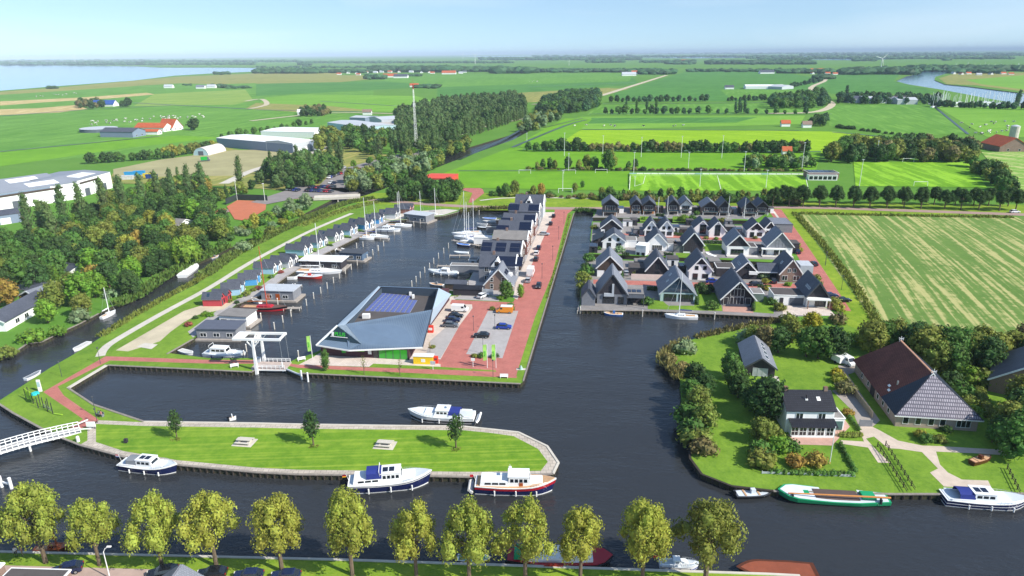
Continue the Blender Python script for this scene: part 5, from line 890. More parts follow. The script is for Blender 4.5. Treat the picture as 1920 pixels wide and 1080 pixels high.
shed((927, 455), 3.4, 8.0, 2.3, R(83), WW, TRIM, 'white flat-roofed veranda reaching to the moored sailboats', False)
shed((935, 434), 4.0, 5.0, 2.4, R(83), GREYW, BITUM, 'grey flat garden room north of the veranda', False)
shed((952, 421), 4.0, 5.0, 2.4, R(83), TIMB, M('green_roof', '#6a7048', var=0.2), 'garden room with green planted roof near the canal head', False)

# --- holiday cottages along the marina: two joined gables each
zb = zc(320, 460, 4.5)
CT = [(zb(275, 515), zb(430, 515), REDW, 'red holiday cottage nearest the supermarket', REDW), (zb(435, 432), zb(590, 420), WB, 'pale blue holiday cottage, second in the row', WW), (zb(580, 347), zb(732, 335), BLUEW, 'sky blue holiday cottage, third in the row', WW), (zb(705, 242), zb(870, 244), WB, 'pale blue holiday cottage, fourth in the row', WW), (zb(845, 185), zb(1000, 192), LGREY, 'light grey holiday cottage, fifth in the row', WW), (z6(1045, 682), z6(1228, 692), WB, 'white and blue holiday cottage, sixth in the row', WW), (z6(1205, 605), z6(1378, 616), WB, 'pale blue holiday cottage, seventh in the row', WW), (z6(1372, 540), z6(1538, 552), LGREY, 'white-gabled holiday cottage, eighth in the row', WW), (z6(1525, 480), z6(1690, 488), WB, 'pale holiday cottage, ninth in the row', WW), (z6(1675, 415), z6(1838, 432), BLUEW, 'bright blue holiday cottage, tenth in the row', WW)]
z7 = zc(640, 340, 4.154)
CT += [(z7(190, 330), z7(296, 332), BLUEW, 'blue holiday cottage, eleventh in the row behind a tall mast', WW), (z7(298, 290), z7(422, 292), LGREY, 'white holiday cottage, twelfth in the row', WW), (z7(415, 250), z7(532, 252), BRKR, 'dark red cottage with pink gables, last of the row', PINKW)]
for a, b, wl, lb, gl in CT:
    A = G(*a); B = G(*b); d = B - A; L = d.length; ang = math.atan2(d.y, d.x); t = thing('holiday_cottage', lb, 'cottage', A, ang, 'holiday cottages on the marina quay')
    Wd = 2.9; hw = 2.3; hp = hw + 1.7
    for k, off in ((0, 0), (1, 1.0)):     # unit k lies behind, shifted along
        y0 = k * (Wd + 0.02); x0 = off * L * .28; x1 = L + off * 0.7
        MB().loft([[(x, y0, -0.3), (x, y0 + Wd, -0.3), (x, y0 + Wd, hw), (x, y0 + Wd / 2, hp - 0.1), (x, y0, hw)] for x in (x0, x1)]).build('wall', wl, t)
        r = MB(); 
        for s in (-1, 1): r.slab([(x0 - .25, y0 + Wd / 2 + s * (Wd / 2 + .22 * (s < 0 and k == 0 or s > 0 and k == 1)), hw - .2 * (s < 0 and k == 0 or s > 0 and k == 1)), (x1 + .25, y0 + Wd / 2 + s * (Wd / 2 + .22 * (s < 0 and k == 0 or s > 0 and k == 1)), hw - .2 * (s < 0 and k == 0 or s > 0 and k == 1)), (x1 + .25, y0 + Wd / 2, hp), (x0 - .25, y0 + Wd / 2, hp)], -0.14)
        rf = r.build('roof', ROOFD, t)
        g = MB().loft([[(x, y0 + .03, 0), (x, y0 + Wd - .03, 0), (x, y0 + Wd - .03, hw), (x, y0 + Wd / 2, hp - .15), (x, y0 + .03, hw)] for x in (x1 + 0.002, x1 + 0.05)]); gp = g.build('gable', gl, t)
        q = MB().box(x1 + 0.052, x1 + 0.1, y0 + 0.4, y0 + 1.2, 0.15, 2.0).build('door', DGREY, t); q = MB().box(x1 + 0.052, x1 + 0.1, y0 + 1.7, y0 + 2.5, 0.5, 1.9).build('window', GLASS, t); q = MB().box(x1 + 0.052, x1 + 0.1, y0 + 1.1, y0 + 1.8, hw + .1, hw + .85).build('window', GLASS, t)
        MB().box(x0 - .2, x1 + .2, y0 - .26 if k == 0 else y0 + Wd + .1, y0 - .18 if k == 0 else y0 + Wd + .18, hw - .22, hw - .05).build('gutter', TRIM, t)
    if rnd.random() < 0.6: o = MB().box(-.4, .4, -.55, .55, 0, .06).build('skylight', GLASSB, t); o.location = (L * 0.3, Wd * 0.24, hw + (hp - hw) * 0.5 + 0.16); o.rotation_euler = (math.atan2(hp - hw, Wd / 2), 0, 0)
# ------------------------------------------------------------ supermarket
z3 = zc(560, 500, 4)
def U(x, y, h, cv=None):
    p = cv(x, y) if cv else (x, y); return G(p[0], p[1], GZ + h)
def text_mesh(name, s, size, mat, par, ext=0.03):
    cu = bpy.data.curves.new('lettering', 'FONT'); cu.body = s; cu.size = size; cu.extrude = ext; cu.align_x = 'CENTER'; cu.align_y = 'CENTER'; cu.offset = size * 0.018
    tmp = bpy.data.objects.new('lettering', cu); COL.objects.link(tmp); dg = bpy.context.evaluated_depsgraph_get(); me = bpy.data.meshes.new_from_object(tmp.evaluated_get(dg)); bpy.data.objects.remove(tmp)
    me.materials.clear(); me.materials.append(mat); o = link(name, me, par); return o
GREEN = M('plus_green', '#35b52a', rough=0.4, var=0.04); GREENG = glassmat('green_film_glass', '#2fa32a', 0.2)
A = U(130, 590, 3.0, z3); B = U(375, 630, 2.75, z3); C = U(930, 607, 3.0, z3); D_ = U(1005, 322, 7.0, z3); E_ = U(350, 430, 7.0, z3); P_ = U(290, 440, 7.2, z3)
NW = U(600, 145, 6.0, z3); N1 = U(1050, 160, 6.6, z3); NE = U(1145, 207, 4.0, z3); E1 = U(985, 437, 4.0, z3); NWi = U(612, 150, 5.9, z3)
I1 = U(450, 330, 5.2, z3); TL = U(190, 547, 4.0, z3); TR = U(470, 578, 3.9, z3)
mk = thing('supermarket', 'grey zinc-roofed supermarket with folded roof and solar panel field', 'supermarket', (0, 0, 0))
base = [G(603, 666), G(767, 675), G(795, 628), G(843, 562), Vector((N1.x, N1.y + 0.3, 0)), Vector((NW.x + 0.3, NW.y, 0)), Vector((A.x + 1.2, A.y + 1.5, 0))]
tops = [GZ + 2.8, GZ + 2.8, GZ + 3.5, GZ + 3.8, GZ + 6.3, GZ + 5.7, GZ + 3.3]
m = MB(); n = len(base); m.add([(p.x, p.y, -1.0) for p in base] + [(p.x, p.y, tops[i]) for i, p in enumerate(base)], [(i, (i + 1) % n, n + (i + 1) % n, n + i) for i in range(n)]); wl = m.build('wall', BRKD, mk)
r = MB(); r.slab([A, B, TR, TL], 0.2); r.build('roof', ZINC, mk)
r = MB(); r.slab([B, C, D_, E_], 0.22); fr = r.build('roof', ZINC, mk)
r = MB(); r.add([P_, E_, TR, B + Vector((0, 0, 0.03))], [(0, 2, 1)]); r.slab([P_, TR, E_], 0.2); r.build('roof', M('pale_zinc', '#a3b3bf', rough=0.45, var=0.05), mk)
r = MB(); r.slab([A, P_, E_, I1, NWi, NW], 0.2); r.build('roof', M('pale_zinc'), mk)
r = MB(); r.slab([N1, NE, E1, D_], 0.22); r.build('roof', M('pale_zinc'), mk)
m = MB(); m.slab([NW, N1, N1 + Vector((0, -0.5, 0.0)), NW + Vector((0.4, -0.5, 0.0))], 0.15); m.build('parapet_cap', ZINC, mk)
# inner court walls and flat roof
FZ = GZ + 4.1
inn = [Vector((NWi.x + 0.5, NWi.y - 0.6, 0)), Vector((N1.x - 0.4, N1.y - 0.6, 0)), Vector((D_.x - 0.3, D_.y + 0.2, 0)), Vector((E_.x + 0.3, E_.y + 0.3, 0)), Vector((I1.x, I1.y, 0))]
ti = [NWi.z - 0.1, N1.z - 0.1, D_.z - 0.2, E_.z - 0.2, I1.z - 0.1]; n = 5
m = MB(); m.add([(p.x, p.y, FZ) for p in inn] + [(p.x, p.y, ti[i]) for i, p in enumerate(inn)], [(i, (i + 1) % n, n + (i + 1) % n, n + i) for i in range(n)]); m.build('court_wall', M('shaded_zinc', '#46525e', rough=0.5, var=0.06), mk)  # shade on the inner faces is put into the colour as darker zinc
m = MB(); m.prism([(p.x, p.y) for p in inn], FZ - 0.2, FZ); flat = m.build('flat_roof', BITUM, mk)
# solar panels, one by one
SP = MB().box(-0.52, 0.52, -0.88, 0.88, 0.10, 0.15).mesh('solar_panel', PANELB)
SF = MB(); SF.box(-0.62, 0.62, -1.0, 1.0, 0.05, 0.098); SFm = SF.mesh('panel_frame', STEEL)
a0 = U(625, 202, 4.1, z3); a1 = U(905, 232, 4.1, z3); b0 = U(492, 332, 4.1, z3); b1 = U(840, 345, 4.1, z3)
for i in range(8):
    for j in range(9):
        if i < 2 and j > 6: continue
        u = (j + 0.5) / 9; v = (i + 0.5) / 8; q = a0.lerp(a1, u).lerp(b0.lerp(b1, u), v); o = link('solar_panel', SP, flat); o.location = (q.x, q.y, FZ); o.rotation_euler = (R(6), 0, R(-8)); f = link('panel_frame', SFm, o)
for x, y, w_ in ((508, 385, 1.0), (840, 212, 0.35), (860, 235, 0.3)):
    q = U(x, y, 4.1, z3); o = MB().box(-w_, w_, -0.5, 0.5, 0, 0.9 + 0.3 * w_).build('air_unit', TRIM, flat); o.location = (q.x, q.y, FZ)
# standing seams on the front slope
sm = MB()
for i in range(1, 46):
    t_ = i / 46; sm.bar(B.lerp(C, t_) + Vector((0, 0, 0.03)), E_.lerp(D_, t_) + Vector((0, 0, 0.03)), 0.06, 0.09)
for i in range(1, 14): t_ = i / 14; sm.bar(A.lerp(B, t_) + Vector((0, 0, 0.03)), TL.lerp(TR, t_) + Vector((0, 0, 0.03)), 0.05, 0.08)
tag(sm.build('standing_seams', M('seam_zinc', '#7c8d9b', rough=0.4, var=0.05), mk), kind='stuff')
fb = MB(); fb.bar(A, B, 0.15, 0.35); fb.bar(B, C, 0.15, 0.35); fb.build('fascia', TRIM, mk)
ed = MB(); ed.bar(A, P_, 0.3, 0.35); ed.build('verge_board', TRIM, mk)
ed = MB(); ed.bar(C, D_, 0.12, 0.3); ed.build('verge_board', DGREY, mk)
# glazed gable with the shop sign
gl = MB(); gl.add([P_ + Vector((0, -0.05, -0.35)), TL + Vector((0.2, -.1, 0.05)), TR + Vector((-.2, -0.1, 0.05))], [(0, 1, 2)]); gl.slab([P_ + Vector((0, 0, -0.35)), TL + Vector((0.2, 0, 0.0)), TR + Vector((-.2, 0, 0.0))], 0.1); gw = gl.build('gable_window', glassmat('gable_glass', '#22333a'), mk)
mid = TL.lerp(TR, 0.42).lerp(P_, 0.45) + Vector((0.25, -0.55, 0.15)); ang = math.atan2(TR.y - TL.y, TR.x - TL.x)
sg = MB().box(-2.3, 2.3, -0.06, 0.06, -0.72, -0.58).build('sign_rail', TRIM, mk); sg.location = mid; sg.rotation_euler = (R(-14), 0, ang)
o = MB().box(-2.0, -1.45, -0.05, 0.05, -0.5, 0.5).build('sign_emblem', TRIM, sg)
o = text_mesh('sign_lettering', 'PLUS', 1.35, GREEN, sg); o.rotation_euler = (R(90), 0, 0); o.location = (0.25, -0.05, 0.0)
# front facade pieces
f0 = G(603, 666); f1 = G(767, 675); fd = (f1 - f0).normalized(); fn = Vector((fd.y, -fd.x, 0)); fL = (f1 - f0).length; fa = math.atan2(fd.y, fd.x)
def fac(u0, u1, z0, z1, mat, nm, out=0.05):
    o = MB().box(u0, u1, -out, 0.02, z0, z1).build(nm, mat, mk); o.location = f0; o.rotation_euler = (0, 0, fa); return o
for k in range(4): o = fac(fL * (0.665 + k * 0.081), fL * (0.665 + (k + 1) * 0.081) - 0.08, 0.1, 2.6, GREENG, 'green_window')
for k in range(5): fac(fL * (0.665 + k * 0.081) - 0.1, fL * (0.665 + k * 0.081) - 0.01, 0.05, 2.7, DGREY, 'mullion', 0.1)
fac(fL * 0.24, fL * 0.285, 1.0, 2.4, GREEN, 'green_sign'); fac(fL * 0.36, fL * 0.5, 1.6, 2.5, M('lime_sign', '#7cc23a'), 'lime_sign'); fac(fL * 0.60, fL * 0.65, 0.1, 2.6, GLASS, 'door'); fac(fL * 0.54, fL * 0.58, 1.0, 2.2, TRIM, 'notice_board')
# ------------------------------------------------------------ white drawbridge
o0 = G(481, 686); o1 = G(537, 687); dl = (o1 - o0).length; br = thing('drawbridge', 'white wooden double-beam drawbridge beside the supermarket', 'bridge', o0, math.atan2((o1 - o0).y, (o1 - o0).x))
MB().box(-0.6, dl + 0.6, -1.9, 1.9, 0.02, 0.28).build('deck', M('bridge_deck', '#b9a79c', var=0.12), br)
for y in (-1.95, 1.95):
    m = MB(); 
    for z in (0.75, 1.15): m.bar((1.2, y, z), (dl + 0.4, y, z), 0.09, 0.12)
    for i in range(7): m.bar((1.2 + i * (dl - 0.9) / 6, y, 0.2), (1.2 + i * (dl - 0.9) / 6, y, 1.2), 0.1)
    m.build('railing', TRIM, br); MB().box(-0.6, dl + 0.6, y - 0.09, y + 0.09, -0.25, 0.02).build('side_beam', TRIM, br)
for y in (-2.35, 2.35):
    m = MB(); m.loft([[(1.0 - w_ , y - w_, z), (1.0 + w_, y - w_, z), (1.0 + w_, y + w_, z), (1.0 - w_, y + w_, z)] for z, w_ in ((-1.8, 0.34), (1.0, 0.3), (7.3, 0.22))]); m.bar((1.0, y, 5.8), (2.4, y, 7.4), 0.22); m.bar((1.0, y, 5.8), (-0.4, y, 7.4), 0.22); m.build('portal_post', TRIM, br)
MB().box(0.75, 1.25, -2.6, 2.6, 7.0, 7.5).build('portal_beam', TRIM, br)
m = MB(); m.bar((1, -2.1, 5.6), (1, 0, 7.0), 0.2); m.bar((1, 2.1, 5.6), (1, 0, 7.0), 0.2); m.bar((0.9, -1.2, 7.5), (0.9, 0, 8.3), 0.25); m.bar((0.9, 1.2, 7.5), (0.9, 0, 8.3), 0.25); m.build('arch_brace', TRIM, br)
bl0, bl1 = -4.0, dl + 0.2
for y in (-1.9, 1.9): MB().box(bl0, bl1, y - 0.22, y + 0.22, 7.5, 8.05).build('balance_beam', TRIM, br)
MB().box(bl0, bl0 + 2.3, -1.68, 1.68, 7.52, 8.1).build('counterweight', TRIM, br); MB().box(bl1 - 0.5, bl1 - 0.1, -1.68, 1.68, 7.55, 8.0).build('cross_tie', TRIM, br)
for y in (-1.9, 1.9): MB().tube([(bl1 - 0.3, y, 7.6), (dl + 0.1, y, 0.3)], 0.035, 5).build('lifting_chain', STEEL, br)
MB().box(-0.4, 0.4, 1.2, 2.0, 0.3, 1.5).build('control_box', LGREY, br)
# guide fender in front of the drawbridge
fe = thing('guide_fender', 'white mooring guide fender with posts before the drawbridge', 'fender', G(533, 703, 0), 0)
q0 = G(531, 697, 0) - G(533, 703, 0); q1 = G(566, 712, 0) - G(533, 703, 0); q2 = G(578, 716, 0) - G(533, 703, 0)
MB().bar(q0 + Vector((0, 0, 1.1)), q1 + Vector((0, 0, 1.1)), 0.35, 0.3).build('beam', LGREY, fe)
for q in (q0, q1, q2): MB().tube([q + Vector((0, 0, -1)), q + Vector((0, 0, 2.4))], 0.2, 8).build('post', TRIM, fe)
MB().box(-0.4, 1.6, 0.6, 3.2, 0.85, 0.98).build('gangway', DECK, fe)
# ------------------------------------------------------------ white footbridge on the left
s0 = G(150, 806); s1 = G(-90, 874); L = (s1 - s0).length
fbr = thing('footbridge', 'long white wooden footbridge at the left edge of the picture', 'bridge', s0, math.atan2((s1 - s0).y, (s1 - s0).x))
def arch(x): return 0.1 + 0.6 * math.sin(math.pi * min(1, max(0, x / L))) ** 0.9
N_ = 22
m = MB()
for i in range(N_): x0 = L * i / N_; x1 = L * (i + 1) / N_; m.slab([(x0, -1.3, arch(x0)), (x1, -1.3, arch(x1)), (x1, 1.3, arch(x1)), (x0, 1.3, arch(x0))], 0.22)
m.build('deck', M('footbridge_deck', '#a8a6a4', var=0.12), fbr)
for y in (-1.36, 1.36):
    for z in (0.55, 1.1):
        m = MB(); 
        for i in range(N_): m.bar((L * i / N_, y, arch(L * i / N_) + z), (L * (i + 1) / N_, y, arch(L * (i + 1) / N_) + z), 0.12, 0.14)
        m.build('handrail', TRIM, fbr)
    for i in range(N_ + 1): x = L * i / N_; MB().bar((x, y, arch(x) - 0.45), (x, y, arch(x) + 1.15), 0.14).build('railing_post', TRIM, fbr)
    m = MB(); 
    for i in range(N_): m.bar((L * i / N_, y * 0.97, arch(L * i / N_) - 0.2), (L * (i + 1) / N_, y * 0.97, arch(L * (i + 1) / N_) - 0.2), 0.12, 0.35)
    m.build('side_beam', TRIM, fbr)
for x in (L * 0.42, L * 0.75):
    for y in (-1.1, 1.1): MB().tube([(x, y, -2.2), (x, y, arch(x) - 0.2)], 0.2, 8).build('pier_post', TRIM, fbr)
for s in (-1, 1): MB().bar((0.1, s * 1.36, 0.8), (-1.8, s * 2.2, 0.7), 0.14, 0.2).build('end_wing', TRIM, fbr)
# ------------------------------------------------------------ concrete road bridge over the left canal
c0 = G(602, 384); c1 = G(656, 369); rb = thing('road_bridge', 'low concrete road bridge over the left canal', 'bridge', G(600, 374), math.atan2(-4, 30))
dd = (G(668, 371) - G(600, 374)); rb.rotation_euler = (0, 0, math.atan2(dd.y, dd.x)); Lb = dd.length
MB().box(-3, Lb + 2, -3.5, 3.5, 0.3, 1.1).build('deck', CONC, rb)
for y in (-3.45, 3.45): MB().box(-3, Lb + 2, y - 0.12, y + 0.12, 1.1, 1.5).build('parapet', CONC, rb)
for x in (0.25, 0.5, 0.75): MB().box(Lb * x - 0.25, Lb * x + 0.25, -3.2, 3.2, -2, 0.3).build('pier', CONC, rb)
# ------------------------------------------------------------ farmhouse, white house, barn
ROOFO = brickmat('brown_pan_tiles', '#8a5040', '#7a4436', '#553028', 0.36, 0.36, rough=0.75, rot=0.001, mortar=0.05, big=0.2); ROOFS = brickmat('silver_pan_tiles', '#a5a0a8', '#8d8790', '#55525e', 0.42, 0.5, rough=0.4, rot=0.001, mortar=0.09, big=0.08); ROOFN = brickmat('navy_pan_tiles', '#2c3340', '#343c4a', '#1b2029', 0.36, 0.36, rough=0.5, rot=0.001, mortar=0.05)
fm0 = G(1677.6, 799.2); fh = thing('farmhouse', 'large head-neck-body farmhouse with brown tiled roof and silver hipped front', 'farmhouse', fm0, R(-8.5))
W, D, he, hr, hy = 15.0, 25.0, 2.6, 9.4, 5.4; ap = (W / 2, hy, hr); bk = (W / 2, D - 3.0, hr); e = 0.5
MB().box(0, W, 0, D, -0.3, he - 0.1).build('wall', BRKP, fh)
SLn = (hr - he) / (W / 2 + e)
r1 = MB(); r1.slab([(-e, -e, he), (W + e, -e, he), ap], -0.2); rs = r1.build('roof', ROOFS, fh, False); tag(rs, 'silver grey tiled hip at the front')
f_ = 0.30
yy = -e + f_ * (D + e); 
r2 = MB(); r2.slab([(-e, -e, he), ap, (-e, yy, he)], -0.2); tag(r2.build('roof', ROOFN, fh), 'dark blue-black tiled corner of the left slope')
r2 = MB(); r2.slab([(-e, yy, he), ap, bk, (-e, D + e, he)], -0.2); ro = r2.build('roof', ROOFO, fh); tag(ro, 'brown tiled left slope')
r3 = MB(); r3.slab([(W + e, -e, he), (W + e, D + e, he), bk, ap], -0.2); r3.build('roof', ROOFN, fh)
r3 = MB(); r3.slab([(-e, D + e, he), bk, (W + e, D + e, he)], -0.2); r3.build('roof', ROOFO, fh)
MB().bar((ap[0], ap[1], hr + 0.2), (bk[0], bk[1], hr + 0.2), 0.35, 0.2).build('ridge', M('ridge_tiles', '#b98a70', var=0.1), fh)
MB().box(-e - 0.1, W + e + 0.1, -e - 0.15, -e + 0.02, he - 0.12, he + 0.12).build('gutter', TRIM, fh)
for y in (hy - 0.1, D - 2.9):      # white owl boards at both ridge ends
    m = MB(); m.loft([[(W / 2 - 0.9, yy_, hr - 0.75), (W / 2 + 0.9, yy_, hr - 0.75), (W / 2, yy_, hr + 0.45)] for yy_ in (y - 0.35, y - 0.25)]); m.tube([(W / 2, y - 0.3, hr + 0.4), (W / 2, y - 0.3, hr + 1.3)], 0.06, 5); m.tube([(W / 2, y - 0.3, hr + 0.6), (W / 2 - 0.5, y - 0.3, hr + 0.9), (W / 2 - 0.35, y - 0.3, hr + 0.35)], 0.09, 5); m.tube([(W / 2, y - 0.3, hr + 0.6), (W / 2 + 0.5, y - 0.3, hr + 0.9), (W / 2 + 0.35, y - 0.3, hr + 0.35)], 0.09, 5); b_o = m.build('owl_board', TRIM, fh); MB().loft([[(W / 2 - 0.55, yy_, hr - 0.68), (W / 2 + 0.55, yy_, hr - 0.68), (W / 2, yy_, hr + 0.1)] for yy_ in (y - 0.38, y - 0.352)]).build('owl_hole', TIMB, b_o)
for x, c in ((1.8, 1), (4.1, 1), (6.5, 1), (8.6, 1), (12.4, 3)): o = window(fh, 'F', x, 0.75, 0.95 * (1 if c == 1 else 2.6), 1.45, 0, 0, c, 1)
for y in (4, 7, 10, 16, 20): o = window(fh, 'L', 0, 0.9, 0.9, 1.0, 0, 2 * y)
MB().box(-0.06, 0.02, 12, 14.4, 0, 2.2).build('barn_door', TIMB, fh)
for q in ((0.18, 5.3), (0.24, 6.6)): o = MB().box(-0.25, 0.25, -0.4, 0.4, 0, 0.1).build('skylight', TRIM, ro); o.location = (-e + q[0] * (W / 2 + e), q[1] + 2.4, he + q[0] * (hr - he) + 0.3); o.rotation_euler = (0, -math.atan2(hr - he, W / 2 + e), 0)
MB().tube([(2.5, 8, he + 2.2), (2.5, 8, he + 3.6)], 0.16, 6).build('flue', STEEL, ro)
zw = zc(1440, 700, 8); w0 = G(*zw(245, 880)); w1 = G(*zw(955, 890)); Ww = (w1 - w0).length; wh = thing('white_house', 'white two-storey house with glossy black tiled roof and glazed veranda', 'house', w0, math.atan2((w1 - w0).y, (w1 - w0).x)); Dw = 7.5; hw = 4.9; hrw = 7.2
MB().loft([[(x, 0, -0.3), (x, Dw, -0.3), (x, Dw, hw), (x, Dw / 2, hrw - 0.1), (x, 0, hw)] for x in (0, Ww)]).build('wall', WW, wh)
r = MB(); r.slab([(-.3, -.35, hw - .2), (Ww + .3, -.35, hw - .2), (Ww + .3, Dw / 2, hrw), (-.3, Dw / 2, hrw)], -0.2); r.slab([(-.3, Dw + .35, hw - .2), (Ww + .3, Dw + .35, hw - .2), (Ww + .3, Dw / 2, hrw), (-.3, Dw / 2, hrw)], -0.2); rw = r.build('roof', ROOFB, wh)
for x in (0.6, Ww - 0.8): MB().box(x - .35, x + .35, Dw / 2 - .3, Dw / 2 + .3, hrw - .6, hrw + .9).build('chimney', BRK, rw)
o = MB().box(-.35, .35, -.45, .45, 0, .1).build('skylight', TRIM, rw); o.location = (Ww * .71, Dw * .27, hw + (hrw - hw) * .56 + .12); o.rotation_euler = (math.atan2(hrw - hw, Dw / 2), 0, 0); MB().tube([(Ww * .45, Dw * .25, hw + 1.2), (Ww * .45, Dw * .25, hw + 2.4)], .12, 6).build('flue', TIMB, rw); MB().box(-.25, .25, -.25, .25, -.3, .3).build('flue_base', TRIM, rw).location = (Ww * .45, Dw * .25, hw + 1.2)
for u in (0.27, 0.74): window(wh, 'F', Ww * u, 3.1, 1.3, 1.1, 0, 0, 2, 1)
vd = 2.0; MB().box(0.7, Ww - 0.3, -vd, -0.002, -0.3, 0.35).build('veranda_plinth', WW, wh); r = MB(); r.slab([(.4, -vd - .3, 2.3), (Ww + .05, -vd - .3, 2.3), (Ww + .05, -.02, 3.0), (.4, -.02, 3.0)], -0.16); r.build('veranda_roof', ROOFB, wh)
MB().box(0.75, Ww - 0.35, -vd + 0.1, -0.05, 0.35, 2.25).build('veranda', WW, wh)
for u, c in ((0.13, 2), (0.3, 2), (0.48, 2), (0.67, 2), (0.86, 2)): window(wh, 'F', Ww * u, 0.5, 1.25, 1.6, 0, 0, c, 2, y=-vd + 0.1)
annex(wh, Ww + 0.1, Ww + 2.6, 1.0, 6.5, 2.5, WW, FLATR); panel(wh, Ww + 0.8, Ww + 2.3, 0.9, 1.01, 0.1, 2.0, M('teal_door', '#4f6b66'), 'garage_door')
MB().loft([[(x, Dw + 0.4, -0.3), (x, Dw + 4, -0.3), (x, Dw + 4, 2.3), (x, Dw + 2.2, 3.6), (x, Dw + 0.4, 2.3)] for x in (Ww * .35, Ww * .95)]).build('rear_wing', BRK, wh)
p = G(*z4(598, 388)); t = house('barn', 'black timber barn with pale skylights on its roof', 'barn', p, 6.4, 13, 2.3, 4.6, rz=math.atan2(*reversed((G(*z4(545, 225)) - G(*z4(598, 388))).xy)) - math.pi / 2, wall=TIMB, roof=ROOFG, barge=DGREY, wins=[('F', 0, 0.1, 3.2, 1.9, 3, 1, LGREY, M('roller_door', '#b4b8bd'))], sky=[(1, 2.5, .6, 1.0, 1.2), (1, 5, .6, 1.0, 1.2), (1, 7.5, .6, 1.0, 1.2), (1, 10, .6, 1.0, 1.2)])
p = G(*z4(1905, 500)); house('slate_house', 'slate-roofed brick house cut off by the right edge', 'house', p, 12, 14, 3.0, 7.6, rz=R(-38), wall=BRK, roof=ROOFD, wins=[('F', -2, .8, 1.2, 1.3, 1, 1), ('F', 2, .8, 1.2, 1.3, 1, 1)])
# fences and gate of the farm
def fence(pts, h, mat, label, step=1.8, grp=None, z=GZ, rails=None):
    P = [G(*q) for q in pts]; t = thing('fence', label, 'fence', P[0], 0, grp); k = 0
    for i in range(len(P) - 1):
        a = P[i] - P[0]; b = P[i + 1] - P[0]; n = max(1, int((b - a).length / step))
        for j in range(n):
            q0 = a.lerp(b, j / n); q1 = a.lerp(b, (j + 1) / n); MB().bar(q0 + Vector((0, 0, -0.2)), q0 + Vector((0, 0, h + 0.1)), 0.12).build('post', mat, t)
            if rails:
                m = MB(); [m.bar(q0 + Vector((0, 0, z_)), q1 + Vector((0, 0, z_)), 0.06, 0.1) for z_ in rails]; m.build('rail', mat, t)
            else: MB().bar(q0 + Vector((0, 0, h / 2)), q1 + Vector((0, 0, h / 2)), 0.05, h - 0.1).build('panel', mat, t)
    return t
WOODF = M('weathered_fence', '#a3947f', var=0.16); fence([z4(1015, 400), z4(1090, 510), z4(1160, 600)], 1.6, WOODF, 'tall weathered board fence along the farm drive')
fence([z4(1095, 638), z4(1160, 640)], 1.5, GREYW, 'grey wooden gate across the farm drive')
fence([(1645, 838), (1700, 925)], 1.0, PILE, 'dark open rail fence running down the farm lawn to the quay', 1.5, rails=(0.4, 0.8)); fence([(1660, 836), (1715, 922)], 1.0, PILE, 'second dark rail fence running beside the first down the farm lawn', 1.5, rails=(0.4, 0.8))
fence([(1888, 880), (1912, 928)], 1.0, PILE, 'dark rail fence at the lower right corner of the farm lawn', 1.5, rails=(0.4, 0.8))
fence([zr(445, 905), zr(610, 890), zr(780, 892), zr(1000, 905)], 1.9, LGREY, 'pale grey board fence behind the small parking bay', 1.8)
fence([z4(610, 875), z4(1075, 892)], 0.5, LGREY, 'low pale edging fence below the white house hedge', 2.5)
# ------------------------------------------------------------ industrial estate, far farms, sports grounds
def hall(label, c0, c1, depth, h, rise=1.2, wall=WW, roof=LGREY, strips=0, doors=2, cat='hall', bays=1, grp=None, name='warehouse'):
    """hall whose camera-side wall runs from pixel c0 to c1"""
    A = G(*c0); B = G(*c1); L = (B - A).length; t = thing(name, label, cat, A, math.atan2((B - A).y, (B - A).x), grp); bd = depth / bays
    MB().box(0, L, 0, depth, -0.3, h).build('wall', wall, t)
    for b in range(bays):
        r = MB(); y0 = b * bd; r.slab([(-.3, y0 - .1, h), (L + .3, y0 - .1, h), (L + .3, y0 + bd / 2, h + rise), (-.3, y0 + bd / 2, h + rise)], -0.2); r.slab([(-.3, y0 + bd + .1 * (b == bays - 1), h), (L + .3, y0 + bd + .1 * (b == bays - 1), h), (L + .3, y0 + bd / 2, h + rise), (-.3, y0 + bd / 2, h + rise)], -0.2); rf = r.build('roof', roof, t)
        for x in (-0.02, L + 0.02): MB().loft([[(x + e_, y0, h - .1), (x + e_, y0 + bd, h - .1), (x + e_, y0 + bd / 2, h + rise - .05)] for e_ in (-0.03, 0.03)]).build('gable', wall, t)
        for k in range(strips):
            x0 = L * (k + 0.25) / strips; o = MB().box(0, L / strips * 0.5, -bd * .13, bd * .13, 0, .1).build('rooflight', TRIM, rf); o.location = (x0, y0 + bd * .25, h + rise * .5 + .22); o.rotation_euler = (math.atan2(rise, bd / 2), 0, 0)
    for k in range(doors): MB().box(L * (k + .35) / doors, L * (k + .35) / doors + min(4, L / doors * .4), -.1, .02, 0, min(4, h * .7)).build('roller_door', GARAGE if wall is WW else TRIM, t)
    return t
BLUEG = M('blue_grey_cladding', '#7f8ca0', rough=0.6, var=0.06); LBLUE = M('light_blue_cladding', '#a9c6cc', rough=0.6, var=0.06)
t = hall('huge white hall with grey roof and white rooflight strips at the left edge', (-90, 412), (150, 372), 42, 8.5, 2.2, WW, M('grey_sheet_roof', '#8b9098', rough=0.6, var=0.08, sc=.1), strips=2, doors=3, bays=2)
MB().box(16, 50, -.12, 0.01, 6.6, 7.6).build('brown_band', BRNW, t); MB().box(18, 44, -.12, 0.01, 7.62, 8.4).build('blue_band', BLUEG, t)
t = hall('white end hall with tall doors right of the huge hall', (150, 371), (212, 352), 30, 9.0, 1.0, WW, M('grey_sheet_roof'), strips=1, doors=2); MB().box(2, 18, -.12, 0.01, 6.8, 7.8).build('brown_band', BRNW, t)
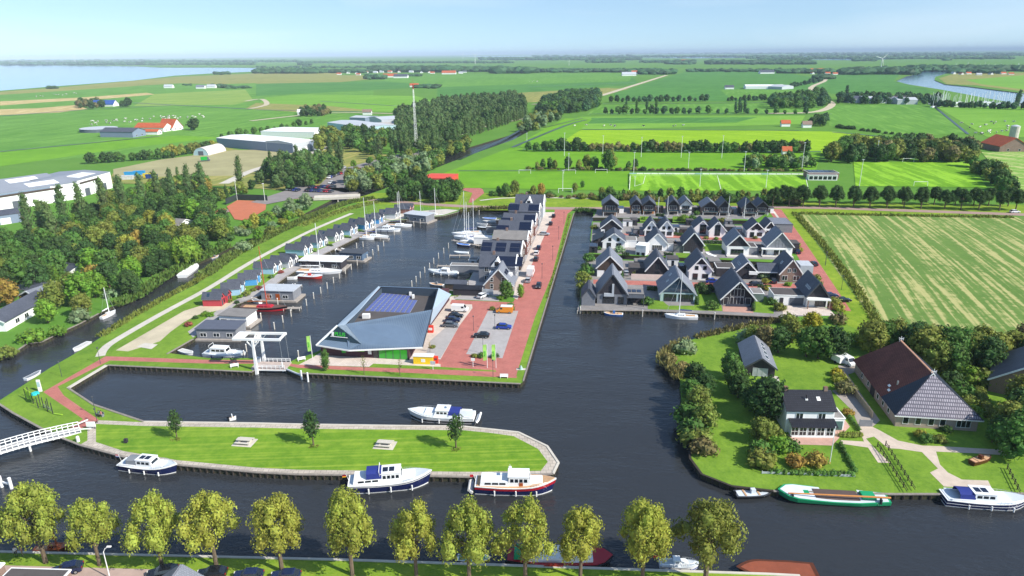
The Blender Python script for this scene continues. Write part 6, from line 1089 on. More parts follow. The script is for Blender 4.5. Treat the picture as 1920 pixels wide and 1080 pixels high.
hall('small dark blue-roofed shed at the left edge below the huge hall', (-20, 425), (42, 416), 12, 4, 1.5, BLUEG, ROOFD, doors=1)
hall('long grey-blue hall with white roof in the industrial estate', (408, 275), (550, 288), 30, 7, 1.0, BLUEG, TRIM, strips=0, doors=0); hall('white-fronted end block of the long grey-blue hall', (551, 288), (582, 283), 30, 7.6, 1.4, LGREY, TRIM, doors=2)
hall('broad white flat hall behind the long grey-blue hall', (490, 257), (590, 259), 40, 5, 0.8, WW, TRIM, doors=0)
hall('light blue workshop with white roof ends', (615, 243), (690, 254), 32, 7, 1.2, LBLUE, LGREY, doors=1); hall('light blue workshop with open yard, right of its twin', (690, 254), (730, 248), 30, 7, 1.5, LBLUE, LGREY, doors=2)
hall('grey shed behind the light blue workshops', (656, 229), (685, 230), 25, 5, 1.2, BLUEG, LGREY, doors=0); hall('long pale-roofed barn at the edge of the poplars', (716, 236), (778, 232), 35, 6, 2.0, LGREY, LGREY, doors=1); hall('low weathered shed before the pale-roofed barn', (714, 242), (748, 240), 25, 4, 1.2, WW, M('dirty_sheet', '#b6b0a8', var=.15), doors=0)
# round-roofed store
A = G(363, 292); B = G(381, 294); t = thing('round_roofed_shed', 'white round-roofed store with rusty ridge in the yard', 'shed', A, R(-8)); q = MB(); N = 12
q.loft([[(6 - 6 * math.cos(math.pi * i / N), y, 6 * math.sin(math.pi * i / N)) for i in range(N + 1)] for y in (0, 26)], False, False, False); sh = q.build('roof', M('rusty_white_sheet', '#d8cfc6', var=.2, sc=.15), t); q = MB(); q.add([(6 - 5.95 * math.cos(math.pi * i / N), 0.2, 5.95 * math.sin(math.pi * i / N)) for i in range(N + 1)], [tuple(range(N + 1))]); q.build('end_wall', LBLUE, t); MB().box(4, 8, .05, .19, 0, 3.4).build('door', GARAGE, t)
d_ = G(428, 278) - G(370, 293); t.rotation_euler = (0, 0, math.atan2(d_.y, d_.x) - math.pi / 2)
# orange-roofed farm in the left meadow
FAR = 'left meadow farm'
def fhouse(lb, px, W, D, he, hr, rz, wall, roof, cat='farm building', name='farm_building', grp=None): return house(name, lb, cat, G(*px), W, D, he, hr, rz=rz, wall=wall, roof=roof, barge=None, wins=[('F', -W * .2, .8, 1.4, 1.4, 1, 1), ('F', W * .2, .8, 1.4, 1.4, 1, 1), ('R', 0, .8, 2, 1.4, 2, 1)], group=grp)
fhouse('steep orange-roofed farmhouse in the left meadow', (334, 244), 14, 18, 3, 11, R(70), WW, ROOFR, 'farmhouse', 'farmhouse'); fhouse('long orange-roofed barn joined to the meadow farmhouse', (316, 246), 14, 32, 4, 8, R(80), WW, ROOFR, 'barn', 'barn'); fhouse('dark blue barn with orange trim at the meadow farm', (262, 256), 18, 34, 5, 8, R(80), BLUEG, ROOFD, 'barn', 'barn')
fhouse('small orange-roofed outbuilding before the meadow farmhouse', (300, 252), 7, 16, 3, 5, R(82), WW, ROOFR, 'barn', 'barn')
t = thing('slurry_tank', 'round low slurry silo at the left meadow farm', 'silo', G(186, 246)); m = MB(); m.tube([(0, 0, -.3), (0, 0, 3.2)], 17, 28); m.build('tank_wall', M('dark_steel', '#5b6670'), t); MB().tube([(0, 0, 3.2), (0, 0, 3.5)], [17.2, 16.5], 28).build('tank_cover', LGREY, t)
fhouse('far farm with blue roof and white front among dark trees', (218, 199), 14, 34, 3, 9, R(85), WW, M('blue_tiles', '#33569a', var=.1), 'farmhouse', 'farmhouse')
for px, rf, lb in [((325, 165), LGREY, 'pale low sheds of the shore farm'), ((385, 166), ROOFG, 'grey-roofed barn of the shore farm'), ((405, 165), LGREY, 'light-roofed barn of the shore farm'), ((745, 145), ROOFR, 'brown-roofed farm below the left village'), ((765, 146), ROOFD, 'dark-roofed stable below the left village'), ((785, 163), ROOFR, 'small orange-roofed farm in front of the mast top'), ((855, 139), ROOFR, 'orange-roofed house on the right of the left village'), ((575, 215), WW, 'small white house in the meadow among dark bushes'), ((697, 215), BRK, 'brick farmhouse behind the workshops'), ((1210, 139), ROOFR, 'orange-gabled farmhouse where the far road bends'), ((1192, 142), LGREY, 'pale barn beside the orange-gabled far farmhouse'), ((1290, 115), ROOFR, 'orange-roofed building on the right horizon'), ((1375, 167), ROOFD, 'dark stable in the far polder'), ((1450, 138), ROOFD, 'dark long shed far right of the polder'), ((1545, 135), ROOFR, 'church-side orange roof in the far village'), ((1480, 237), ROOFR, 'long low orange-roofed shed in the polder'), ((1520, 239), BRK, 'pointed brown barn beside the polder road'), ((1482, 290), ROOFR, 'small orange-roofed shed beside the pitch')]:
    s = mpp(G(*px)); W_ = {True: 26 * s, False: 16 * s}[px[1] < 150]; W_ = min(W_, 60) if px[1] < 150 else min(W_, 26)
    fhouse(lb, px, min(W_ * .5, 22), W_, 3 + W_ * .04, 5 + W_ * .15, R(88), WW if rf is not WW else WW, rf, 'farm building')
hall('very long white-roofed cattle shed in the far polder', (1398, 167), (1470, 167), 30, 5, 3, WW, TRIM, doors=0, cat='barn', name='cattle_shed'); hall('long grey cattle shed left of the winding far road', (1440, 167), (1466, 168), 40, 5, 3, LGREY, LGREY, doors=0, cat='barn', name='cattle_shed')
for i, (x0, x1, y, rf) in enumerate([(1592, 1620, 193, ROOFD), (1618, 1648, 194, LGREY), (1645, 1680, 194, ROOFG), (1672, 1705, 193, BITUM), (1682, 1720, 196, LGREY)]): hall('riverside boatyard shed, %s from the left' % ORD[i], (x0, y), (x1, y), 22, 6, 3, LGREY, rf, doors=1, grp='riverside boatyard sheds', name='boatyard_shed')
t = fhouse('red-roofed barn at the right edge of the polder', (1900, 285), 20, 24, 4, 10, R(-4), BRK, ROOFR, 'barn', 'barn'); t = thing('silo', 'round concrete silo behind the red-roofed barn', 'silo', G(1899, 262)); m = MB(); m.tube([(0, 0, -.2), (0, 0, 11)], 3.4, 16); m.build('tower', CONC, t); MB().tube([(0, 0, 11), (0, 0, 12)], [3.5, 1.2], 16).build('cap', LGREY, t)
# far village houses
vh = [(x, y) for x, y in [(640, 137), (652, 135), (668, 136), (676, 138), (690, 134), (708, 134), (720, 133), (735, 133), (748, 133), (760, 132), (775, 133), (790, 134), (805, 134), (815, 135), (830, 133), (845, 134), (868, 135), (875, 133)]]
for i, p in enumerate(vh):
    p = (p[0], p[1] + 3)
    s = mpp(G(*p)); house('village_house', 'small far house in the left village, %s from the left' % ORD[i], 'house', G(*p), 5 * s, 8 * s, 1.6 * s, 3.6 * s, rz=R(rnd.choice([0, 90, 80])), wall=WW, roof=rnd.choice([ROOFR, ROOFR, ROOFD, LGREY]), barge=None, ox=.3, group='left village houses')
for i, p in enumerate([(1512, 132), (1525, 133), (1540, 131), (1556, 133), (1570, 134), (1582, 131), (1595, 133), (1640, 128), (1655, 127), (1670, 128), (1690, 128), (1790, 130), (1805, 131), (1820, 130), (1840, 132), (1860, 131), (1885, 130), (1900, 131)]):
    p = (p[0], p[1] + (6 if p[0] < 1620 else 9))
    s = mpp(G(*p)); house('village_house', 'small far house in the riverside village, %s from the left' % ORD[i], 'house', G(*p), 5 * s, 9 * s, 1.8 * s, 4 * s, rz=R(rnd.choice([0, 90, 80])), wall=WW, roof=rnd.choice([ROOFR, ROOFR, LGREY, ROOFD]), barge=None, ox=.3, group='riverside village houses')
# red sports hall, clubhouse
t = hall('bright red sports hall with sloping roof beside the red forecourt', (797, 351), (848, 352), 16, 5, 0.6, M('vermilion_cladding', '#d8503c', rough=.6, var=.06), M('vermilion_cladding'), doors=0, name='sports_hall'); MB().box(.5, 10, -.1, .01, 3.4, 4.4).build('dark_lettering_band', TIMB, t); MB().box(1, 11, -5, -.12, 0, 2.6).build('porch', LGREY, t)
A = G(1519, 338); t = thing('clubhouse', 'brick sports clubhouse with grey solar roof and veranda', 'clubhouse', A, R(-6)); annex(t, 0, 17, 4, 14, 3.6, BRK, BITUM); annex(t, -1, 15, 0, 3.9, 2.9, TRIM, FLATR, name='veranda'); 
for i in range(6): MB().box(1 + i * 2.4, 3.1 + i * 2.4, 5.5, 12, 3.9, 4.0).build('solar_panel', PANEL, t)
for i in range(6): MB().box(-.6 + i * 2.6, 1.4 + i * 2.6, -.06, .01, .5, 2.4).build('window', GLASS, t)
# buildings hidden in the left wood
zt = zc(0, 300, 4)
for px, W, D, he, hr, rz, wl, rf, lb in [(zt(1400, 520), 8, 12, 2.6, 4.4, R(70), WW, FLATR, 'grey-roofed bungalow in the wood below the clay courts'), (zt(800, 800), 7, 13, 2.6, 4.4, R(65), WW, M('pale_sheet_roof', '#b9c4c4'), 'pale-roofed chalet in the middle of the wood'), (zt(600, 880), 7, 9, 2.5, 4.0, R(60), WW, ROOFD, 'dark-roofed white cabin in the wood'), (zt(440, 1040), 8, 14, 2.6, 4.2, R(62), WW, ROOFD, 'long slate-roofed bungalow at the wood edge'), (zt(230, 1090), 8, 9, 2.6, 4.6, R(-18), BRNW, ROOFG, 'brown gabled cabin behind the white canal house'), (zt(900, 935), 4, 7, 2.2, 3.2, R(65), REDW, ROOFG, 'small red garden house by the canal')]:
    house('chalet', lb, 'house', G(*px), W, D, he, hr, rz=rz, wall=wl, roof=rf, wins=[('F', -1.5, .7, 1.4, 1.2, 2, 1), ('F', 1.5, .7, 1.4, 1.2, 2, 1), ('R', 0, .7, 2, 1.2, 2, 1)], group='chalets in the left wood')
house('canal_house', 'long white canal house with dark roof at the left edge', 'house', G(-12, 622), 7, 20, 2.8, 4.8, rz=math.atan2(*reversed((G(52, 588) - G(-8, 622)).xy)) - math.pi / 2, wall=WW, roof=ROOFD, wins=[('R', u, .7, 1.6, 1.2, 2, 1) for u in (-5, -1, 3)] + [('L', u, .7, 1.6, 1.2, 2, 1) for u in (-5, -1, 3)] + [('F', 0, .5, 2.4, 1.8, 2, 1)])
# clay tennis courts
CLAY = M('red_clay', '#bd7050', rough=.95, var=.08, sc=.3)
sheet('clay_court', [(425, 388), (445, 376), (500, 378), (498, 394), (462, 415), (440, 412)], CLAY, .24); sheet('clay_court', [(396, 402), (412, 392), (424, 392), (415, 404)], CLAY, .25)
t = thing('court_fence', 'dark mesh fence behind the clay courts', 'fence', G(424, 384)); q0 = G(424, 384)
for a, b in (((424, 384), (445, 375)), ((445, 375), (502, 377))):
    A = G(*a) - q0; B = G(*b) - q0; MB().bar(A + Vector((0, 0, 1.6)), B + Vector((0, 0, 1.6)), .06, 3).build('mesh_panel', M('green_mesh', '#2f3c38'), t)
# houses whose roofs just reach into the bottom edge
def lowhouse(lb, px, top, W, D, flat, roof=ROOFG):
    p = G(*px); h = Hz(p, top)
    if flat: t = thing('street_house', lb, 'house', p, R(-3)); annex(t, -W / 2, W / 2, -D, 0, h - .25, BRK, roof); return
    house('street_house', lb, 'house', p + Vector((0, -D, 0)), W, D, h - W * .35, h, rz=R(-3), wall=BRK, roof=roof)
lowhouse('flat grey-roofed building cut by the bottom edge at the left', (100, 1150), 1066, 8, 8, True, BITUM); lowhouse('grey-roofed house peeping in at the bottom left corner', (0, 1140), 1054, 5, 8, True, LGREY); lowhouse('white-trimmed house gable peeping over the bottom edge', (345, 1130), 1064, 5, 8, False)
# ------------------------------------------------------------ boats (local x = forward, origin at the waterline amidships)
HULLW = M('white_gelcoat', '#eff0ee', rough=.3, var=.03, spec=.5); NAVY = M('navy_hull', '#1a2350', rough=.25, var=.05, spec=.5); REDH = M('red_stripe', '#b01f2c', rough=.3, var=.05); BLKH = M('black_hull', '#17181c', rough=.35, var=.1); GRNH = M('green_hull', '#1f9a63', rough=.35, var=.06); TEAK = M('teak_deck', '#c9a077', rough=.8, var=.12, sc=1.5); CANV = M('blue_canvas', '#27357e', rough=.8, var=.08); BLUEC = M('bright_blue_tarp', '#2f6fc4', rough=.7, var=.08); VARN = M('varnished_wood', '#a5521f', rough=.35, var=.15, sc=1.5); LDECK = M('light_deck', '#cfd6da', rough=.7, var=.06); BUFF = M('buff_rubber', '#c9c6be', rough=.7, var=.05); GREYT = M('grey_canvas', '#7e8388', rough=.85, var=.1); REDM = M('red_mast', '#c4472c', rough=.4, var=.06); ORSP = M('orange_spar', '#d08a4a', rough=.45, var=.1)
GLOSS = GLASS
def hull_mb(L, B, f0, f1, f2, bow=0.32, stern=0.82, draft=0.35, rake=0.25, n=14, z0=None, z1=None, inset=0.0):
    """lofted hull; freeboard stern f0, mid f1, bow f2; z0..z1 picks a horizontal band (fractions of freeboard)"""
    rings = []; 
    for i in range(n + 1):
        t = i / n; x = -L / 2 + L * t
        b = stern + (1 - stern) * min(1, t / .3) if t < .3 else (1 if t < 1 - bow else max(0.02, 1 - ((t - 1 + bow) / bow) ** 2.1))
        fb = f0 + (f1 - f0) * t * 2 if t < .5 else f1 + (f2 - f1) * ((t - .5) * 2) ** 1.6
        a0 = -draft if z0 is None else fb * z0; a1 = fb if z1 is None else fb * z1
        hb = B / 2 * b
        def hw(z):    # half width at height
            q = (z + draft) / (fb + draft); return max(.01, hb * (0.72 + .28 * q ** .6) + inset)
        sh = rake * L * .12 * max(0, (t - .75) / .25)
        def xx(z): return x + sh * ((z + draft) / (fb + draft) - .5) * 2
        lv = [a0 + (a1 - a0) * q_ / 4 for q_ in range(5)]; rings.append([(xx(z), -hw(z), z) for z in lv] + [(xx(z), hw(z), z) for z in lv[::-1]])
    return MB().loft(rings)
def cabin_mb(x0, x1, w, z0, z1, fr=0.25, bk=0.1, taper=.86, rnd_=0):
    """cabin block with raked ends"""
    return MB().loft([[(x0, -w / 2, z0), (x1, -w / 2, z0), (x1, w / 2, z0), (x0, w / 2, z0)], [(x0 + bk, -w / 2 * taper, z1), (x1 - fr, -w / 2 * taper, z1), (x1 - fr, w / 2 * taper, z1), (x0 + bk, w / 2 * taper, z1)]])
def winrow(par, x0, x1, n, z0, z1, y, gap=.18, mat=GLASS, tilt=.0):
    for s in (-1, 1):
        for i in range(n):
            a = x0 + (x1 - x0) * i / n + gap / 2; b = x0 + (x1 - x0) * (i + 1) / n - gap / 2
            MB().loft([[(a, s * (y - .03), z0), (b, s * (y - .03), z0), (b, s * (y + .03), z0), (a, s * (y + .03), z0)], [(a + .04, s * (y - .03 - tilt), z1), (b - .04, s * (y - .03 - tilt), z1), (b - .04, s * (y + .03 - tilt), z1), (a + .04, s * (y + .03 - tilt), z1)]]).build('window', mat, par)
def rail(par, L, B, z, x0, x1, h=.55):
    m = MB(); n = 8
    for s in (-1, 1):
        pts = []
        for i in range(n + 1):
            t = i / n; x = x0 + (x1 - x0) * t; q = (x + L / 2) / L; b = 1 if q < .68 else max(.04, 1 - ((q - .68) / .32) ** 2.1); pts.append(Vector((x, s * (B / 2 * b - .08), z + h + .25 * max(0, q - .6)))); m.tube([pts[-1] - Vector((0, 0, h)), pts[-1]], .02, 4)
        m.tube(pts, .025, 4)
    m.build('railing', STEEL, par)
BG = 'moored boats'
def boat(name, label, px, L, head, cat='boat', z=0.0, group=BG): return thing(name, label, cat, G(px[0], px[1], 0.0), head, group)
def heading(a, b): A = G(a[0], a[1], 0); B = G(b[0], b[1], 0); return (A + B) / 2, (B - A).length, math.atan2((B - A).y, (B - A).x)
def cruiser(label, stern, bow, hullm=HULLW, top=HULLW, B=None, fb=1.0, canopy=None, cab=(.36, .66), flag=None, stripe=None, stripez=(.62, .86), name='motor_yacht', cabh=1.25, dinghy=None, aft=False, deck=LDECK, nwin=3, solar=0, mast=0, arch=False):
    c, L, a = heading(stern, bow); B = B or L * .29; t = thing(name, label, 'boat', c, a, BG); f0, f1, f2 = fb * 1.0, fb * .95, fb * 1.45
    h = hull_mb(L, B, f0, f1, f2).build('hull', hullm, t); hull_mb(L * 1.002, B, f0, f1, f2, z0=-.02, z1=.1, inset=.012).build('waterline_stripe', TRIM, h)
    if stripe: hull_mb(L * 1.003, B, f0, f1, f2, z0=stripez[0], z1=stripez[1], inset=.02).build('stripe', stripe, h)
    hull_mb(L * 1.005, B, f0, f1, f2, z0=.95, z1=1.04, inset=.04).build('rubbing_strake', TRIM if hullm is not HULLW else LDECK, h)
    d = hull_mb(L * .96, B * .93, f0, f1, f2, z0=1.0, z1=1.085).build('deck', deck, t)
    x0 = -L / 2 + L * cab[0]; x1 = -L / 2 + L * cab[1]; w = B * .74; zc0 = f1 * 1.02
    cabin_mb(x1 - .3, x1 + L * .17, w * .86, zc0, zc0 + .55 + .1 * fb, .5, 0, .85).build('trunk_cabin', top, t)
    k = cabin_mb(x0, x1, w, zc0, zc0 + cabh, .55, .15, .88).build('wheelhouse', top, t); winrow(k, x0 + .3, x1 - .65, nwin, zc0 + cabh * .48, zc0 + cabh * .82, w / 2 * .94, tilt=.045)
    MB().loft([[(x1 - .30, -w * .38, zc0 + cabh * .46), (x1 - .30, w * .38, zc0 + cabh * .46), (x1 - .24, w * .38, zc0 + cabh * .46), (x1 - .24, -w * .38, zc0 + cabh * .46)], [(x1 - .52, -w * .34, zc0 + cabh * .86), (x1 - .52, w * .34, zc0 + cabh * .86), (x1 - .45, w * .34, zc0 + cabh * .86), (x1 - .45, -w * .34, zc0 + cabh * .86)]]).build('windscreen', GLASS, k)
    MB().box(x0 - .05, x1 - .4, -w * .47, w * .47, zc0 + cabh, zc0 + cabh + .1).build('cabin_roof', top, k)
    for i in range(solar): MB().box(x0 + .4 + i * 1.1, x0 + 1.3 + i * 1.1, -w * .22, w * .22, zc0 + cabh + .1, zc0 + cabh + .14).build('solar_panel', PANEL, k)
    if aft: 
        q = cabin_mb(-L / 2 + L * .06, x0 + .1, w * 1.06, f0 * 1.0, f0 + .9, .1, .2, .9).build('aft_cabin', top, t); winrow(q, -L / 2 + L * .12, x0 - .3, 3, f0 + .4, f0 + .72, w * .51, tilt=.03)
    else:
        cp = MB(); xs = -L / 2 + L * .05; cp.box(xs, x0, -B * .36, B * .36, f0 * .75, f0 * 1.01); cp.build('cockpit', TEAK, t)
        for s in (-1, 1): MB().box(xs, x0, s * B * .40 - .1, s * B * .40 + .1, f0 * .9, f0 + .35).build('coaming', top, t)
    if canopy: 
        zt = zc0 + cabh + (.55 if aft else .05); xa = x0 - L * .17; q = MB(); N = 6; q.loft([[(xa + (x0 + .2 - xa) * t_, w * .5 * math.cos(math.pi * i / N), (f0 + (.95 if aft else .35)) + (zt - f0 - (.95 if aft else .35)) * (math.sin(math.pi * i / N) ** .45)) for i in range(N + 1)] for t_ in (0, .5, 1)], False, False, False); q.build('canopy', canopy, t)
    rail(t, L, B, f1 * 1.05, x1, L / 2 - .3, .55)
    for s in (-1, 1):
        for xf in (-.25, .02, .28): MB().tube([(L * xf, s * (B / 2 + .1), f1 * .15), (L * xf, s * (B / 2 + .1), f1 * .75)], .13, 7).build('fender', TRIM if hullm is not HULLW else NAVY, t)
    if mast: MB().tube([(x0 + .5, 0, zc0 + cabh), (x0 + .3, 0, zc0 + cabh + mast)], [.06, .03], 6).build('mast', TRIM, t); MB().box(x0 + .1, x0 + .6, -.45, .45, zc0 + cabh + mast * .55, zc0 + cabh + mast * .62).build('spreader', TRIM, t)
    if arch: q = MB(); q.tube([(x0, -w * .5, f0), (x0 - .2, -w * .45, zc0 + cabh + .7), (x0 - .2, w * .45, zc0 + cabh + .7), (x0, w * .5, f0)], .06, 5); q.build('radar_arch', TRIM, t)
    if flag: 
        MB().tube([(-L / 2 + .1, 0, f0), (-L / 2 - .35, 0, f0 + 1.5)], .03, 5).build('flagstaff', TRIM, t)
        f_ = MB().box(-L / 2 - .95, -L / 2 - .32, -.02, .02, f0 + .85, f0 + 1.35).build('flag', flag[0], t)
        for i_, m_ in enumerate(flag[1:]): MB().box(-L / 2 - .96, -L / 2 - .31, -.03, .03, f0 + .85 + .17 * i_, f0 + 1.0 + .17 * i_).build('flag_band', m_, f_)
    if dinghy: 
        q = MB(); q.tube([(-L / 2 - .55, -B * .42, .5), (-L / 2 - .5, B * .3, .5), (-L / 2 - .75, B * .46, .75), (-L / 2 - 1.05, B * .3, 1.0), (-L / 2 - 1.05, -B * .42, 1.0)], .24, 8); q.build('dinghy', dinghy, t); MB().box(-L / 2 - .95, -L / 2 - .6, -B * .4, B * .3, .45, .85).build('dinghy_floor', LDECK, t)
    return t, L, B
FLR = M('flag_red', '#c8202c'); FLW = M('flag_white', '#f0f0f0'); FLB = M('flag_blue', '#24408e'); FLK = M('flag_black', '#151515'); FLY = M('flag_yellow', '#e8b81c')
t, L, B = cruiser('large navy and white motor yacht with blue aft canopy at the island quay', (655, 918), (806, 905), NAVY, HULLW, fb=1.75, canopy=CANV, cab=(.40, .68), flag=(FLR, FLY, FLR, FLK), aft=True, cabh=1.7, nwin=4, solar=2, arch=True, stripe=TRIM, stripez=(.80, .86))
t, L, B = cruiser('navy trawler yacht with red sheer stripe and teak foredeck at the island quay', (892, 918), (1038, 920), NAVY, HULLW, fb=1.7, cab=(.42, .72), flag=(FLR,), aft=True, cabh=1.8, nwin=4, stripe=REDH, stripez=(.66, .95), deck=TEAK, dinghy=BUFF, mast=1.8)
MB().box(L * .06, L * .11, -B * .372, -B * .355, 1.25, 2.45).build('cabin_door', VARN, t)
cruiser('white and navy cruiser moored near the white footbridge', (230, 876), (332, 886), NAVY, HULLW, fb=1.25, cab=(.34, .66), flag=(FLR, FLB, FLW, FLR), cabh=1.3, solar=2, canopy=GREYT)
t, L, B = cruiser('white yacht with black bottom and davit dinghy on the far side of the island', (890, 789), (770, 783), BLKH, HULLW, fb=1.4, cab=(.38, .62), canopy=CANV, dinghy=TRIM, cabh=1.25, mast=1.0, stripe=TRIM, stripez=(.45, .97))
cruiser('white motor cruiser with navy canopy at the right edge quay', (1766, 940), (1922, 950), NAVY, HULLW, fb=1.3, cab=(.32, .62), canopy=CANV, cabh=1.35, solar=2, stripe=TRIM, stripez=(.5, .58))
cruiser('white flybridge cruiser in the little harbour behind the footpath', (385, 666), (460, 670), HULLW, HULLW, fb=1.0, cab=(.2, .62), cabh=1.5, arch=True, stripe=NAVY, stripez=(.3, .4))
# sailing barge with green hull
c, L, a = heading((1664, 943), (1460, 931)); t = thing('sailing_barge', 'long green flat-bottomed sailing barge with lowered mast at the farm quay', 'barge', c, a, BG); B = 4.2
h = hull_mb(L, B, .95, .85, 1.4, bow=.14, stern=.6, rake=.1).build('hull', BLKH, t); hull_mb(L * 1.003, B, .95, .85, 1.4, bow=.14, stern=.6, rake=.1, z0=.35, z1=1.08, inset=.03).build('green_strake', GRNH, h); hull_mb(L * .965, B * .9, .95, .85, 1.4, bow=.14, stern=.6, rake=.1, z0=1.05, z1=1.12).build('deck', LDECK, t)
MB().loft([[(-L * .22, -B * .36, .8), (L * .18, -B * .36, .8), (L * .18, B * .36, .8), (-L * .22, B * .36, .8)], [(-L * .22, -B * .3, 1.15), (L * .18, -B * .3, 1.15), (L * .18, B * .3, 1.15), (-L * .22, B * .3, 1.15)]]).build('hatch_cover', M('brown_hatch', '#5c4c46', var=.1), t)
cabin_mb(-L * .38, -L * .24, B * .5, .8, 1.5, .2, .2).build('deckhouse', GRNH, t); cabin_mb(L * .22, L * .32, B * .34, .8, 1.2, .1, .1).build('fore_hatch', GRNH, t); MB().tube([(-L * .48, B * .34, 2.0), (L * .44, B * .3, 1.7)], [.17, .11], 8).build('lowered_mast', ORSP, t)
for x in (-.4, .4): MB().box(L * x - .1, L * x + .1, B * .26, B * .42, .8, 1.7).build('mast_crutch', TIMB, t)
# open tender, sloops
def open_boat(label, stern, bow, hm, inn=LDECK, B=None, fb=.6, cover=None, eng=False, name='open_boat', seat=True, grp=BG):
    c, L, a = heading(stern, bow); B = B or L * .34; t = thing(name, label, 'boat', c, a, grp); h = hull_mb(L, B, fb, fb * .95, fb * 1.35, draft=.2).build('hull', hm, t); hull_mb(L * 1.01, B, fb, fb * .95, fb * 1.35, draft=.2, z0=.86, z1=1.04, inset=.04).build('gunwale', DGREY if hm is BLKH else hm if hm.name == 'dark_varnish' else TRIM, h)
    hull_mb(L * .9, B * .82, fb, fb * .95, fb * 1.3, draft=.2, z0=.95, z1=1.06).build('cover' if cover else 'floor', cover or inn, t)
    if seat and not cover:
        for x in (-.25, .12): MB().box(L * x - .15, L * x + .15, -B * .38, B * .38, fb * 1.02, fb + .12).build('thwart', TEAK, t)
        MB().box(-L * .08, L * .04, -.35, .35, fb, fb + .75).build('console', hm if hm is not BLKH else LDECK, t)
    if eng: MB().box(-L / 2 - .3, -L / 2 + .05, -.2, .2, .1, fb + .5).build('outboard', BLKH, t)
    return t
open_boat('black tender with grey consoles at the corner of the farm quay', (1378, 931), (1446, 927), BLKH, eng=True, B=2.2)
open_boat('white sloop with grey cover on the left canal by the lawn', (48, 714), (77, 700), HULLW, cover=GREYT, grp='sloops on the left canal'); open_boat('white sloop with pale cover and red stern flag on the left canal', (168, 644), (139, 660), HULLW, cover=BUFF, grp='sloops on the left canal')
open_boat('tiny white rowing boat in the inner basin', (430, 789), (443, 786), HULLW, eng=True); open_boat('white rowing boat in the little harbour behind the footpath', (338, 659), (362, 666), HULLW, cover=BUFF)
open_boat('blue wooden boat below the swept-roof villa', (1168, 592), (1133, 590), M('blue_hull', '#3f72b8', rough=.4, var=.1), TEAK)
t = open_boat('white motor boat under a white cover on the left canal', (342, 521), (368, 500), HULLW, cover=TRIM, fb=.9)
open_boat('second white boat moored close behind the covered canal boat', (352, 498), (378, 490), HULLW, fb=.9, cover=LDECK); open_boat('small grey boat on the left canal below the willow', (396, 487), (410, 482), GREYW, inn=TEAK); open_boat('flat white boat at the reedy garden edge of the left canal', (245, 553), (268, 547), HULLW, cover=LDECK)
open_boat('grey pontoon boat in the shaded canal bend', (455, 442), (480, 440), GREYT)
# sailing yachts
def sailboat(label, stern, bow, hm=HULLW, mh=None, fb=.9, mastm=TRIM, cover=CANV, name='sailing_yacht', stripe=None, boom=True, B=None, furl=True, toppx=None, grp='sailing yachts in the marina'):
    c, L, a = heading(stern, bow); B = B or L * .3; t = thing(name, label, 'sailboat', c, a, grp); h = hull_mb(L, B, fb, fb * .95, fb * 1.25, bow=.45, stern=.7).build('hull', hm, t)
    if stripe: hull_mb(L * 1.003, B, fb, fb * .95, fb * 1.25, bow=.45, stern=.7, z0=.1, z1=.55, inset=.02).build('stripe', stripe, h)
    hull_mb(L * .97, B * .94, fb, fb * .95, fb * 1.25, bow=.45, stern=.7, z0=1, z1=1.06).build('deck', VARN if hm.name == 'dark_varnish' else HULLW if hm is not BLKH else M('tar_deck', '#6b5248', var=.15), t); k = cabin_mb(-L * .12, L * .22, B * .56, fb, fb + .5, .8, .05, .8).build('cabin', VARN if hm.name == 'dark_varnish' else HULLW if hm is not BLKH else REDH, t); winrow(k, -L * .08, L * .12, 3, fb + .18, fb + .36, B * .262, tilt=.02); MB().box(-L * .42, -L * .13, -B * .24, B * .24, fb * .9, fb * 1.065).build('cockpit', TEAK, t)
    mh = mh or L * 1.25
    if toppx: mh = Hz(Vector((c.x, c.y, 0)), toppx) - fb - .4
    MB().tube([(L * .08, 0, fb + .4), (L * .07, 0, fb + .4 + mh)], [.13, .08], 7).build('mast', mastm, t)
    if boom: b_ = MB().tube([(L * .07, 0, fb + 1.5), (-L * .34, 0, fb + 1.45)], .08, 6).build('boom', mastm, t); MB().tube([(L * .05, 0, fb + 1.62), (-L * .32, 0, fb + 1.58)], [.2, .12], 7).build('sail_cover', cover, b_)
    g = MB(); g.tube([(L * .48, 0, fb * 1.3), (L * .075, 0, fb + mh * .97)], .035 if furl else .015, 4); g.tube([(-L * .48, 0, fb), (L * .07, 0, fb + mh)], .012, 3)
    for s in (-1, 1): g.tube([(L * .06, s * B * .45, fb), (L * .07, s * .5, fb + mh * .55), (L * .07, 0, fb + mh * .95)], .012, 3)
    g.build('rigging', STEEL, t); MB().bar((L * .07, -.7, fb + mh * .55), (L * .07, .7, fb + mh * .55), .06).build('spreader', mastm, t)
    return t
sailboat('white sailing yacht moored below the front villas', (1308, 598), (1247, 595), toppx=512, grp='sailing yachts')
sailboat('black-hulled traditional sailing barge with tall red mast beside the houseboats', (452, 580), (538, 582), BLKH, toppx=462, mastm=REDM, cover=M('tan_sail', '#a5683f', var=.1), fb=1.1, stripe=REDH, B=4.0, name='sailing_barge', grp='sailing yachts')
sailboat('white yacht with tall white mast moored beside the black houseboat', (548, 510), (640, 512), toppx=418, cover=TRIM, stripe=None); open_boat('small red and white motor boat beside the tall-masted yacht', (560, 520), (604, 522), M('red_hull', '#c0392f', rough=.35, var=.05), LDECK, fb=.9)
sailboat('white sailing boat moored at the garden lawn of the left canal', (190, 599), (217, 586), toppx=540, fb=.7, cover=TRIM, grp='sloops on the left canal')
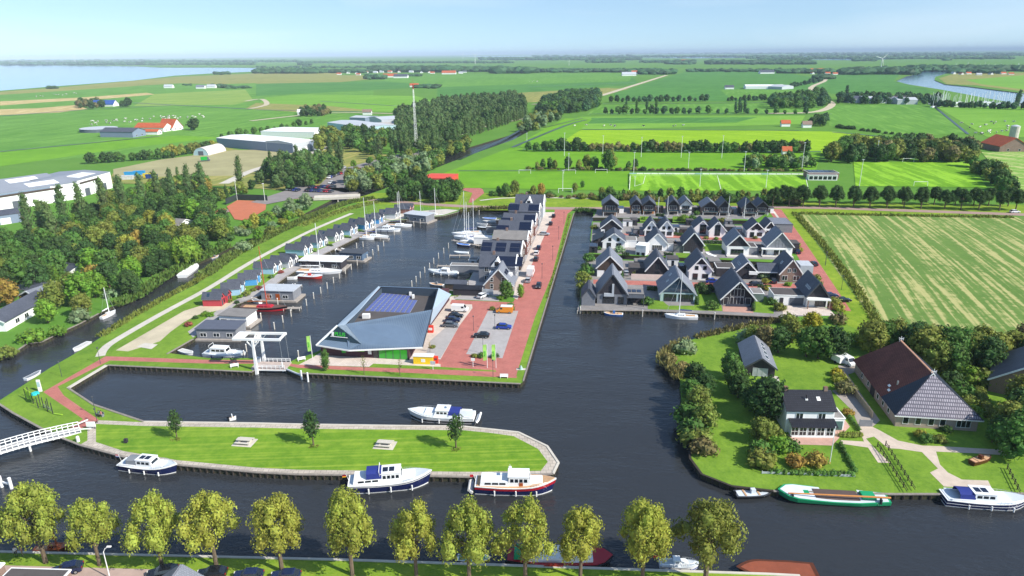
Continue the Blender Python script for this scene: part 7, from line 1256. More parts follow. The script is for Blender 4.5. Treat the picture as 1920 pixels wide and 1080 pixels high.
for s, b, top, lb in [((150, 430), (365, 445), 155, 'white yacht with two crossed masts at the cottage quay'), ((270, 385), (460, 390), None, 'low white cruiser next to the two-masted yacht'), ((350, 350), (548, 355), 75, 'white cabin yacht with dark mast at the cottage quay'), ((660, 270), (790, 275), 50, 'white yacht at the head of the marina boat shed')]:
    if top: sailboat(lb, z7(*s), z7(*b), toppx=z7(0, top)[1])
    else: cruiser(lb, z7(*s), z7(*b), fb=.9, cab=(.3, .6), canopy=GREYT)
for s, b, top, lb, cv in [((1090, 405), (865, 420), 75, 'tallest white yacht moored at the quay row jetties', CANV), ((1110, 440), (880, 445), 160, 'second white yacht moored tight beside the tallest one', TRIM), ((1090, 470), (925, 480), 240, 'white yacht with bare mast south of the tallest ones', CANV)]: sailboat(lb, z7(*s), z7(*b), toppx=z7(0, top)[1], cover=cv)
open_boat('white motor boat with blue tarpaulin near the marina head', z7(1215, 298), z7(1100, 295), HULLW, cover=BLUEC); open_boat('low white launch below the blue-covered boat', z7(1200, 318), z7(1105, 318), HULLW, cover=BUFF); open_boat('black launch with white deck at the quay row jetties', z7(1160, 368), z7(1058, 366), BLKH, cover=LDECK); open_boat('white launch in a roofed berth of the quay row', z7(990, 565), z7(880, 560), HULLW, cover=LDECK); cruiser('white cabin cruiser with black bottom below the quay row', z7(905, 735), z7(685, 715), BLKH, HULLW, fb=1.0, cab=(.3, .58), stripe=TRIM, stripez=(.4, .95)); open_boat('grey rowing boat beside the brown-roofed boathouse', z7(795, 820), z7(690, 808), GREYW, inn=TEAK)
# houseboats
def houseboat(label, c0, c1, depth, h, wall, roof, overhang=.3, rooftop=None, pont=DECK, wins=3, doorm=None, door_n=0):
    A = G(c0[0], c0[1], 0); B_ = G(c1[0], c1[1], 0); L = (B_ - A).length; t = thing('houseboat', label, 'houseboat', A, math.atan2((B_ - A).y, (B_ - A).x), 'houseboats in the marina'); MB().box(-.4, L + 1.2, -.8, depth + .4, -.4, .5).build('pontoon', pont, t); k = MB().box(0, L, 0, depth, .5, h).build('cabin', wall, t); MB().box(-overhang, L + overhang, -overhang, depth + overhang, h + .002, h + .22).build('roof', roof, t)
    for i in range(wins): window(k, 'F', L * (i + .5) / wins, 1.1, min(1.6, L / wins * .55), 1.0, 0, 0, 2, 1, DGREY if wall is WW else TRIM)
    for i in range(door_n): MB().box(L * (.15 + .3 * i), L * (.15 + .3 * i) + 1.3, -.06, .01, .5, 2.5).build('door', doorm, k)
    return t
houseboat('dark-roofed grey houseboat with round windows nearest the drawbridge', zb(228, 800), zb(560, 805), 6.0, 3.2, GREYW, M('slate_sheet', '#5a5f6c', var=.08))
houseboat('white houseboat with grey roof behind the dark-roofed one', zb(420, 682), zb(650, 695), 5.5, 3.2, WW, FLATR)
houseboat('flat houseboat with orange doors behind the red-masted barge', zb(770, 470), zb(1040, 478), 6.0, 3.4, GREYW, LGREY, doorm=VARN, door_n=2, wins=2)
houseboat('black houseboat under a wide white canopy roof', zb(1110, 205), zb(1440, 215), 6.0, 3.4, TIMB, TRIM, .8); houseboat('blue-grey houseboat beyond the white canopy', zb(1430, 128), zb(1620, 140), 5.0, 3.0, M('slate_blue', '#566a80', var=.06), DGREY)
houseboat('grey flat boat shed on stilts near the marina head', z7(490, 310), z7(660, 330), 7, 3.4, GREYW, LGREY); houseboat('white cube houseboat in the villa canal', z8(450, 490), z8(515, 497), 5, 4.6, WW, TRIM, .1, wins=2)
open_boat('white cabin boat in the villa canal', z8(965, 500), z8(905, 480), HULLW, cover=TRIM, fb=1.1); open_boat('white covered boat between the stilt houses', z8(1125, 250), z8(1175, 258), HULLW, cover=BLUEC, fb=.9)
for x, yb, yt, lb in [(655, 245, 95, 'left bare mast standing in the first villa canal'), (1045, 262, 95, 'middle bare mast standing in the first villa canal'), (1150, 250, 108, 'right bare mast standing in the first villa canal'), (597, 235, 100, 'thin bare mast left in the first villa canal')]:
    p = G(*z8(x, yb), 0); sailboat(lb.replace('bare mast standing', 'sailing boat with bare mast lying').replace('thin bare mast left', 'small sailing boat with thin mast'), z8(x + 18, yb), z8(x - 18, yb), toppx=z8(0, yt)[1], boom=False, fb=.7, grp='sailing boats in the villa canals')
# boats below the street trees
c, L, a = heading((65, 1038), (141, 1030)); t = sailboat('varnished wooden sailing boat under the street trees at the left', (65, 1038), (141, 1030), M('dark_varnish', '#5a3018', rough=.35, var=.15), toppx=965, mastm=VARN, cover=VARN, grp='sailing yachts')
c, L, a = heading((948, 1050), (1146, 1054)); t = thing('barge', 'black barge with white deck and red leeboard under the street trees', 'barge', c, a, BG); B = 4.4; h = hull_mb(L, B, 1.0, .9, 1.3, bow=.16, stern=.6).build('hull', BLKH, t); hull_mb(L * .96, B * .92, 1.0, .9, 1.3, bow=.16, stern=.6, z0=1.0, z1=1.07).build('deck', REDH, t); MB().box(-L * .28, L * .32, -B * .34, B * .34, .9, 1.7).build('hold_roof', TRIM, t); cabin_mb(-L * .42, -L * .3, B * .5, 1.0, 2.2, .2, .1).build('deckhouse', GRNH, t); MB().tube([(L * .05, B * .1, 2.2), (L * .3, B * .1, 2.3)], .3, 8).build('furled_sail', M('orange_sail', '#d2611f', var=.1), t)
m = MB(); m.loft([[(L * (-.05) + 1.7 * math.cos(6.283 * i / 14), y, .7 + .85 * math.sin(6.283 * i / 14)) for i in range(14)] for y in (-B * .56, -B * .53)]); m.build('leeboard', M('oxblood', '#8c2418', var=.08), t); MB().tube([(-L * .1, 0, 1.7), (-L * .1, 0, 4.5)], .12, 6).build('mast_stump', TIMB, t)
cruiser('small white cruiser with red flag below the last street tree', (1236, 1064), (1308, 1066), HULLW, HULLW, fb=.8, cab=(.35, .6), flag=(FLR,), stripe=FLB, stripez=(.1, .3), cabh=.9); open_boat('turquoise-covered boat under the street trees', (858, 1051), (918, 1053), NAVY, cover=M('turquoise_tarp', '#3d9aa8', var=.1)); open_boat('brown wooden barge stern at the right end of the front bank', (1530, 1076), (1385, 1071), M('dark_varnish'), cover=M('red_brown_deck', '#8a4a32', var=.12))
# rowing boat lying on the farm lawn
A = G(*z4(1655, 832)); B_ = G(*z4(1745, 805)); t = open_boat('old brown rowing boat lying on the farm lawn', z4(1655, 832), z4(1745, 805), M('dark_varnish'), inn=TEAK, grp='boats on land'); t.location = ((A + B_) / 2) + Vector((0, 0, .2))
for i, (a, b, cv) in enumerate([(zb(985, 288), zb(1070, 284), BUFF), (zb(1130, 245), zb(1235, 240), TRIM), (zb(760, 495), zb(690, 470), GREYT), (z6(1480, 650), z6(1560, 640), LDECK), (z7(60, 545), z7(0, 540), BUFF), (z7(560, 300), z7(640, 296), TRIM), (z7(1140, 345), z7(1060, 342), GREYT), (z7(1000, 510), z7(900, 500), BLUEC)]): open_boat('small covered motor boat in the marina, %s counted from the houseboats' % ORD[i], a, b, [HULLW, NAVY, HULLW][i % 3], cover=cv, fb=.8, grp='small marina boats')
for i, (a, b, tp) in enumerate([(z6(1750, 520), z6(1930, 530), 370), (z7(480, 262), z7(420, 268), 360), (z7(580, 280), z7(650, 276), 358), (z7(1130, 455), z7(960, 462), 372)]): sailboat('further white yacht with bare mast in the marina, %s from the houseboats' % ORD[i], a, b, toppx=tp, cover=[CANV, TRIM][i % 2])
# ------------------------------------------------------------ vehicles
TYRE = M('tyre', '#1c1c1e', rough=.9, var=.1); RIM = M('alloy', '#a9adb2', rough=.35, metal=.6, var=.05); LAMPG = glassmat('lamp_glass', '#e8e8e0', .1); TAIL = M('tail_lamp', '#a01818', rough=.3, var=.03)
PT = {n: M('car_paint_' + n, c, rough=.22, var=.03, spec=.6) for n, c in dict(black='#16181c', dark='#2b2f36', grey='#5b6066', silver='#a9adb0', white='#e8e8e6', blue='#1b3a94', navy='#1b2748', red='#b3202a', orange='#e08a1c').items()}
WHL = MB().tube([(0, -.11, 0), (0, .11, 0)], .32, 14).mesh('tyre', TYRE); RMM = MB().tube([(0, -.118, 0), (0, .118, 0)], .19, 10).mesh('rim', RIM)
def prof(pts, w, tap=1.0, z0=None):
    """side profile (x,z) extruded to width, the upper points pulled in"""
    zs = [p[1] for p in pts]; lo, hi = min(zs), max(zs); f = lambda z: 1 - (1 - tap) * ((z - lo) / (hi - lo)) ** 1.3
    return MB().loft([[(x, s * w / 2 * f(z), z) for x, z in pts] for s in (-1, 1)])
CARM = {}
def carmesh(kind):
    if kind in CARM: return CARM[kind]
    if kind == 'van': body = [(-2.4, .35), (2.4, .35), (2.45, .9), (1.75, 1.15), (1.15, 2.0), (-2.35, 2.05), (-2.45, 1.2)]; gl = None; w = 1.9; wb = 1.5
    elif kind == 'camper': body = [(-3.0, .4), (3.0, .4), (3.05, .95), (2.5, 1.2), (2.0, 1.9), (2.3, 2.3), (1.6, 2.85), (-3.0, 2.9)]; gl = None; w = 2.15; wb = 1.9
    else: body = [(-2.1, .32), (2.1, .32), (2.15, .62), (1.95, .78), (.95, .93), (-1.75, .98), (-2.12, .85)]; gl = True; w = 1.76; wb = 1.3
    b = prof(body, w, .93)
    CARM[kind] = (b, w, wb, body); return CARM[kind]
_cm = {}
def car(label, px, head, paint='dark', kind='car', group='cars', estate=None, z=.0, pt2=None, cat=None):
    p = G(*px) if len(px) == 2 else Vector(px); t = thing('van' if kind == 'van' else 'camper_van' if kind == 'camper' else 'car', label, cat or ('van' if kind == 'van' else 'camper' if kind == 'camper' else 'car'), p + Vector((0, 0, .07)), head, group); b, w, wb, body = carmesh(kind)
    key = (kind, paint)
    if key not in _cm:
        me = b.mesh('body', PT[paint]); 
        if kind == 'car':
            g = prof([(1.0, .9), (.35, 1.40), (-1.25, 1.42), (-1.95, .95)], 1.66, .78).mesh('glasshouse', GLASS); r = prof([(.42, 1.36), (.3, 1.45), (-1.2, 1.47), (-1.35, 1.38)], 1.36, .96).mesh('roof', PT[paint]); xs = (1.3, -1.3)
        elif kind == 'van': g = MB().loft([[(1.72, s * .80, 1.22), (1.22, s * .74, 1.9), (1.28, s * .74, 1.93), (1.80, s * .80, 1.22)] for s in (-1, 1)]).mesh('windscreen', GLASS); r = MB().box(.55, 1.25, -.94, .94, 1.25, 1.75).mesh('side_window', GLASS); xs = (1.5, -1.5)
        else: g = MB().loft([[(2.47, s * .9, 1.25), (2.05, s * .86, 1.85), (2.12, s * .86, 1.9), (2.56, s * .9, 1.25)] for s in (-1, 1)]).mesh('windscreen', GLASS); r = MB().box(-1.6, -.5, -1.085, 1.085, 1.5, 2.1).mesh('side_window', GLASS); xs = (1.9, -1.7)
        _cm[key] = (me, g, r, xs)
    me, g, r, xs = _cm[key]; bo = link('body', me, t); link('glasshouse' if kind == 'car' else 'windscreen', g, t); link('roof' if kind == 'car' else 'side_window', r, t)
    for x in xs:
        for s in (-1, 1): o = link('wheel', WHL, t); o.location = (x, s * (w / 2 - .1), .32); q = link('rim', RMM, o)
    for s in (-1, 1):
        e = body[2][0]; o = MB().box(-.04, .05, -.17, .17, 0, .14).build('headlight', LAMPG, t); o.location = (e - .07, s * (w / 2 - .3), .62); o = MB().box(-.05, .04, -.14, .14, 0, .16).build('tail_light', TAIL, t); o.location = (-e + .05, s * (w / 2 - .28), .74)
    return t
QS = R(90 - 8.9); CP = 'cars by the supermarket'
car('silver-white delivery van at the top of the left parking bay', z3(1210, 335), RZ, 'white', 'van', CP); car('black car next to the white van in the left parking bay', z3(1180, 382), RZ, 'black', group=CP); car('dark estate car in the middle of the left parking bay', z3(1158, 412), RZ, 'navy', group=CP); car('dark grey car at the lower end of the left parking bay', z3(1140, 450), RZ, 'grey', group=CP)
t = car('orange van with white roof in the middle parking bay', z3(1545, 345), math.pi + RZ, 'orange', 'van', CP); MB().box(-2.3, 1.1, -.9, .9, 2.02, 2.1).build('white_roof', PT['white'], t)
car('bright blue hatchback in the middle parking bay', z3(1540, 465), RZ, 'blue', group=CP); car('black hatchback in the middle parking bay', z3(1372, 530), math.pi + RZ, 'black', group=CP); car('white car in the small bay by the grey fence', z3(1380, 230), R(55), 'white', group=CP); car('dark car driving on the quay road', z3(1800, 155), QS + math.pi, 'dark', group='cars on the quay road')
QG = 'cars along the quay row'
car('silver car parked before the camper', zr(1520, 705), QS, 'silver', group=QG); car('white camper van parked by the quay row', zr(1560, 605), QS, 'white', 'camper', QG); car('black car in front of the solar-roofed house', zr(1640, 385), QS, 'dark', group=QG); car('white car in front of the solar-roofed house', zr(1645, 295), QS, 'white', group=QG); car('navy car above the white one along the quay row', zr(1680, 215), QS, 'navy', group=QG); car('dark car halfway up the quay row', zn(1640, 720), QS, 'dark', group=QG); car('black car near the north end of the quay row', zn(1695, 575), QS, 'black', group=QG); car('light trailer-like car on the kerb of the quay row', zn(1520, 920), R(-10), 'silver', group=QG)
VG = 'cars in the villa park'
car('blue car before the middle white villa', z8(945, 652), RZ, 'blue', group=VG); car('dark saloon before the black timber villa', z8(1225, 672), RZ, 'dark', group=VG); car('dark car standing on the villa road', z8(1592, 540), R(95), 'dark', group=VG); car('dark car at the lower end of the villa road', z8(1705, 745), R(5), 'navy', group=VG); car('black car on the grass at the end of the villa road', z8(1788, 775), R(5), 'black', group=VG); car('grey car beside the brown-gabled villa', z8(392, 600), R(85), 'silver', group=VG); car('blue car in the last second-row drive', z8(1488, 462), R(85), 'navy', group=VG); car('dark car under the brick villa carport', z8(1335, 650), R(80), 'dark', group=VG); car('dark car on the first lane near the canal', z8(440, 358), RZ, 'dark', group=VG)
car('white van parked at the top of the farm drive', z4(1030, 325), R(-72), 'white', 'van', 'farm vehicles'); car('white car on the road at the far right', (1902, 399), R(2), 'white', group='cars on the avenue')
t = thing('trailer', 'white box trailer behind the farm van', 'trailer', G(*z4(990, 320)), R(-72)); MB().box(-1.4, 1.4, -.9, .9, .5, 2.0).build('box', TRIM, t); [setattr(link('wheel', WHL, t), 'location', (0, s * .9, .32)) for s in (-1, 1)]; MB().bar((1.4, 0, .5), (2.3, 0, .5), .08).build('drawbar', STEEL, t)
FS = 'cars on the front street'
car('dark blue car on the front street at the bottom left', (126, 1074), R(200), 'navy', group=FS); car('black car half hidden by the white gable at the bottom', (306, 1080), R(195), 'black', group=FS); car('black soft-top off-roader on the front street', (398, 1082), R(185), 'black', group=FS); car('dark blue car on the front street right of the soft-top', (466, 1086), R(182), 'navy', group=FS); car('small dark blue car at the right end of the front street row', (536, 1087), R(182), 'navy', group=FS)
zq = zc(540, 300, 7.385); k = 0
cols = ['black', 'dark', 'white', 'silver', 'navy', 'blue', 'red', 'grey']
for a, b, n in (((610, 235), (1000, 145), 11), ((560, 265), (640, 240), 3), ((880, 245), (1200, 190), 7), ((460, 385), (650, 395), 6), ((250, 440), (620, 455), 10), ((0, 420), (150, 440), 5), ((560, 170), (790, 120), 7), ((300, 395), (460, 400), 5), ((580, 330), (650, 345), 2)):
    for i in range(n):
        u = (i + .5) / n; c_ = rnd.choice(cols); q = zq(a[0] + (b[0] - a[0]) * u, a[1] + (b[1] - a[1]) * u); car({'black': 'black', 'dark': 'dark', 'white': 'white', 'silver': 'silver', 'navy': 'dark blue', 'blue': 'blue', 'red': 'red', 'grey': 'grey'}[c_] + ' car parked in the far car park beyond the road bridge', q, R(rnd.choice([75, 255])) + rnd.uniform(-.08, .08), c_, group='cars in the far car park').location.z = GZ + .36
t = car('white camper at the end of the far car park', zq(1270, 135), R(10), 'white', 'camper', 'cars in the far car park'); t.location.z = GZ + .36
t = car('green truck cab beside the round-roofed store', (386, 303), R(20), 'grey', 'camper', 'vehicles in the yard'); t.location.z = GZ + .34; MB().box(-3.1, 1.2, -1.12, 1.12, .9, 3.1).build('green_load', M('bright_green', '#22a03a'), t)
for i, (x, y, c_) in enumerate([(245, 330, '#2a92c8'), (262, 328, '#2a92c8'), (285, 335, '#26407e'), (280, 333, '#d8c230'), (240, 337, '#c8c8c4')]):
    t = thing('container', ('pale', 'light blue', 'dark blue', 'yellow', 'grey')[[0, 1, 2, 3, 4][i]] + ' skip container in the yard behind the poplars', 'container', G(x, y) + Vector((0, 0, .26)), R(8)); MB().loft([[(-3, -1.2, 0), (3, -1.2, 0), (3, 1.2, 0), (-3, 1.2, 0)], [(-3.3, -1.3, 2.2), (3.3, -1.3, 2.2), (3.3, 1.3, 2.2), (-3.3, 1.3, 2.2)]]).build('tub', M('skip_%d' % i, c_), t); MB().box(-3.4, 3.4, -1.36, 1.36, 2.2, 2.34).build('rim', M('skip_%d' % i), t)
# ------------------------------------------------------------ poles, lamps, signs
_pm = MB().tube([(0, 0, -1.6), (0, 0, 2.0)], .15, 8).mesh('pole', M('pale_pole', '#cfc8bb', var=.15)); _pc = MB().tube([(0, 0, 2.0), (0, 0, 2.12)], [.17, .1], 8).mesh('cap', TRIM)
posts = [zb(x, y) for x, y in ((1055, 372), (1147, 508), (1208, 450), (1268, 405), (1322, 365), (1375, 318), (1425, 280), (1475, 240), (1525, 205), (1575, 168), (1660, 120), (1705, 78), (1750, 45), (948, 650), (877, 708), (1017, 600), (905, 500), (765, 628), (1035, 375))] + [z7(x, y) for x, y in ((550, 820), (583, 785), (615, 750), (650, 712), (688, 680), (720, 640), (757, 600), (798, 560), (835, 520), (1073, 260), (290, 540), (247, 575), (205, 590), (120, 520), (170, 510), (330, 505), (412, 420), (565, 350), (615, 330))] + [zc(420, 600, 8.71)(x, y) for x, y in ((335, 620), (370, 515), (1220, 620))] + [z8(x, y) for x, y in ((495, 870), (958, 888), (95, 850))]
for i, q in enumerate(posts):
    t = thing('mooring_post', 'white-topped mooring post in the marina water', 'mooring post', G(q[0], q[1], 0), 0, 'mooring posts in the marina'); link('pole', _pm, t); link('cap', _pc, t)
for q in ((4, 913), (22, 916)): t = thing('dolphin_post', 'thick white mooring post at the bottom left by the footbridge, %s one' % ('left' if q[0] < 10 else 'right'), 'mooring post', G(q[0], q[1], 0), 0); MB().tube([(0, 0, -1.5), (0, 0, 2.2)], .28, 10).build('pole', TRIM, t)
t = thing('fender_beam', 'white beam joining the two posts at the bottom left', 'fender', G(4, 913, 0)); MB().bar((.3, 0, 1.0), (G(22, 916, 0) - G(4, 913, 0)) + Vector((-.3, 0, 1.0)), .25, .3).build('beam', TRIM, t)
# jetties
def jetty(a, b, w, label):
    A = G(a[0], a[1], 0); B_ = G(b[0], b[1], 0); L = (B_ - A).length; t = thing('jetty', label, 'jetty', A, math.atan2((B_ - A).y, (B_ - A).x), 'jetties'); n = int(L / .8) 
    MB().box(0, L, -w / 2, w / 2, .55, .68).build('deck', DECK, t)
    for i in range(max(2, int(L / 3)) + 1):
        for s in (-1, 1): o = MB().tube([(0, 0, -1.2), (0, 0, .95)], .1, 6).build('post', M('pale_pole'), t); o.location = (L * i / max(2, int(L / 3)), s * w / 2, 0)
jetty(zb(870, 345), zb(1100, 358), 1.2, 'grey jetty below the tall-masted yacht'); jetty(zb(960, 545), zb(1095, 545), 1.6, 'short jetty behind the red-masted barge'); jetty(z6(1560, 640), z6(1850, 740), 1.4, 'jetty beside the blue-grey houseboat'); jetty(z7(130, 440), z7(370, 460), 1.0, 'jetty below the two-masted yacht'); jetty(z7(1110, 520), z7(870, 470), 1.2, 'jetty beside the tallest yachts'); jetty(z7(1000, 590), z7(845, 590), 1.4, 'jetty of the roofed berth in the quay row'); jetty(z7(1010, 680), z7(750, 670), 1.4, 'long jetty above the black-bottomed cruiser'); jetty(z8(90, 850), z8(98, 815), 1.2, 'tiny landing stage at the villa park corner'); jetty(z8(245, 800), z8(520, 818), 2.2, 'wide deck below the swept-roof villa'); jetty(zt(1270, 840), zt(1390, 800), 3.0, 'wooden landing by the covered canal boat'); jetty(zt(1560, 700), zt(1700, 655), 2.0, 'pale landing with mast below the bungalow')
def lamp(px, h, label, grp='street lamps', arm=0):
    t = thing('street_lamp', label, 'street lamp', G(*px), 0, grp); MB().tube([(0, 0, -.1), (0, 0, h)], [.07, .045], 7).build('pole', DGREY, t); MB().tube([(arm, 0, h), (arm, 0, h + .12), (arm, 0, h + .32), (arm, 0, h + .4)], [.12, .22, .18, .02], 8).build('lantern', DGREY, t)
    if arm: MB().tube([(0, 0, h), (arm, 0, h + .05)], .04, 5).build('arm', DGREY, t)
for px, h, lb in [(z3(1472, 475), 4.2, 'lamp post in the middle parking bay'), (z3(1383, 650), 4, 'lamp post by the lower planting bed'), (z3(1458, 825), 4, 'thin lamp post on the lawn before the banners'), (zc(30, 710, 10.67)(1600, 720), 4, 'lamp post beside the bench with people'), (zc(30, 710, 10.67)(1630, 880), 3, 'short lamp post at the path fork'), (zc(0, 540, 4.8)(905, 680), 4, 'lamp post at the bend of the gravel path'), ((116, 706), 3.6, 'lamp post on the lawn by the sloop'), (zr(1890, 380), 5, 'lamp post beside the quay road opposite the camper'), (zr(1730, 660), 5, 'lamp post casting a long shadow on the quay road'), (zn(1790, 1000), 5, 'lamp post near the middle of the quay road'), (zn(1890, 700), 5, 'lamp post at the north end of the quay road'), (zc(1310, 440, 6.75)(1605, 390), 4.5, 'upper lamp post on the villa road verge'), (zc(1310, 440, 6.75)(1805, 700), 4.5, 'lower lamp post on the villa road verge'), ((888, 620), 4, 'lamp post between the two parking lanes'), (zs_(385, 490), 4.5, 'middle lamp post on the villa road verge')]: lamp(px, h, lb)
def banner(px, top, label, s=1):
    p = G(*px); h = Hz(p, top); t = thing('banner_pole', label, 'flag', p, R(5), 'green banners by the supermarket'); MB().tube([(0, 0, -.1), (0, 0, h)], [.07, .05], 7).build('pole', TRIM, t); b = MB()
    N = 8
    for i in range(N): z0 = h - .1 - i * h * .66 / N; z1 = h - .1 - (i + 1) * h * .66 / N; b.slab([(-.08, .06 * math.sin(i * .9), z0), (-.95, .1 * math.sin(i * .9 + .5), z0 - .1), (-.95, .1 * math.sin(i * .9 + 1.4), z1 - .1), (-.08, .06 * math.sin(i * .9 + .9), z1)], .02)
    f = b.build('cloth', M('lime_banner', '#a9dc6a', var=.1), t)
    o = text_mesh('lettering', 'PLUS', .62, GREEN, f, .01); o.rotation_euler = (R(90), R(-90), 0); o.location = (-.5, -.16, h * .62)
banner((586, 672), 629, 'single lime banner flag on a pole beside the drawbridge'); banner(z3(1415, 760), 645, 'left lime banner flag at the parking entrance'); banner(z3(1480, 760), 645, 'right lime banner flag at the parking entrance')
# lattice telecom mast
p = G(781, 286); h = Hz(p, 158); t = thing('telecom_mast', 'tall white and red lattice telecom mast by the poplar plantation', 'mast', p); zs2 = [h * i / 14 for i in range(15)]
for i in range(14):
    m = MB(); w0 = 1.5 - 1.15 * i / 14; w1 = 1.5 - 1.15 * (i + 1) / 14; c0 = [(w0 * math.cos(a), w0 * math.sin(a), zs2[i]) for a in (.5, 2.59, 4.69)]; c1 = [(w1 * math.cos(a), w1 * math.sin(a), zs2[i + 1]) for a in (.5, 2.59, 4.69)]
    for j in range(3): m.tube([c0[j], c1[j]], .09, 4); m.tube([c0[j], c1[(j + 1) % 3]], .05, 4); m.tube([c1[j], c1[(j + 1) % 3]], .05, 4)
    m.build('lattice_section', TRIM if i != 13 else REDH, t)
for a in (.5, 2.59, 4.69): MB().box(-.2, .2, -.12, .12, 0, 2.4).build('antenna', TRIM, t).location = (.8 * math.cos(a), .8 * math.sin(a), h * .68)
MB().tube([(0, 0, h), (0, 0, h + 4)], .06, 5).build('aerial', REDH, t)
# floodlight masts, goals, boards of the sports ground
def flood(x, yb, yt, i): p = G(x, yb); h = Hz(p, yt); t = thing('floodlight_mast', 'slim white floodlight mast on the sports ground, %s from the left' % ORD[i], 'light mast', p, 0, 'floodlight masts'); MB().tube([(0, 0, -.1), (0, 0, h)], [.16, .09], 6).build('pole', TRIM, t); MB().box(-.6, .6, -.15, .15, h, h + .35).build('lamp_bar', LGREY, t)
for i, q in enumerate(sorted([(988, 280, 250), (1058, 293, 250), (1130, 290, 255), (1066, 320, 288), (1202, 295, 258), (1277, 296, 256), (1188, 326, 286), (1290, 320, 286), (1353, 297, 255), (1395, 322, 285), (1055, 358, 320), (1312, 350, 318), (1436, 352, 320), (1503, 320, 268), (1190, 350, 332), (1642, 302, 265), (1611, 350, 300)])): flood(*q, i)
def goal(x0, x1, y, yt, lb): 
    A = G(x0, y); B_ = G(x1, y); h = 2.44; t = thing('football_goal', lb, 'goal', A, math.atan2((B_ - A).y, (B_ - A).x), 'football goals'); L = 7.3
    for x in (0, L): MB().tube([(x, 0, 0), (x, 0, h)], .12, 6).build('post', TRIM, t)
    MB().tube([(0, 0, h), (L, 0, h)], .12, 6).build('crossbar', TRIM, t)
for x0, x1, y, lb in [(973, 994, 326, 'left of three goals along the near pitch top'), (1057, 1079, 326, 'middle of three goals along the near pitch top'), (1116, 1137, 325, 'right of three goals along the near pitch top'), (1047, 1068, 362, 'goal behind the quay row at the pitch bottom'), (1692, 1716, 304, 'goal at the top of the right-hand pitch'), (1713, 1738, 349, 'goal at the bottom of the right-hand pitch')]: goal(x0, x1, y, 0, lb)
t = thing('advertising_boards', 'long white board fence along the top of the main pitch', 'fence', G(1180, 327)); A = Vector((0, 0, 0)); B_ = G(1512, 328) - G(1180, 327)
for i in range(24): MB().bar(A.lerp(B_, i / 24) + Vector((0, 0, .5)), A.lerp(B_, (i + .94) / 24) + Vector((0, 0, .5)), .08, .9).build('board', TRIM if i % 9 else LBLUE, t)
for i in range(4): C_ = G(1180, 355) - G(1180, 327); MB().bar(C_ * (i / 4) + Vector((0, 0, .5)), C_ * ((i + .9) / 4) + Vector((0, 0, .5)), .08, .9).build('board', TRIM if i % 2 else DGREY, t)
# small street furniture round the basin
def bench(px, rz, label, mat=TRIM): 
    t = thing('park_bench', label, 'bench', G(*px), rz, 'benches'); MB().box(-.95, .95, -.25, .25, .42, .5).build('seat', mat, t); o = MB().box(-.95, .95, .22, .3, .55, .95).build('backrest', mat, t)
    for x in (-.8, .8): MB().box(x - .06, x + .06, -.22, .28, 0, .42).build('leg', mat, t)
zd = zc(420, 600, 8.71); bench(zd(175, 775), R(20), 'white bench on the strip left of the drawbridge'); bench(zd(1270, 665), R(25), 'white bench right of the drawbridge by the water'); bench(zc(760, 640, 8)(1480, 550), R(-3), 'white bench on the corner lawn before the parking'); bench(zc(30, 710, 10.67)(1690, 745), R(-25), 'bench with two seated people at the path fork', GREYW)
def picnic(px, label):
    t = thing('picnic_table', label, 'picnic table', G(*px), R(-8), 'picnic tables on the island'); MB().box(-1.5, 1.5, -.5, .5, .72, .84).build('table_top', CONC, t); 
    for y in (-.95, .95): MB().box(-1.5, 1.5, y - .22, y + .22, .42, .52).build('seat', CONC, t)
    for x in (-.9, .9): MB().box(x - .15, x + .15, -.9, .9, 0, .42).build('support', CONC, t); MB().box(x - .12, x + .12, -.3, .3, .42, .72).build('pedestal', CONC, t)
    MB().box(-2.0, 2.0, -1.5, 1.5, .044, .06).build('slab', CONC, t)
picnic((459, 830), 'left pale picnic table on the island lawn'); picnic((722, 835), 'right pale picnic table on the island lawn')
t = thing('recycling_kiosk', 'yellow kiosk box with white roof by the supermarket', 'kiosk', G(*z3(940, 722)), R(-5)); MB().box(-2.4, 2.4, -.8, .8, 0, 2.0).build('body', M('signal_yellow', '#f2c81e', var=.04), t); MB().box(-2.5, 2.5, -.9, .9, 2.0, 2.15).build('roof', TRIM, t); MB().box(-.5, .5, -.83, -.8, .6, 1.4).build('panel', TRIM, t)
t = thing('collection_box', 'small red clothing bank beside the yellow kiosk', 'bin', G(*z3(1030, 722)), R(-5)); MB().box(-.5, .5, -.5, .5, 0, 1.7).build('body', M('signal_red', '#d83a24', var=.04), t); MB().box(-.4, .4, -.53, -.5, 1.1, 1.4).build('hatch', DGREY, t)
t = thing('sign_board', 'grey sign board on a post before the yellow kiosk', 'sign', G(*z3(1008, 775)), R(-5)); MB().tube([(0, 0, 0), (0, 0, 2.2)], .06, 6).build('post', TRIM, t); MB().box(-.6, .6, -.05, .05, 1.4, 2.3).build('board', LGREY, t)
t = thing('direction_sign', 'white direction sign at the parking entrance', 'sign', G(*z3(1308, 752)), R(-5)); MB().tube([(0, 0, 0), (0, 0, 2.2)], .07, 6).build('post', TRIM, t); MB().box(-.45, .45, -.06, .06, 1.6, 2.3).build('board', TRIM, t)
t = thing('parking_machine', 'small red and white booth by the east supermarket wall', 'booth', G(*z3(992, 492)), R(-5)); MB().box(-.7, .7, -.5, .5, 0, 1.9).build('body', M('signal_red'), t); MB().box(-.5, .5, -.53, -.5, .8, 1.5).build('panel', TRIM, t)
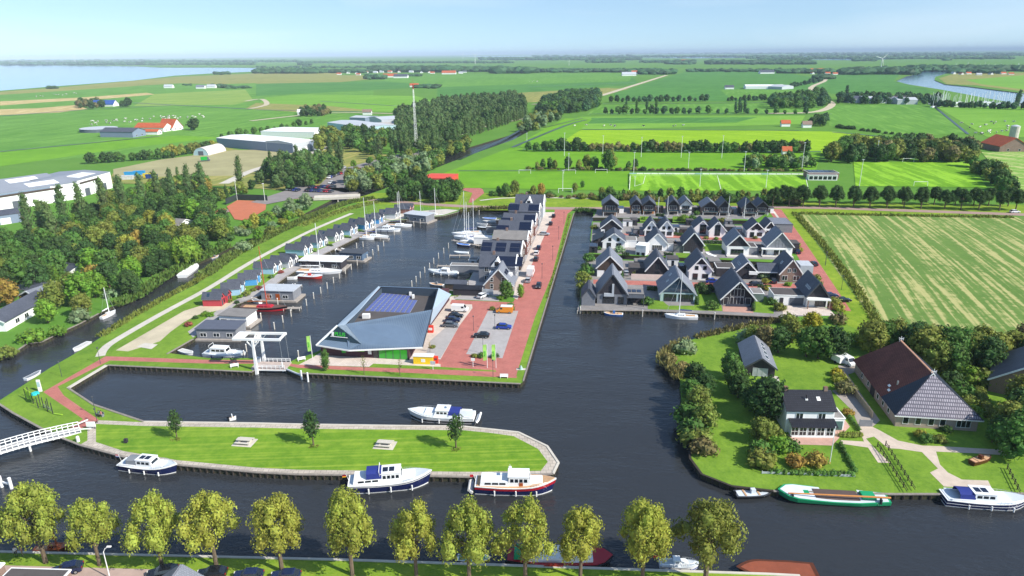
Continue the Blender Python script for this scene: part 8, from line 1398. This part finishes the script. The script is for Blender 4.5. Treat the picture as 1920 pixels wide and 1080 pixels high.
t = thing('info_pillar', 'white slanted info pillar beside the fitness lawn', 'sign', G(76, 734), R(10)); MB().loft([[(-.35, -.15, 0), (.35, -.15, 0), (.35, .15, 0), (-.35, .15, 0)], [(-.35, -.12, 2.9), (.35, -.12, 2.9), (.35, .12, 2.9), (-.35, .12, 2.9)]]).build('pillar', TRIM, t); MB().box(-.28, .28, -.16, -.15, 1.2, 2.4).build('panel', LBLUE, t)
t = thing('notice_stand', 'white information panel where the island path starts', 'sign', G(172, 804), 0); MB().box(-.9, .9, -.08, .08, .5, 1.6).build('panel', TRIM, t); [MB().box(x - .06, x + .06, -.06, .06, 0, .5).build('leg', DGREY, t) for x in (-.7, .7)]
t = thing('power_post', 'white service post beside the footbridge quay', 'post', G(147, 828)); MB().tube([(0, 0, 0), (0, 0, 1.1), (0, 0, 1.25)], [.3, .3, .1], 8).build('post', TRIM, t)
t = thing('dog_bin', 'small dark bin on the island lawn', 'bin', G(237, 831)); MB().box(-.3, .3, -.25, .25, .2, 1.0).build('bin', TIMB, t); MB().box(-.06, .06, -.06, .06, 0, .2).build('post', DGREY, t)
t = thing('fountain_post', 'pale green buoy post at the corner of the parking lawn', 'post', G(*zc(760, 640, 8)(1735, 420))); MB().tube([(0, 0, 0), (0, 0, .5), (0, 0, 1.0)], [.5, .35, .1], 8).build('body', M('pale_green', '#a9c8bc'), t); MB().box(-1.1, 1.1, -.5, .5, .045, .06).build('slab', CONC, t)
# outdoor fitness frame
zF = zc(30, 710, 10.67); LIME = M('lime_powdercoat', '#a8cf3c', var=.05); TURQ = M('turquoise_panel', '#2fc2bd', var=.05)
t = thing('fitness_frame', 'outdoor fitness frame with lime climbing nets and turquoise roof', 'playground', G(*zF(360, 520)), 0); o0 = G(*zF(360, 520))
pts = [(205, 400), (270, 380), (350, 500), (450, 590), (490, 520), (560, 590), (640, 660), (740, 700), (660, 610), (300, 440)]
for x, y in pts: q = G(*zF(x, y)) - o0; MB().bar(q, q + Vector((0, 0, 2.6)), .12).build('post', TIMB, t)
for a, b in (((205, 400), (270, 440)), ((290, 440), (350, 500))):
    A = G(*zF(*a)) - o0; B_ = G(*zF(*b)) - o0
    m = MB(); [m.bar(A + Vector((0, 0, z)), B_ + Vector((0, 0, z)), .09) for z in (.5, .9, 1.3, 1.7, 2.1, 2.5)]; [m.bar(A.lerp(B_, u) + Vector((0, 0, .4)), A.lerp(B_, u) + Vector((0, 0, 2.6)), .09) for u in (0, .33, .66, 1)]; m.build('climbing_net', LIME, t)
q = G(*zF(440, 500)) - o0; m = MB(); m.tube([q + Vector((0, 0, 2.3)), q + Vector((0, 0, 2.7))], [.8, .7], 10); m.build('roof_disc', TURQ, t)
q0 = G(*zF(560, 590)) - o0; q1 = G(*zF(740, 700)) - o0; m = MB(); m.bar(q0 + Vector((0, 0, 1.0)), q1 + Vector((0, 0, 1.0)), .08); m.bar(q0 + Vector((0, 0, .5)), q1 + Vector((0, 0, .5)), .08); m.build('balance_rail', GREYW, t)
q0 = G(*zF(770, 720)) - o0; q1 = G(*zF(930, 745)) - o0; m = MB(); m.bar(q0 + Vector((0, 0, .25)), q1 + Vector((0, 0, .25)), .18); m.build('balance_beam', LIME, t)
# flagpoles and masts on land
p = G(*z4(948, 825)); t = thing('flagpole', 'tall white flagpole in the white house garden', 'flagpole', p); MB().tube([(0, 0, -.1), (0, 0, Hz(p, 801))], [.09, .05], 7).build('pole', TRIM, t); MB().tube([(0, 0, Hz(p, 801)), (0, 0, Hz(p, 801) + .2)], [.1, .02], 7).build('finial', TRIM, t)
for i, (x, y, yt) in enumerate([(445, 375, 340), (497, 378, 345), (615, 324, 304)]): p = G(x, y); t = thing('court_light', 'tall light pole by the clay courts and car park, %s from the left' % ORD[i], 'light mast', p, 0, 'court lights'); h = Hz(p, yt); MB().tube([(0, 0, 0), (0, 0, h)], [.14, .08], 6).build('pole', TRIM, t); MB().box(-.5, .5, -.15, .15, h, h + .3).build('lamp_head', TRIM, t)
t = thing('white_street_lamp', 'white curved street lamp at the bottom left', 'street lamp', G(206, 1084)); MB().tube([(0, 0, 0), (0, 0, 4.6), (.25, .1, 5.1), (.7, .2, 5.3)], [.09, .06, .05, .05], 7).build('pole', TRIM, t); MB().box(.5, 1.1, .1, .35, 5.25, 5.4).build('lamp_head', TRIM, t)
# planting beds and hedges at the parking
tree('bush', z3(1370, 680), 1.6, 'mid', 'left shrub in the bed below the banners', wide=1.0); tree('bush', z3(1320, 678), 1.4, 'olive', 'middle shrub in the bed below the banners'); tree('bush', z3(1470, 680), 1.7, 'dark', 'right shrub in the bed below the banners'); tree('bush', z3(1455, 325), 1.4, 'olive', 'small shrub left of the orange van'); hedge([z3(1590, 328), z3(1625, 330)], 1.4, 3.0, 'mid', 'tall clipped block hedge behind the orange van', clump=.8); tree('broad', z3(1555, 240), 6, 'mid', 'round tree before the brick end house', wide=.9); tree('bush', z3(1515, 245), 2, 'bright', 'small round shrub beside the brick end house tree'); tree('column', z3(1665, 232), 4.2, 'bright', 'bright egg-shaped shrub at the quay road corner', wide=1.2); tree('sapling', z3(985, 640), 3, 'autumn', 'small tree with planting ring at the supermarket corner'); tree('bush', z3(1005, 610), 1.2, 'olive', 'low planting at the supermarket corner'); scrub('weed_strip', [zr(420, 950), zr(520, 900), zr(640, 890)], .8, .8, 'olive', 8, 'weeds along the grey fence', .15)
# cottage gardens
for i, (x, y) in enumerate([(500, 480), (560, 490), (590, 440), (640, 425), (700, 385), (735, 370), (760, 375), (850, 275), (930, 235), (1010, 150), (1090, 125), (1120, 130), (210, 620), (290, 590), (150, 680), (340, 600)]): tree('bush', zb(x, y), rnd.uniform(1.3, 2.2), rnd.choice(['mid', 'dark', 'olive', 'red', 'bright']), 'garden shrub in front of the cottages, %s from the supermarket end' % ORD[i], 'cottage garden shrubs')
for i, (x, y) in enumerate([(1290, 650), (1450, 590), (1640, 510), (1780, 450), (1100, 740), (1150, 760)]): hedge([z6(x, y), z6(x + 70, y + 6)], .9, 1.1, rnd.choice(['dark', 'mid']), 'low garden hedge before the upper cottages, %s clump' % ORD[i])
# villa park greenery
for i, (x, y, h, c) in enumerate([(150, 510, 4, 'mid'), (140, 600, 4.5, 'mid'), (115, 640, 4, 'olive'), (130, 560, 3, 'dark'), (105, 690, 3, 'olive'), (350, 455, 3, 'grey'), (210, 440, 2, 'mid'), (525, 790, 3.2, 'mid'), (870, 700, 3.4, 'dark'), (900, 720, 3.2, 'dark'), (930, 700, 3, 'dark'), (940, 820, 3.2, 'mid'), (1330, 790, 3, 'mid'), (1380, 830, 3, 'olive'), (1300, 700, 1.8, 'yellow'), (1265, 620, 4, 'grey'), (1290, 655, 2.2, 'yellow'), (1430, 672, 1.6, 'bright'), (1610, 640, 3, 'olive'), (1620, 670, 2.6, 'mid'), (1720, 800, 3.4, 'olive'), (1760, 830, 3, 'yellow'), (760, 255, 4, 'bright'), (820, 250, 3, 'mid'), (905, 370, 1.6, 'olive'), (970, 375, 1.6, 'bright'), (1220, 370, 1.6, 'olive'), (1300, 372, 1.6, 'bright'), (1490, 420, 2.4, 'yellow'), (1510, 450, 2, 'yellow'), (185, 305, 2.6, 'olive'), (1010, 260, 2.6, 'olive'), (440, 600, 2.4, 'olive'), (600, 610, 2.4, 'olive'), (880, 430, 2.6, 'bright'), (845, 215, 2.4, 'mid'), (505, 245, 1.8, 'bright')]): tree('bush', z8(x, y), h, c, 'villa park garden shrub, %s counted in rows from the corner' % ORD[i], 'villa park shrubs')
for i, (x, y, w_, d_) in enumerate([(440, 285, 3, 5), (470, 345, 4, 4), (710, 330, 3, 4), (760, 345, 3, 3), (1060, 330, 4, 4), (1110, 345, 3, 3), (690, 545, 4, 5), (960, 560, 4, 5), (760, 590, 3, 4), (1250, 465, 3, 4), (400, 290, 4, 4), (620, 275, 3, 3), (800, 285, 3, 3), (1050, 290, 3, 3), (340, 205, 5, 5), (600, 200, 4, 4), (830, 200, 4, 4), (1075, 210, 4, 4), (1310, 205, 4, 4), (480, 560, 4, 4), (180, 460, 3, 5)]):
    t = thing('garden_shed', 'low dark garden shed between the villas, %s in the row order' % ORD[i], 'shed', G(*z8(x, y)), RZ, 'villa garden sheds'); annex(t, -w_ / 2, w_ / 2, 0, d_, 2.3, [TIMB, GREYW, WW, BRNW][i % 4], [BITUM, FLATR, PANEL][i % 3], edge=DGREY); panel(t, -.45, .45, -.05, .01, .05, 2.0, GLASS, 'door')
for i, (x, y, x2, y2) in enumerate([(530, 700, 600, 705), (840, 690, 850, 800), (1205, 780, 1210, 840), (640, 480, 700, 484), (890, 400, 1020, 404), (370, 480, 420, 482), (1240, 690, 1330, 694), (705, 350, 760, 352), (1040, 372, 1130, 376), (360, 600, 365, 640), (1010, 465, 1030, 470), (585, 225, 640, 228)]): hedge([z8(x, y), z8(x2, y2)], 1.0, 1.5, 'dark', 'clipped dark hedge in the villa park, %s counted from the front' % ORD[i])
# ------------------------------------------------------------ cows
def cow_mesh():
    m = MB(); R_ = lambda x, y, z, w_, h_: [(x, y + w_ * math.cos(6.283 * j / 8), z + h_ * math.sin(6.283 * j / 8)) for j in range(8)]
    m.loft([R_(-.95, 0, 1.1, .12, .15), R_(-.85, 0, 1.02, .30, .36), R_(-.4, 0, .98, .36, .42), R_(.2, 0, .96, .37, .45), R_(.7, 0, 1.05, .28, .40), R_(.95, 0, 1.2, .16, .24), R_(1.15, 0, 1.3, .14, .17), R_(1.35, 0, 1.2, .12, .14), R_(1.6, 0, 1.02, .08, .09)])
    for x, y in ((-.7, -.2), (-.7, .2), (.6, -.2), (.6, .2)): m.tube([(x, y, .85), (x - .04, y, .45), (x, y, .42), (x, y, 0)], [.16, .09, .075, .06], 6)
    m.tube([(-.95, 0, 1.15), (-1.08, 0, .9), (-1.08, 0, .5)], [.05, .035, .05], 5); return m
cm, ct, CN, CL, cp_ = newmat('cow_hide'); n1 = CN.new('ShaderNodeTexNoise'); n1.inputs['Scale'].default_value = 1.1; oi = CN.new('ShaderNodeObjectInfo'); co = CN.new('ShaderNodeTexCoord'); va_ = CN.new('ShaderNodeVectorMath'); CL.new(co.outputs['Object'], va_.inputs[0]); CL.new(oi.outputs['Location'], va_.inputs[1]); CL.new(va_.outputs[0], n1.inputs[0]); rp = CN.new('ShaderNodeValToRGB'); rp.color_ramp.interpolation = 'CONSTANT'; rp.color_ramp.elements[0].color = (.02, .018, .016, 1); rp.color_ramp.elements[1].color = (.75, .72, .66, 1); rp.color_ramp.elements[1].position = .47; CL.new(n1.outputs[0], rp.inputs[0]); CL.new(rp.outputs[0], cp_.inputs['Base Color']); cp_.inputs['Roughness'].default_value = .8
COW = cow_mesh().mesh('cow', cm)
def herd(poly, n, lb, grp):
    P = [G(*q) for q in poly]; k = 0
    while k < n:
        u, v = rnd.random(), rnd.random(); q = P[0].lerp(P[1], u).lerp(P[3].lerp(P[2], u), v); o = link('cow', COW); o.location = q + Vector((0, 0, .2)); o.rotation_euler = (0, 0, rnd.uniform(0, 6.28)); o.scale = (1.25,) * 3; tag(o, lb, 'cow', grp, 'thing'); k += 1
herd([(165, 228), (380, 214), (385, 222), (165, 236)], 46, 'black and white cow grazing above the orange-roofed farm', 'cows in the left meadow'); herd([(60, 181), (140, 175), (150, 178), (70, 183)], 14, 'distant cow grazing near the lake shore', 'cows near the lake'); herd([(1800, 232), (1905, 228), (1910, 250), (1815, 254)], 26, 'black and white cow grazing left of the concrete silo', 'cows by the silo'); herd([(980, 152), (1010, 151), (1012, 154), (980, 155)], 6, 'far white cow in the middle meadow', 'cows in the middle meadow'); herd([(1060, 235), (1300, 236), (1300, 239), (1060, 239)], 10, 'pale sheep-like cow in the bright polder strip', 'cows in the polder strip')
# wind turbines
def turbine(px, h, label, a0=.3):
    p = G(*px); t = thing('wind_turbine', label, 'wind turbine', p, 0, 'wind turbines'); MB().tube([(0, 0, 0), (0, 0, h)], [h * .035, h * .018], 8).build('tower', TRIM, t); MB().box(-h * .025, h * .025, -h * .05, h * .05, h, h + h * .04).build('nacelle', TRIM, t)
    for k in range(3): a = a0 + k * 2.094; d = Vector((math.sin(a), 0, math.cos(a))); c = Vector((0, -h * .06, h * 1.02)); MB().loft([[c + d * (h * r) + Vector((d.z * w_, 0, -d.x * w_)), c + d * (h * r) + Vector((0, h * .008, 0)), c + d * (h * r) - Vector((d.z * w_, 0, -d.x * w_)), c + d * (h * r) - Vector((0, h * .008, 0))] for r, w_ in ((.02, h * .012), (.15, h * .02), (.5, h * .006))]).build('blade', TRIM, t)
turbine((141, 117), 90, 'far white wind turbine across the lake'); turbine((891, 120), 60, 'white wind turbine above the left village', 1.0); turbine((1650, 138), 45, 'white wind turbine beside the riverside village', .8); turbine((868, 110), 70, 'faint wind turbine on the far horizon', .5); turbine((1067, 123), 25, 'small white wind turbine in the middle of the polder', .2); turbine((375, 112), 70, 'faint wind turbine beyond the lake, left one', .1); turbine((387, 112), 70, 'faint wind turbine beyond the lake, right one', .6)
# far marina: boats with masts
FBm = MB(); FBm.add(*[hull_mb(10, 3.2, 1, 1, 1.3).v, hull_mb(10, 3.2, 1, 1, 1.3).f]); FBm.tube([(.5, 0, 1), (.5, 0, 14.5)], .22, 4); FBm.box(-2, 2.4, -.9, .9, 1, 1.6); FB = FBm.mesh('far_sailboat', HULLW)
k = 0
for (x0, x1, y0, y1, n) in ((1742, 1925, 192, 202, 85), (1780, 1910, 129, 133, 22)):
    for i in range(n): o = link('far_sailboat', FB); p = G(rnd.uniform(x0, x1), rnd.uniform(y0, y1)); o.location = (p.x, p.y, GZ + .2); o.rotation_euler = (0, 0, rnd.uniform(0, 6.28)); sc_ = rnd.uniform(.75, 1.15) * (1 if y0 > 150 else 1.6); o.scale = (sc_,) * 3; tag(o, 'white sailboat with bare mast in the far right marina' if y0 > 150 else 'tiny sailboat in the distant river harbour', 'sailboat', 'boats in the far marina' if y0 > 150 else 'boats in the distant river harbour', 'thing')
# ------------------------------------------------------------ people
SKIN = M('skin', '#c99a7c', rough=.6, var=.05); HAIR = M('dark_hair', '#33261e', rough=.8)
def person(px, rz, top, legs, label, sit=False, z=0.0, hair=HAIR):
    """body grown from a jointed skeleton with a skin modifier: one continuous mesh"""
    J = {'pel': (0, 0, .95, .15), 'belly': (0, 0, 1.12, .14), 'chest': (0, 0, 1.36, .17), 'neck': (0, 0, 1.52, .06), 'head': (0, -.01, 1.64, .10), 'crown': (0, -.01, 1.74, .075)}
    E = [('pel', 'belly'), ('belly', 'chest'), ('chest', 'neck'), ('neck', 'head'), ('head', 'crown')]
    for s, n in ((-1, 'l'), (1, 'r')):
        if sit: J.update({'hip' + n: (s * .1, -.02, .9, .10), 'kne' + n: (s * .12, -.45, .92, .065), 'ank' + n: (s * .12, -.48, .5, .045), 'toe' + n: (s * .13, -.62, .46, .04)})
        else: J.update({'hip' + n: (s * .1, 0, .88, .10), 'kne' + n: (s * .11, -.03, .48, .065), 'ank' + n: (s * .12, .02, .08, .045), 'toe' + n: (s * .13, -.14, .04, .04)})
        J.update({'sho' + n: (s * .19, 0, 1.42, .065), 'elb' + n: (s * .25, .03, 1.14, .045), 'wri' + n: (s * .24, -.12, .92, .032), 'han' + n: (s * .23, -.17, .85, .035)})
        E += [('pel', 'hip' + n), ('hip' + n, 'kne' + n), ('kne' + n, 'ank' + n), ('ank' + n, 'toe' + n), ('chest', 'sho' + n), ('sho' + n, 'elb' + n), ('elb' + n, 'wri' + n), ('wri' + n, 'han' + n)]
    ks = list(J); me = bpy.data.meshes.new('body'); me.from_pydata([J[q][:3] for q in ks], [(ks.index(a), ks.index(b)) for a, b in E], []); tmp = link('tmp_body', me); tmp.modifiers.new('s', 'SKIN'); sv = me.skin_vertices[0].data
    for i, q in enumerate(ks): sv[i].radius = (J[q][3], J[q][3]); sv[i].use_root = q == 'pel'
    tmp.modifiers.new('d', 'SUBSURF').levels = 1; dg = bpy.context.evaluated_depsgraph_get(); bm_ = bpy.data.meshes.new_from_object(tmp.evaluated_get(dg)); bpy.data.objects.remove(tmp)
    bm_.materials.clear(); [bm_.materials.append(m_) for m_ in (top, legs, SKIN)]
    for f in bm_.polygons: c = f.center; f.material_index = 2 if c.z > 1.5 or (abs(c.x) > .2 and c.z < 1.12) else (1 if c.z < .98 else 0); f.use_smooth = True
    t = thing('person', label, 'person', G(*px) + Vector((0, 0, z)), rz, 'people'); link('body', bm_, t); h = MB(); h.tube([(0, .02, 1.62), (0, .03, 1.72), (0, .01, 1.80)], [.105, .115, .04], 9); h.build('hair', hair, t); return t
WSH = M('white_shirt', '#e6e6e4', var=.05); DTR = M('dark_trousers', '#24262c', var=.08); PNK = M('pink_shirt', '#c98a80', var=.05); GRN = M('green_jacket', '#5d8f72', var=.06); TAN = M('tan_trousers', '#9a8468', var=.06)
person((31, 1043), R(20), WSH, DTR, 'person in white shirt standing at the quay edge, bottom left'); person((43, 1042), R(-40), PNK, TAN, 'person in pinkish top standing right of the white-shirted one'); person(zc(30, 710, 10.67)(1665, 742), R(-25), GRN, DTR, 'person in green sitting on the bench at the path fork', True, -.42); person(zc(30, 710, 10.67)(1712, 752), R(-25), PNK, DTR, 'person in pink sitting on the bench at the path fork', True, -.42)

# ------------------------------------------------------------ haze: the air itself
hm = MB().box(-71000, 71000, -60, 91000, -2.6, 150)
hz = bpy.data.materials.new('haze_air'); hz.use_nodes = True; hz.node_tree.nodes.clear()
ho = hz.node_tree.nodes.new('ShaderNodeOutputMaterial'); hv = hz.node_tree.nodes.new('ShaderNodeVolumePrincipled')
hv.inputs['Color'].default_value = (0.70, 0.86, 1.0, 1); hv.inputs['Density'].default_value = 0.000065; hv.inputs['Anisotropy'].default_value = -0.35
hz.node_tree.links.new(hv.outputs[0], ho.inputs['Volume'])
tag(hm.build('haze', hz), 'pale blue summer haze over the far polder', kind='stuff')
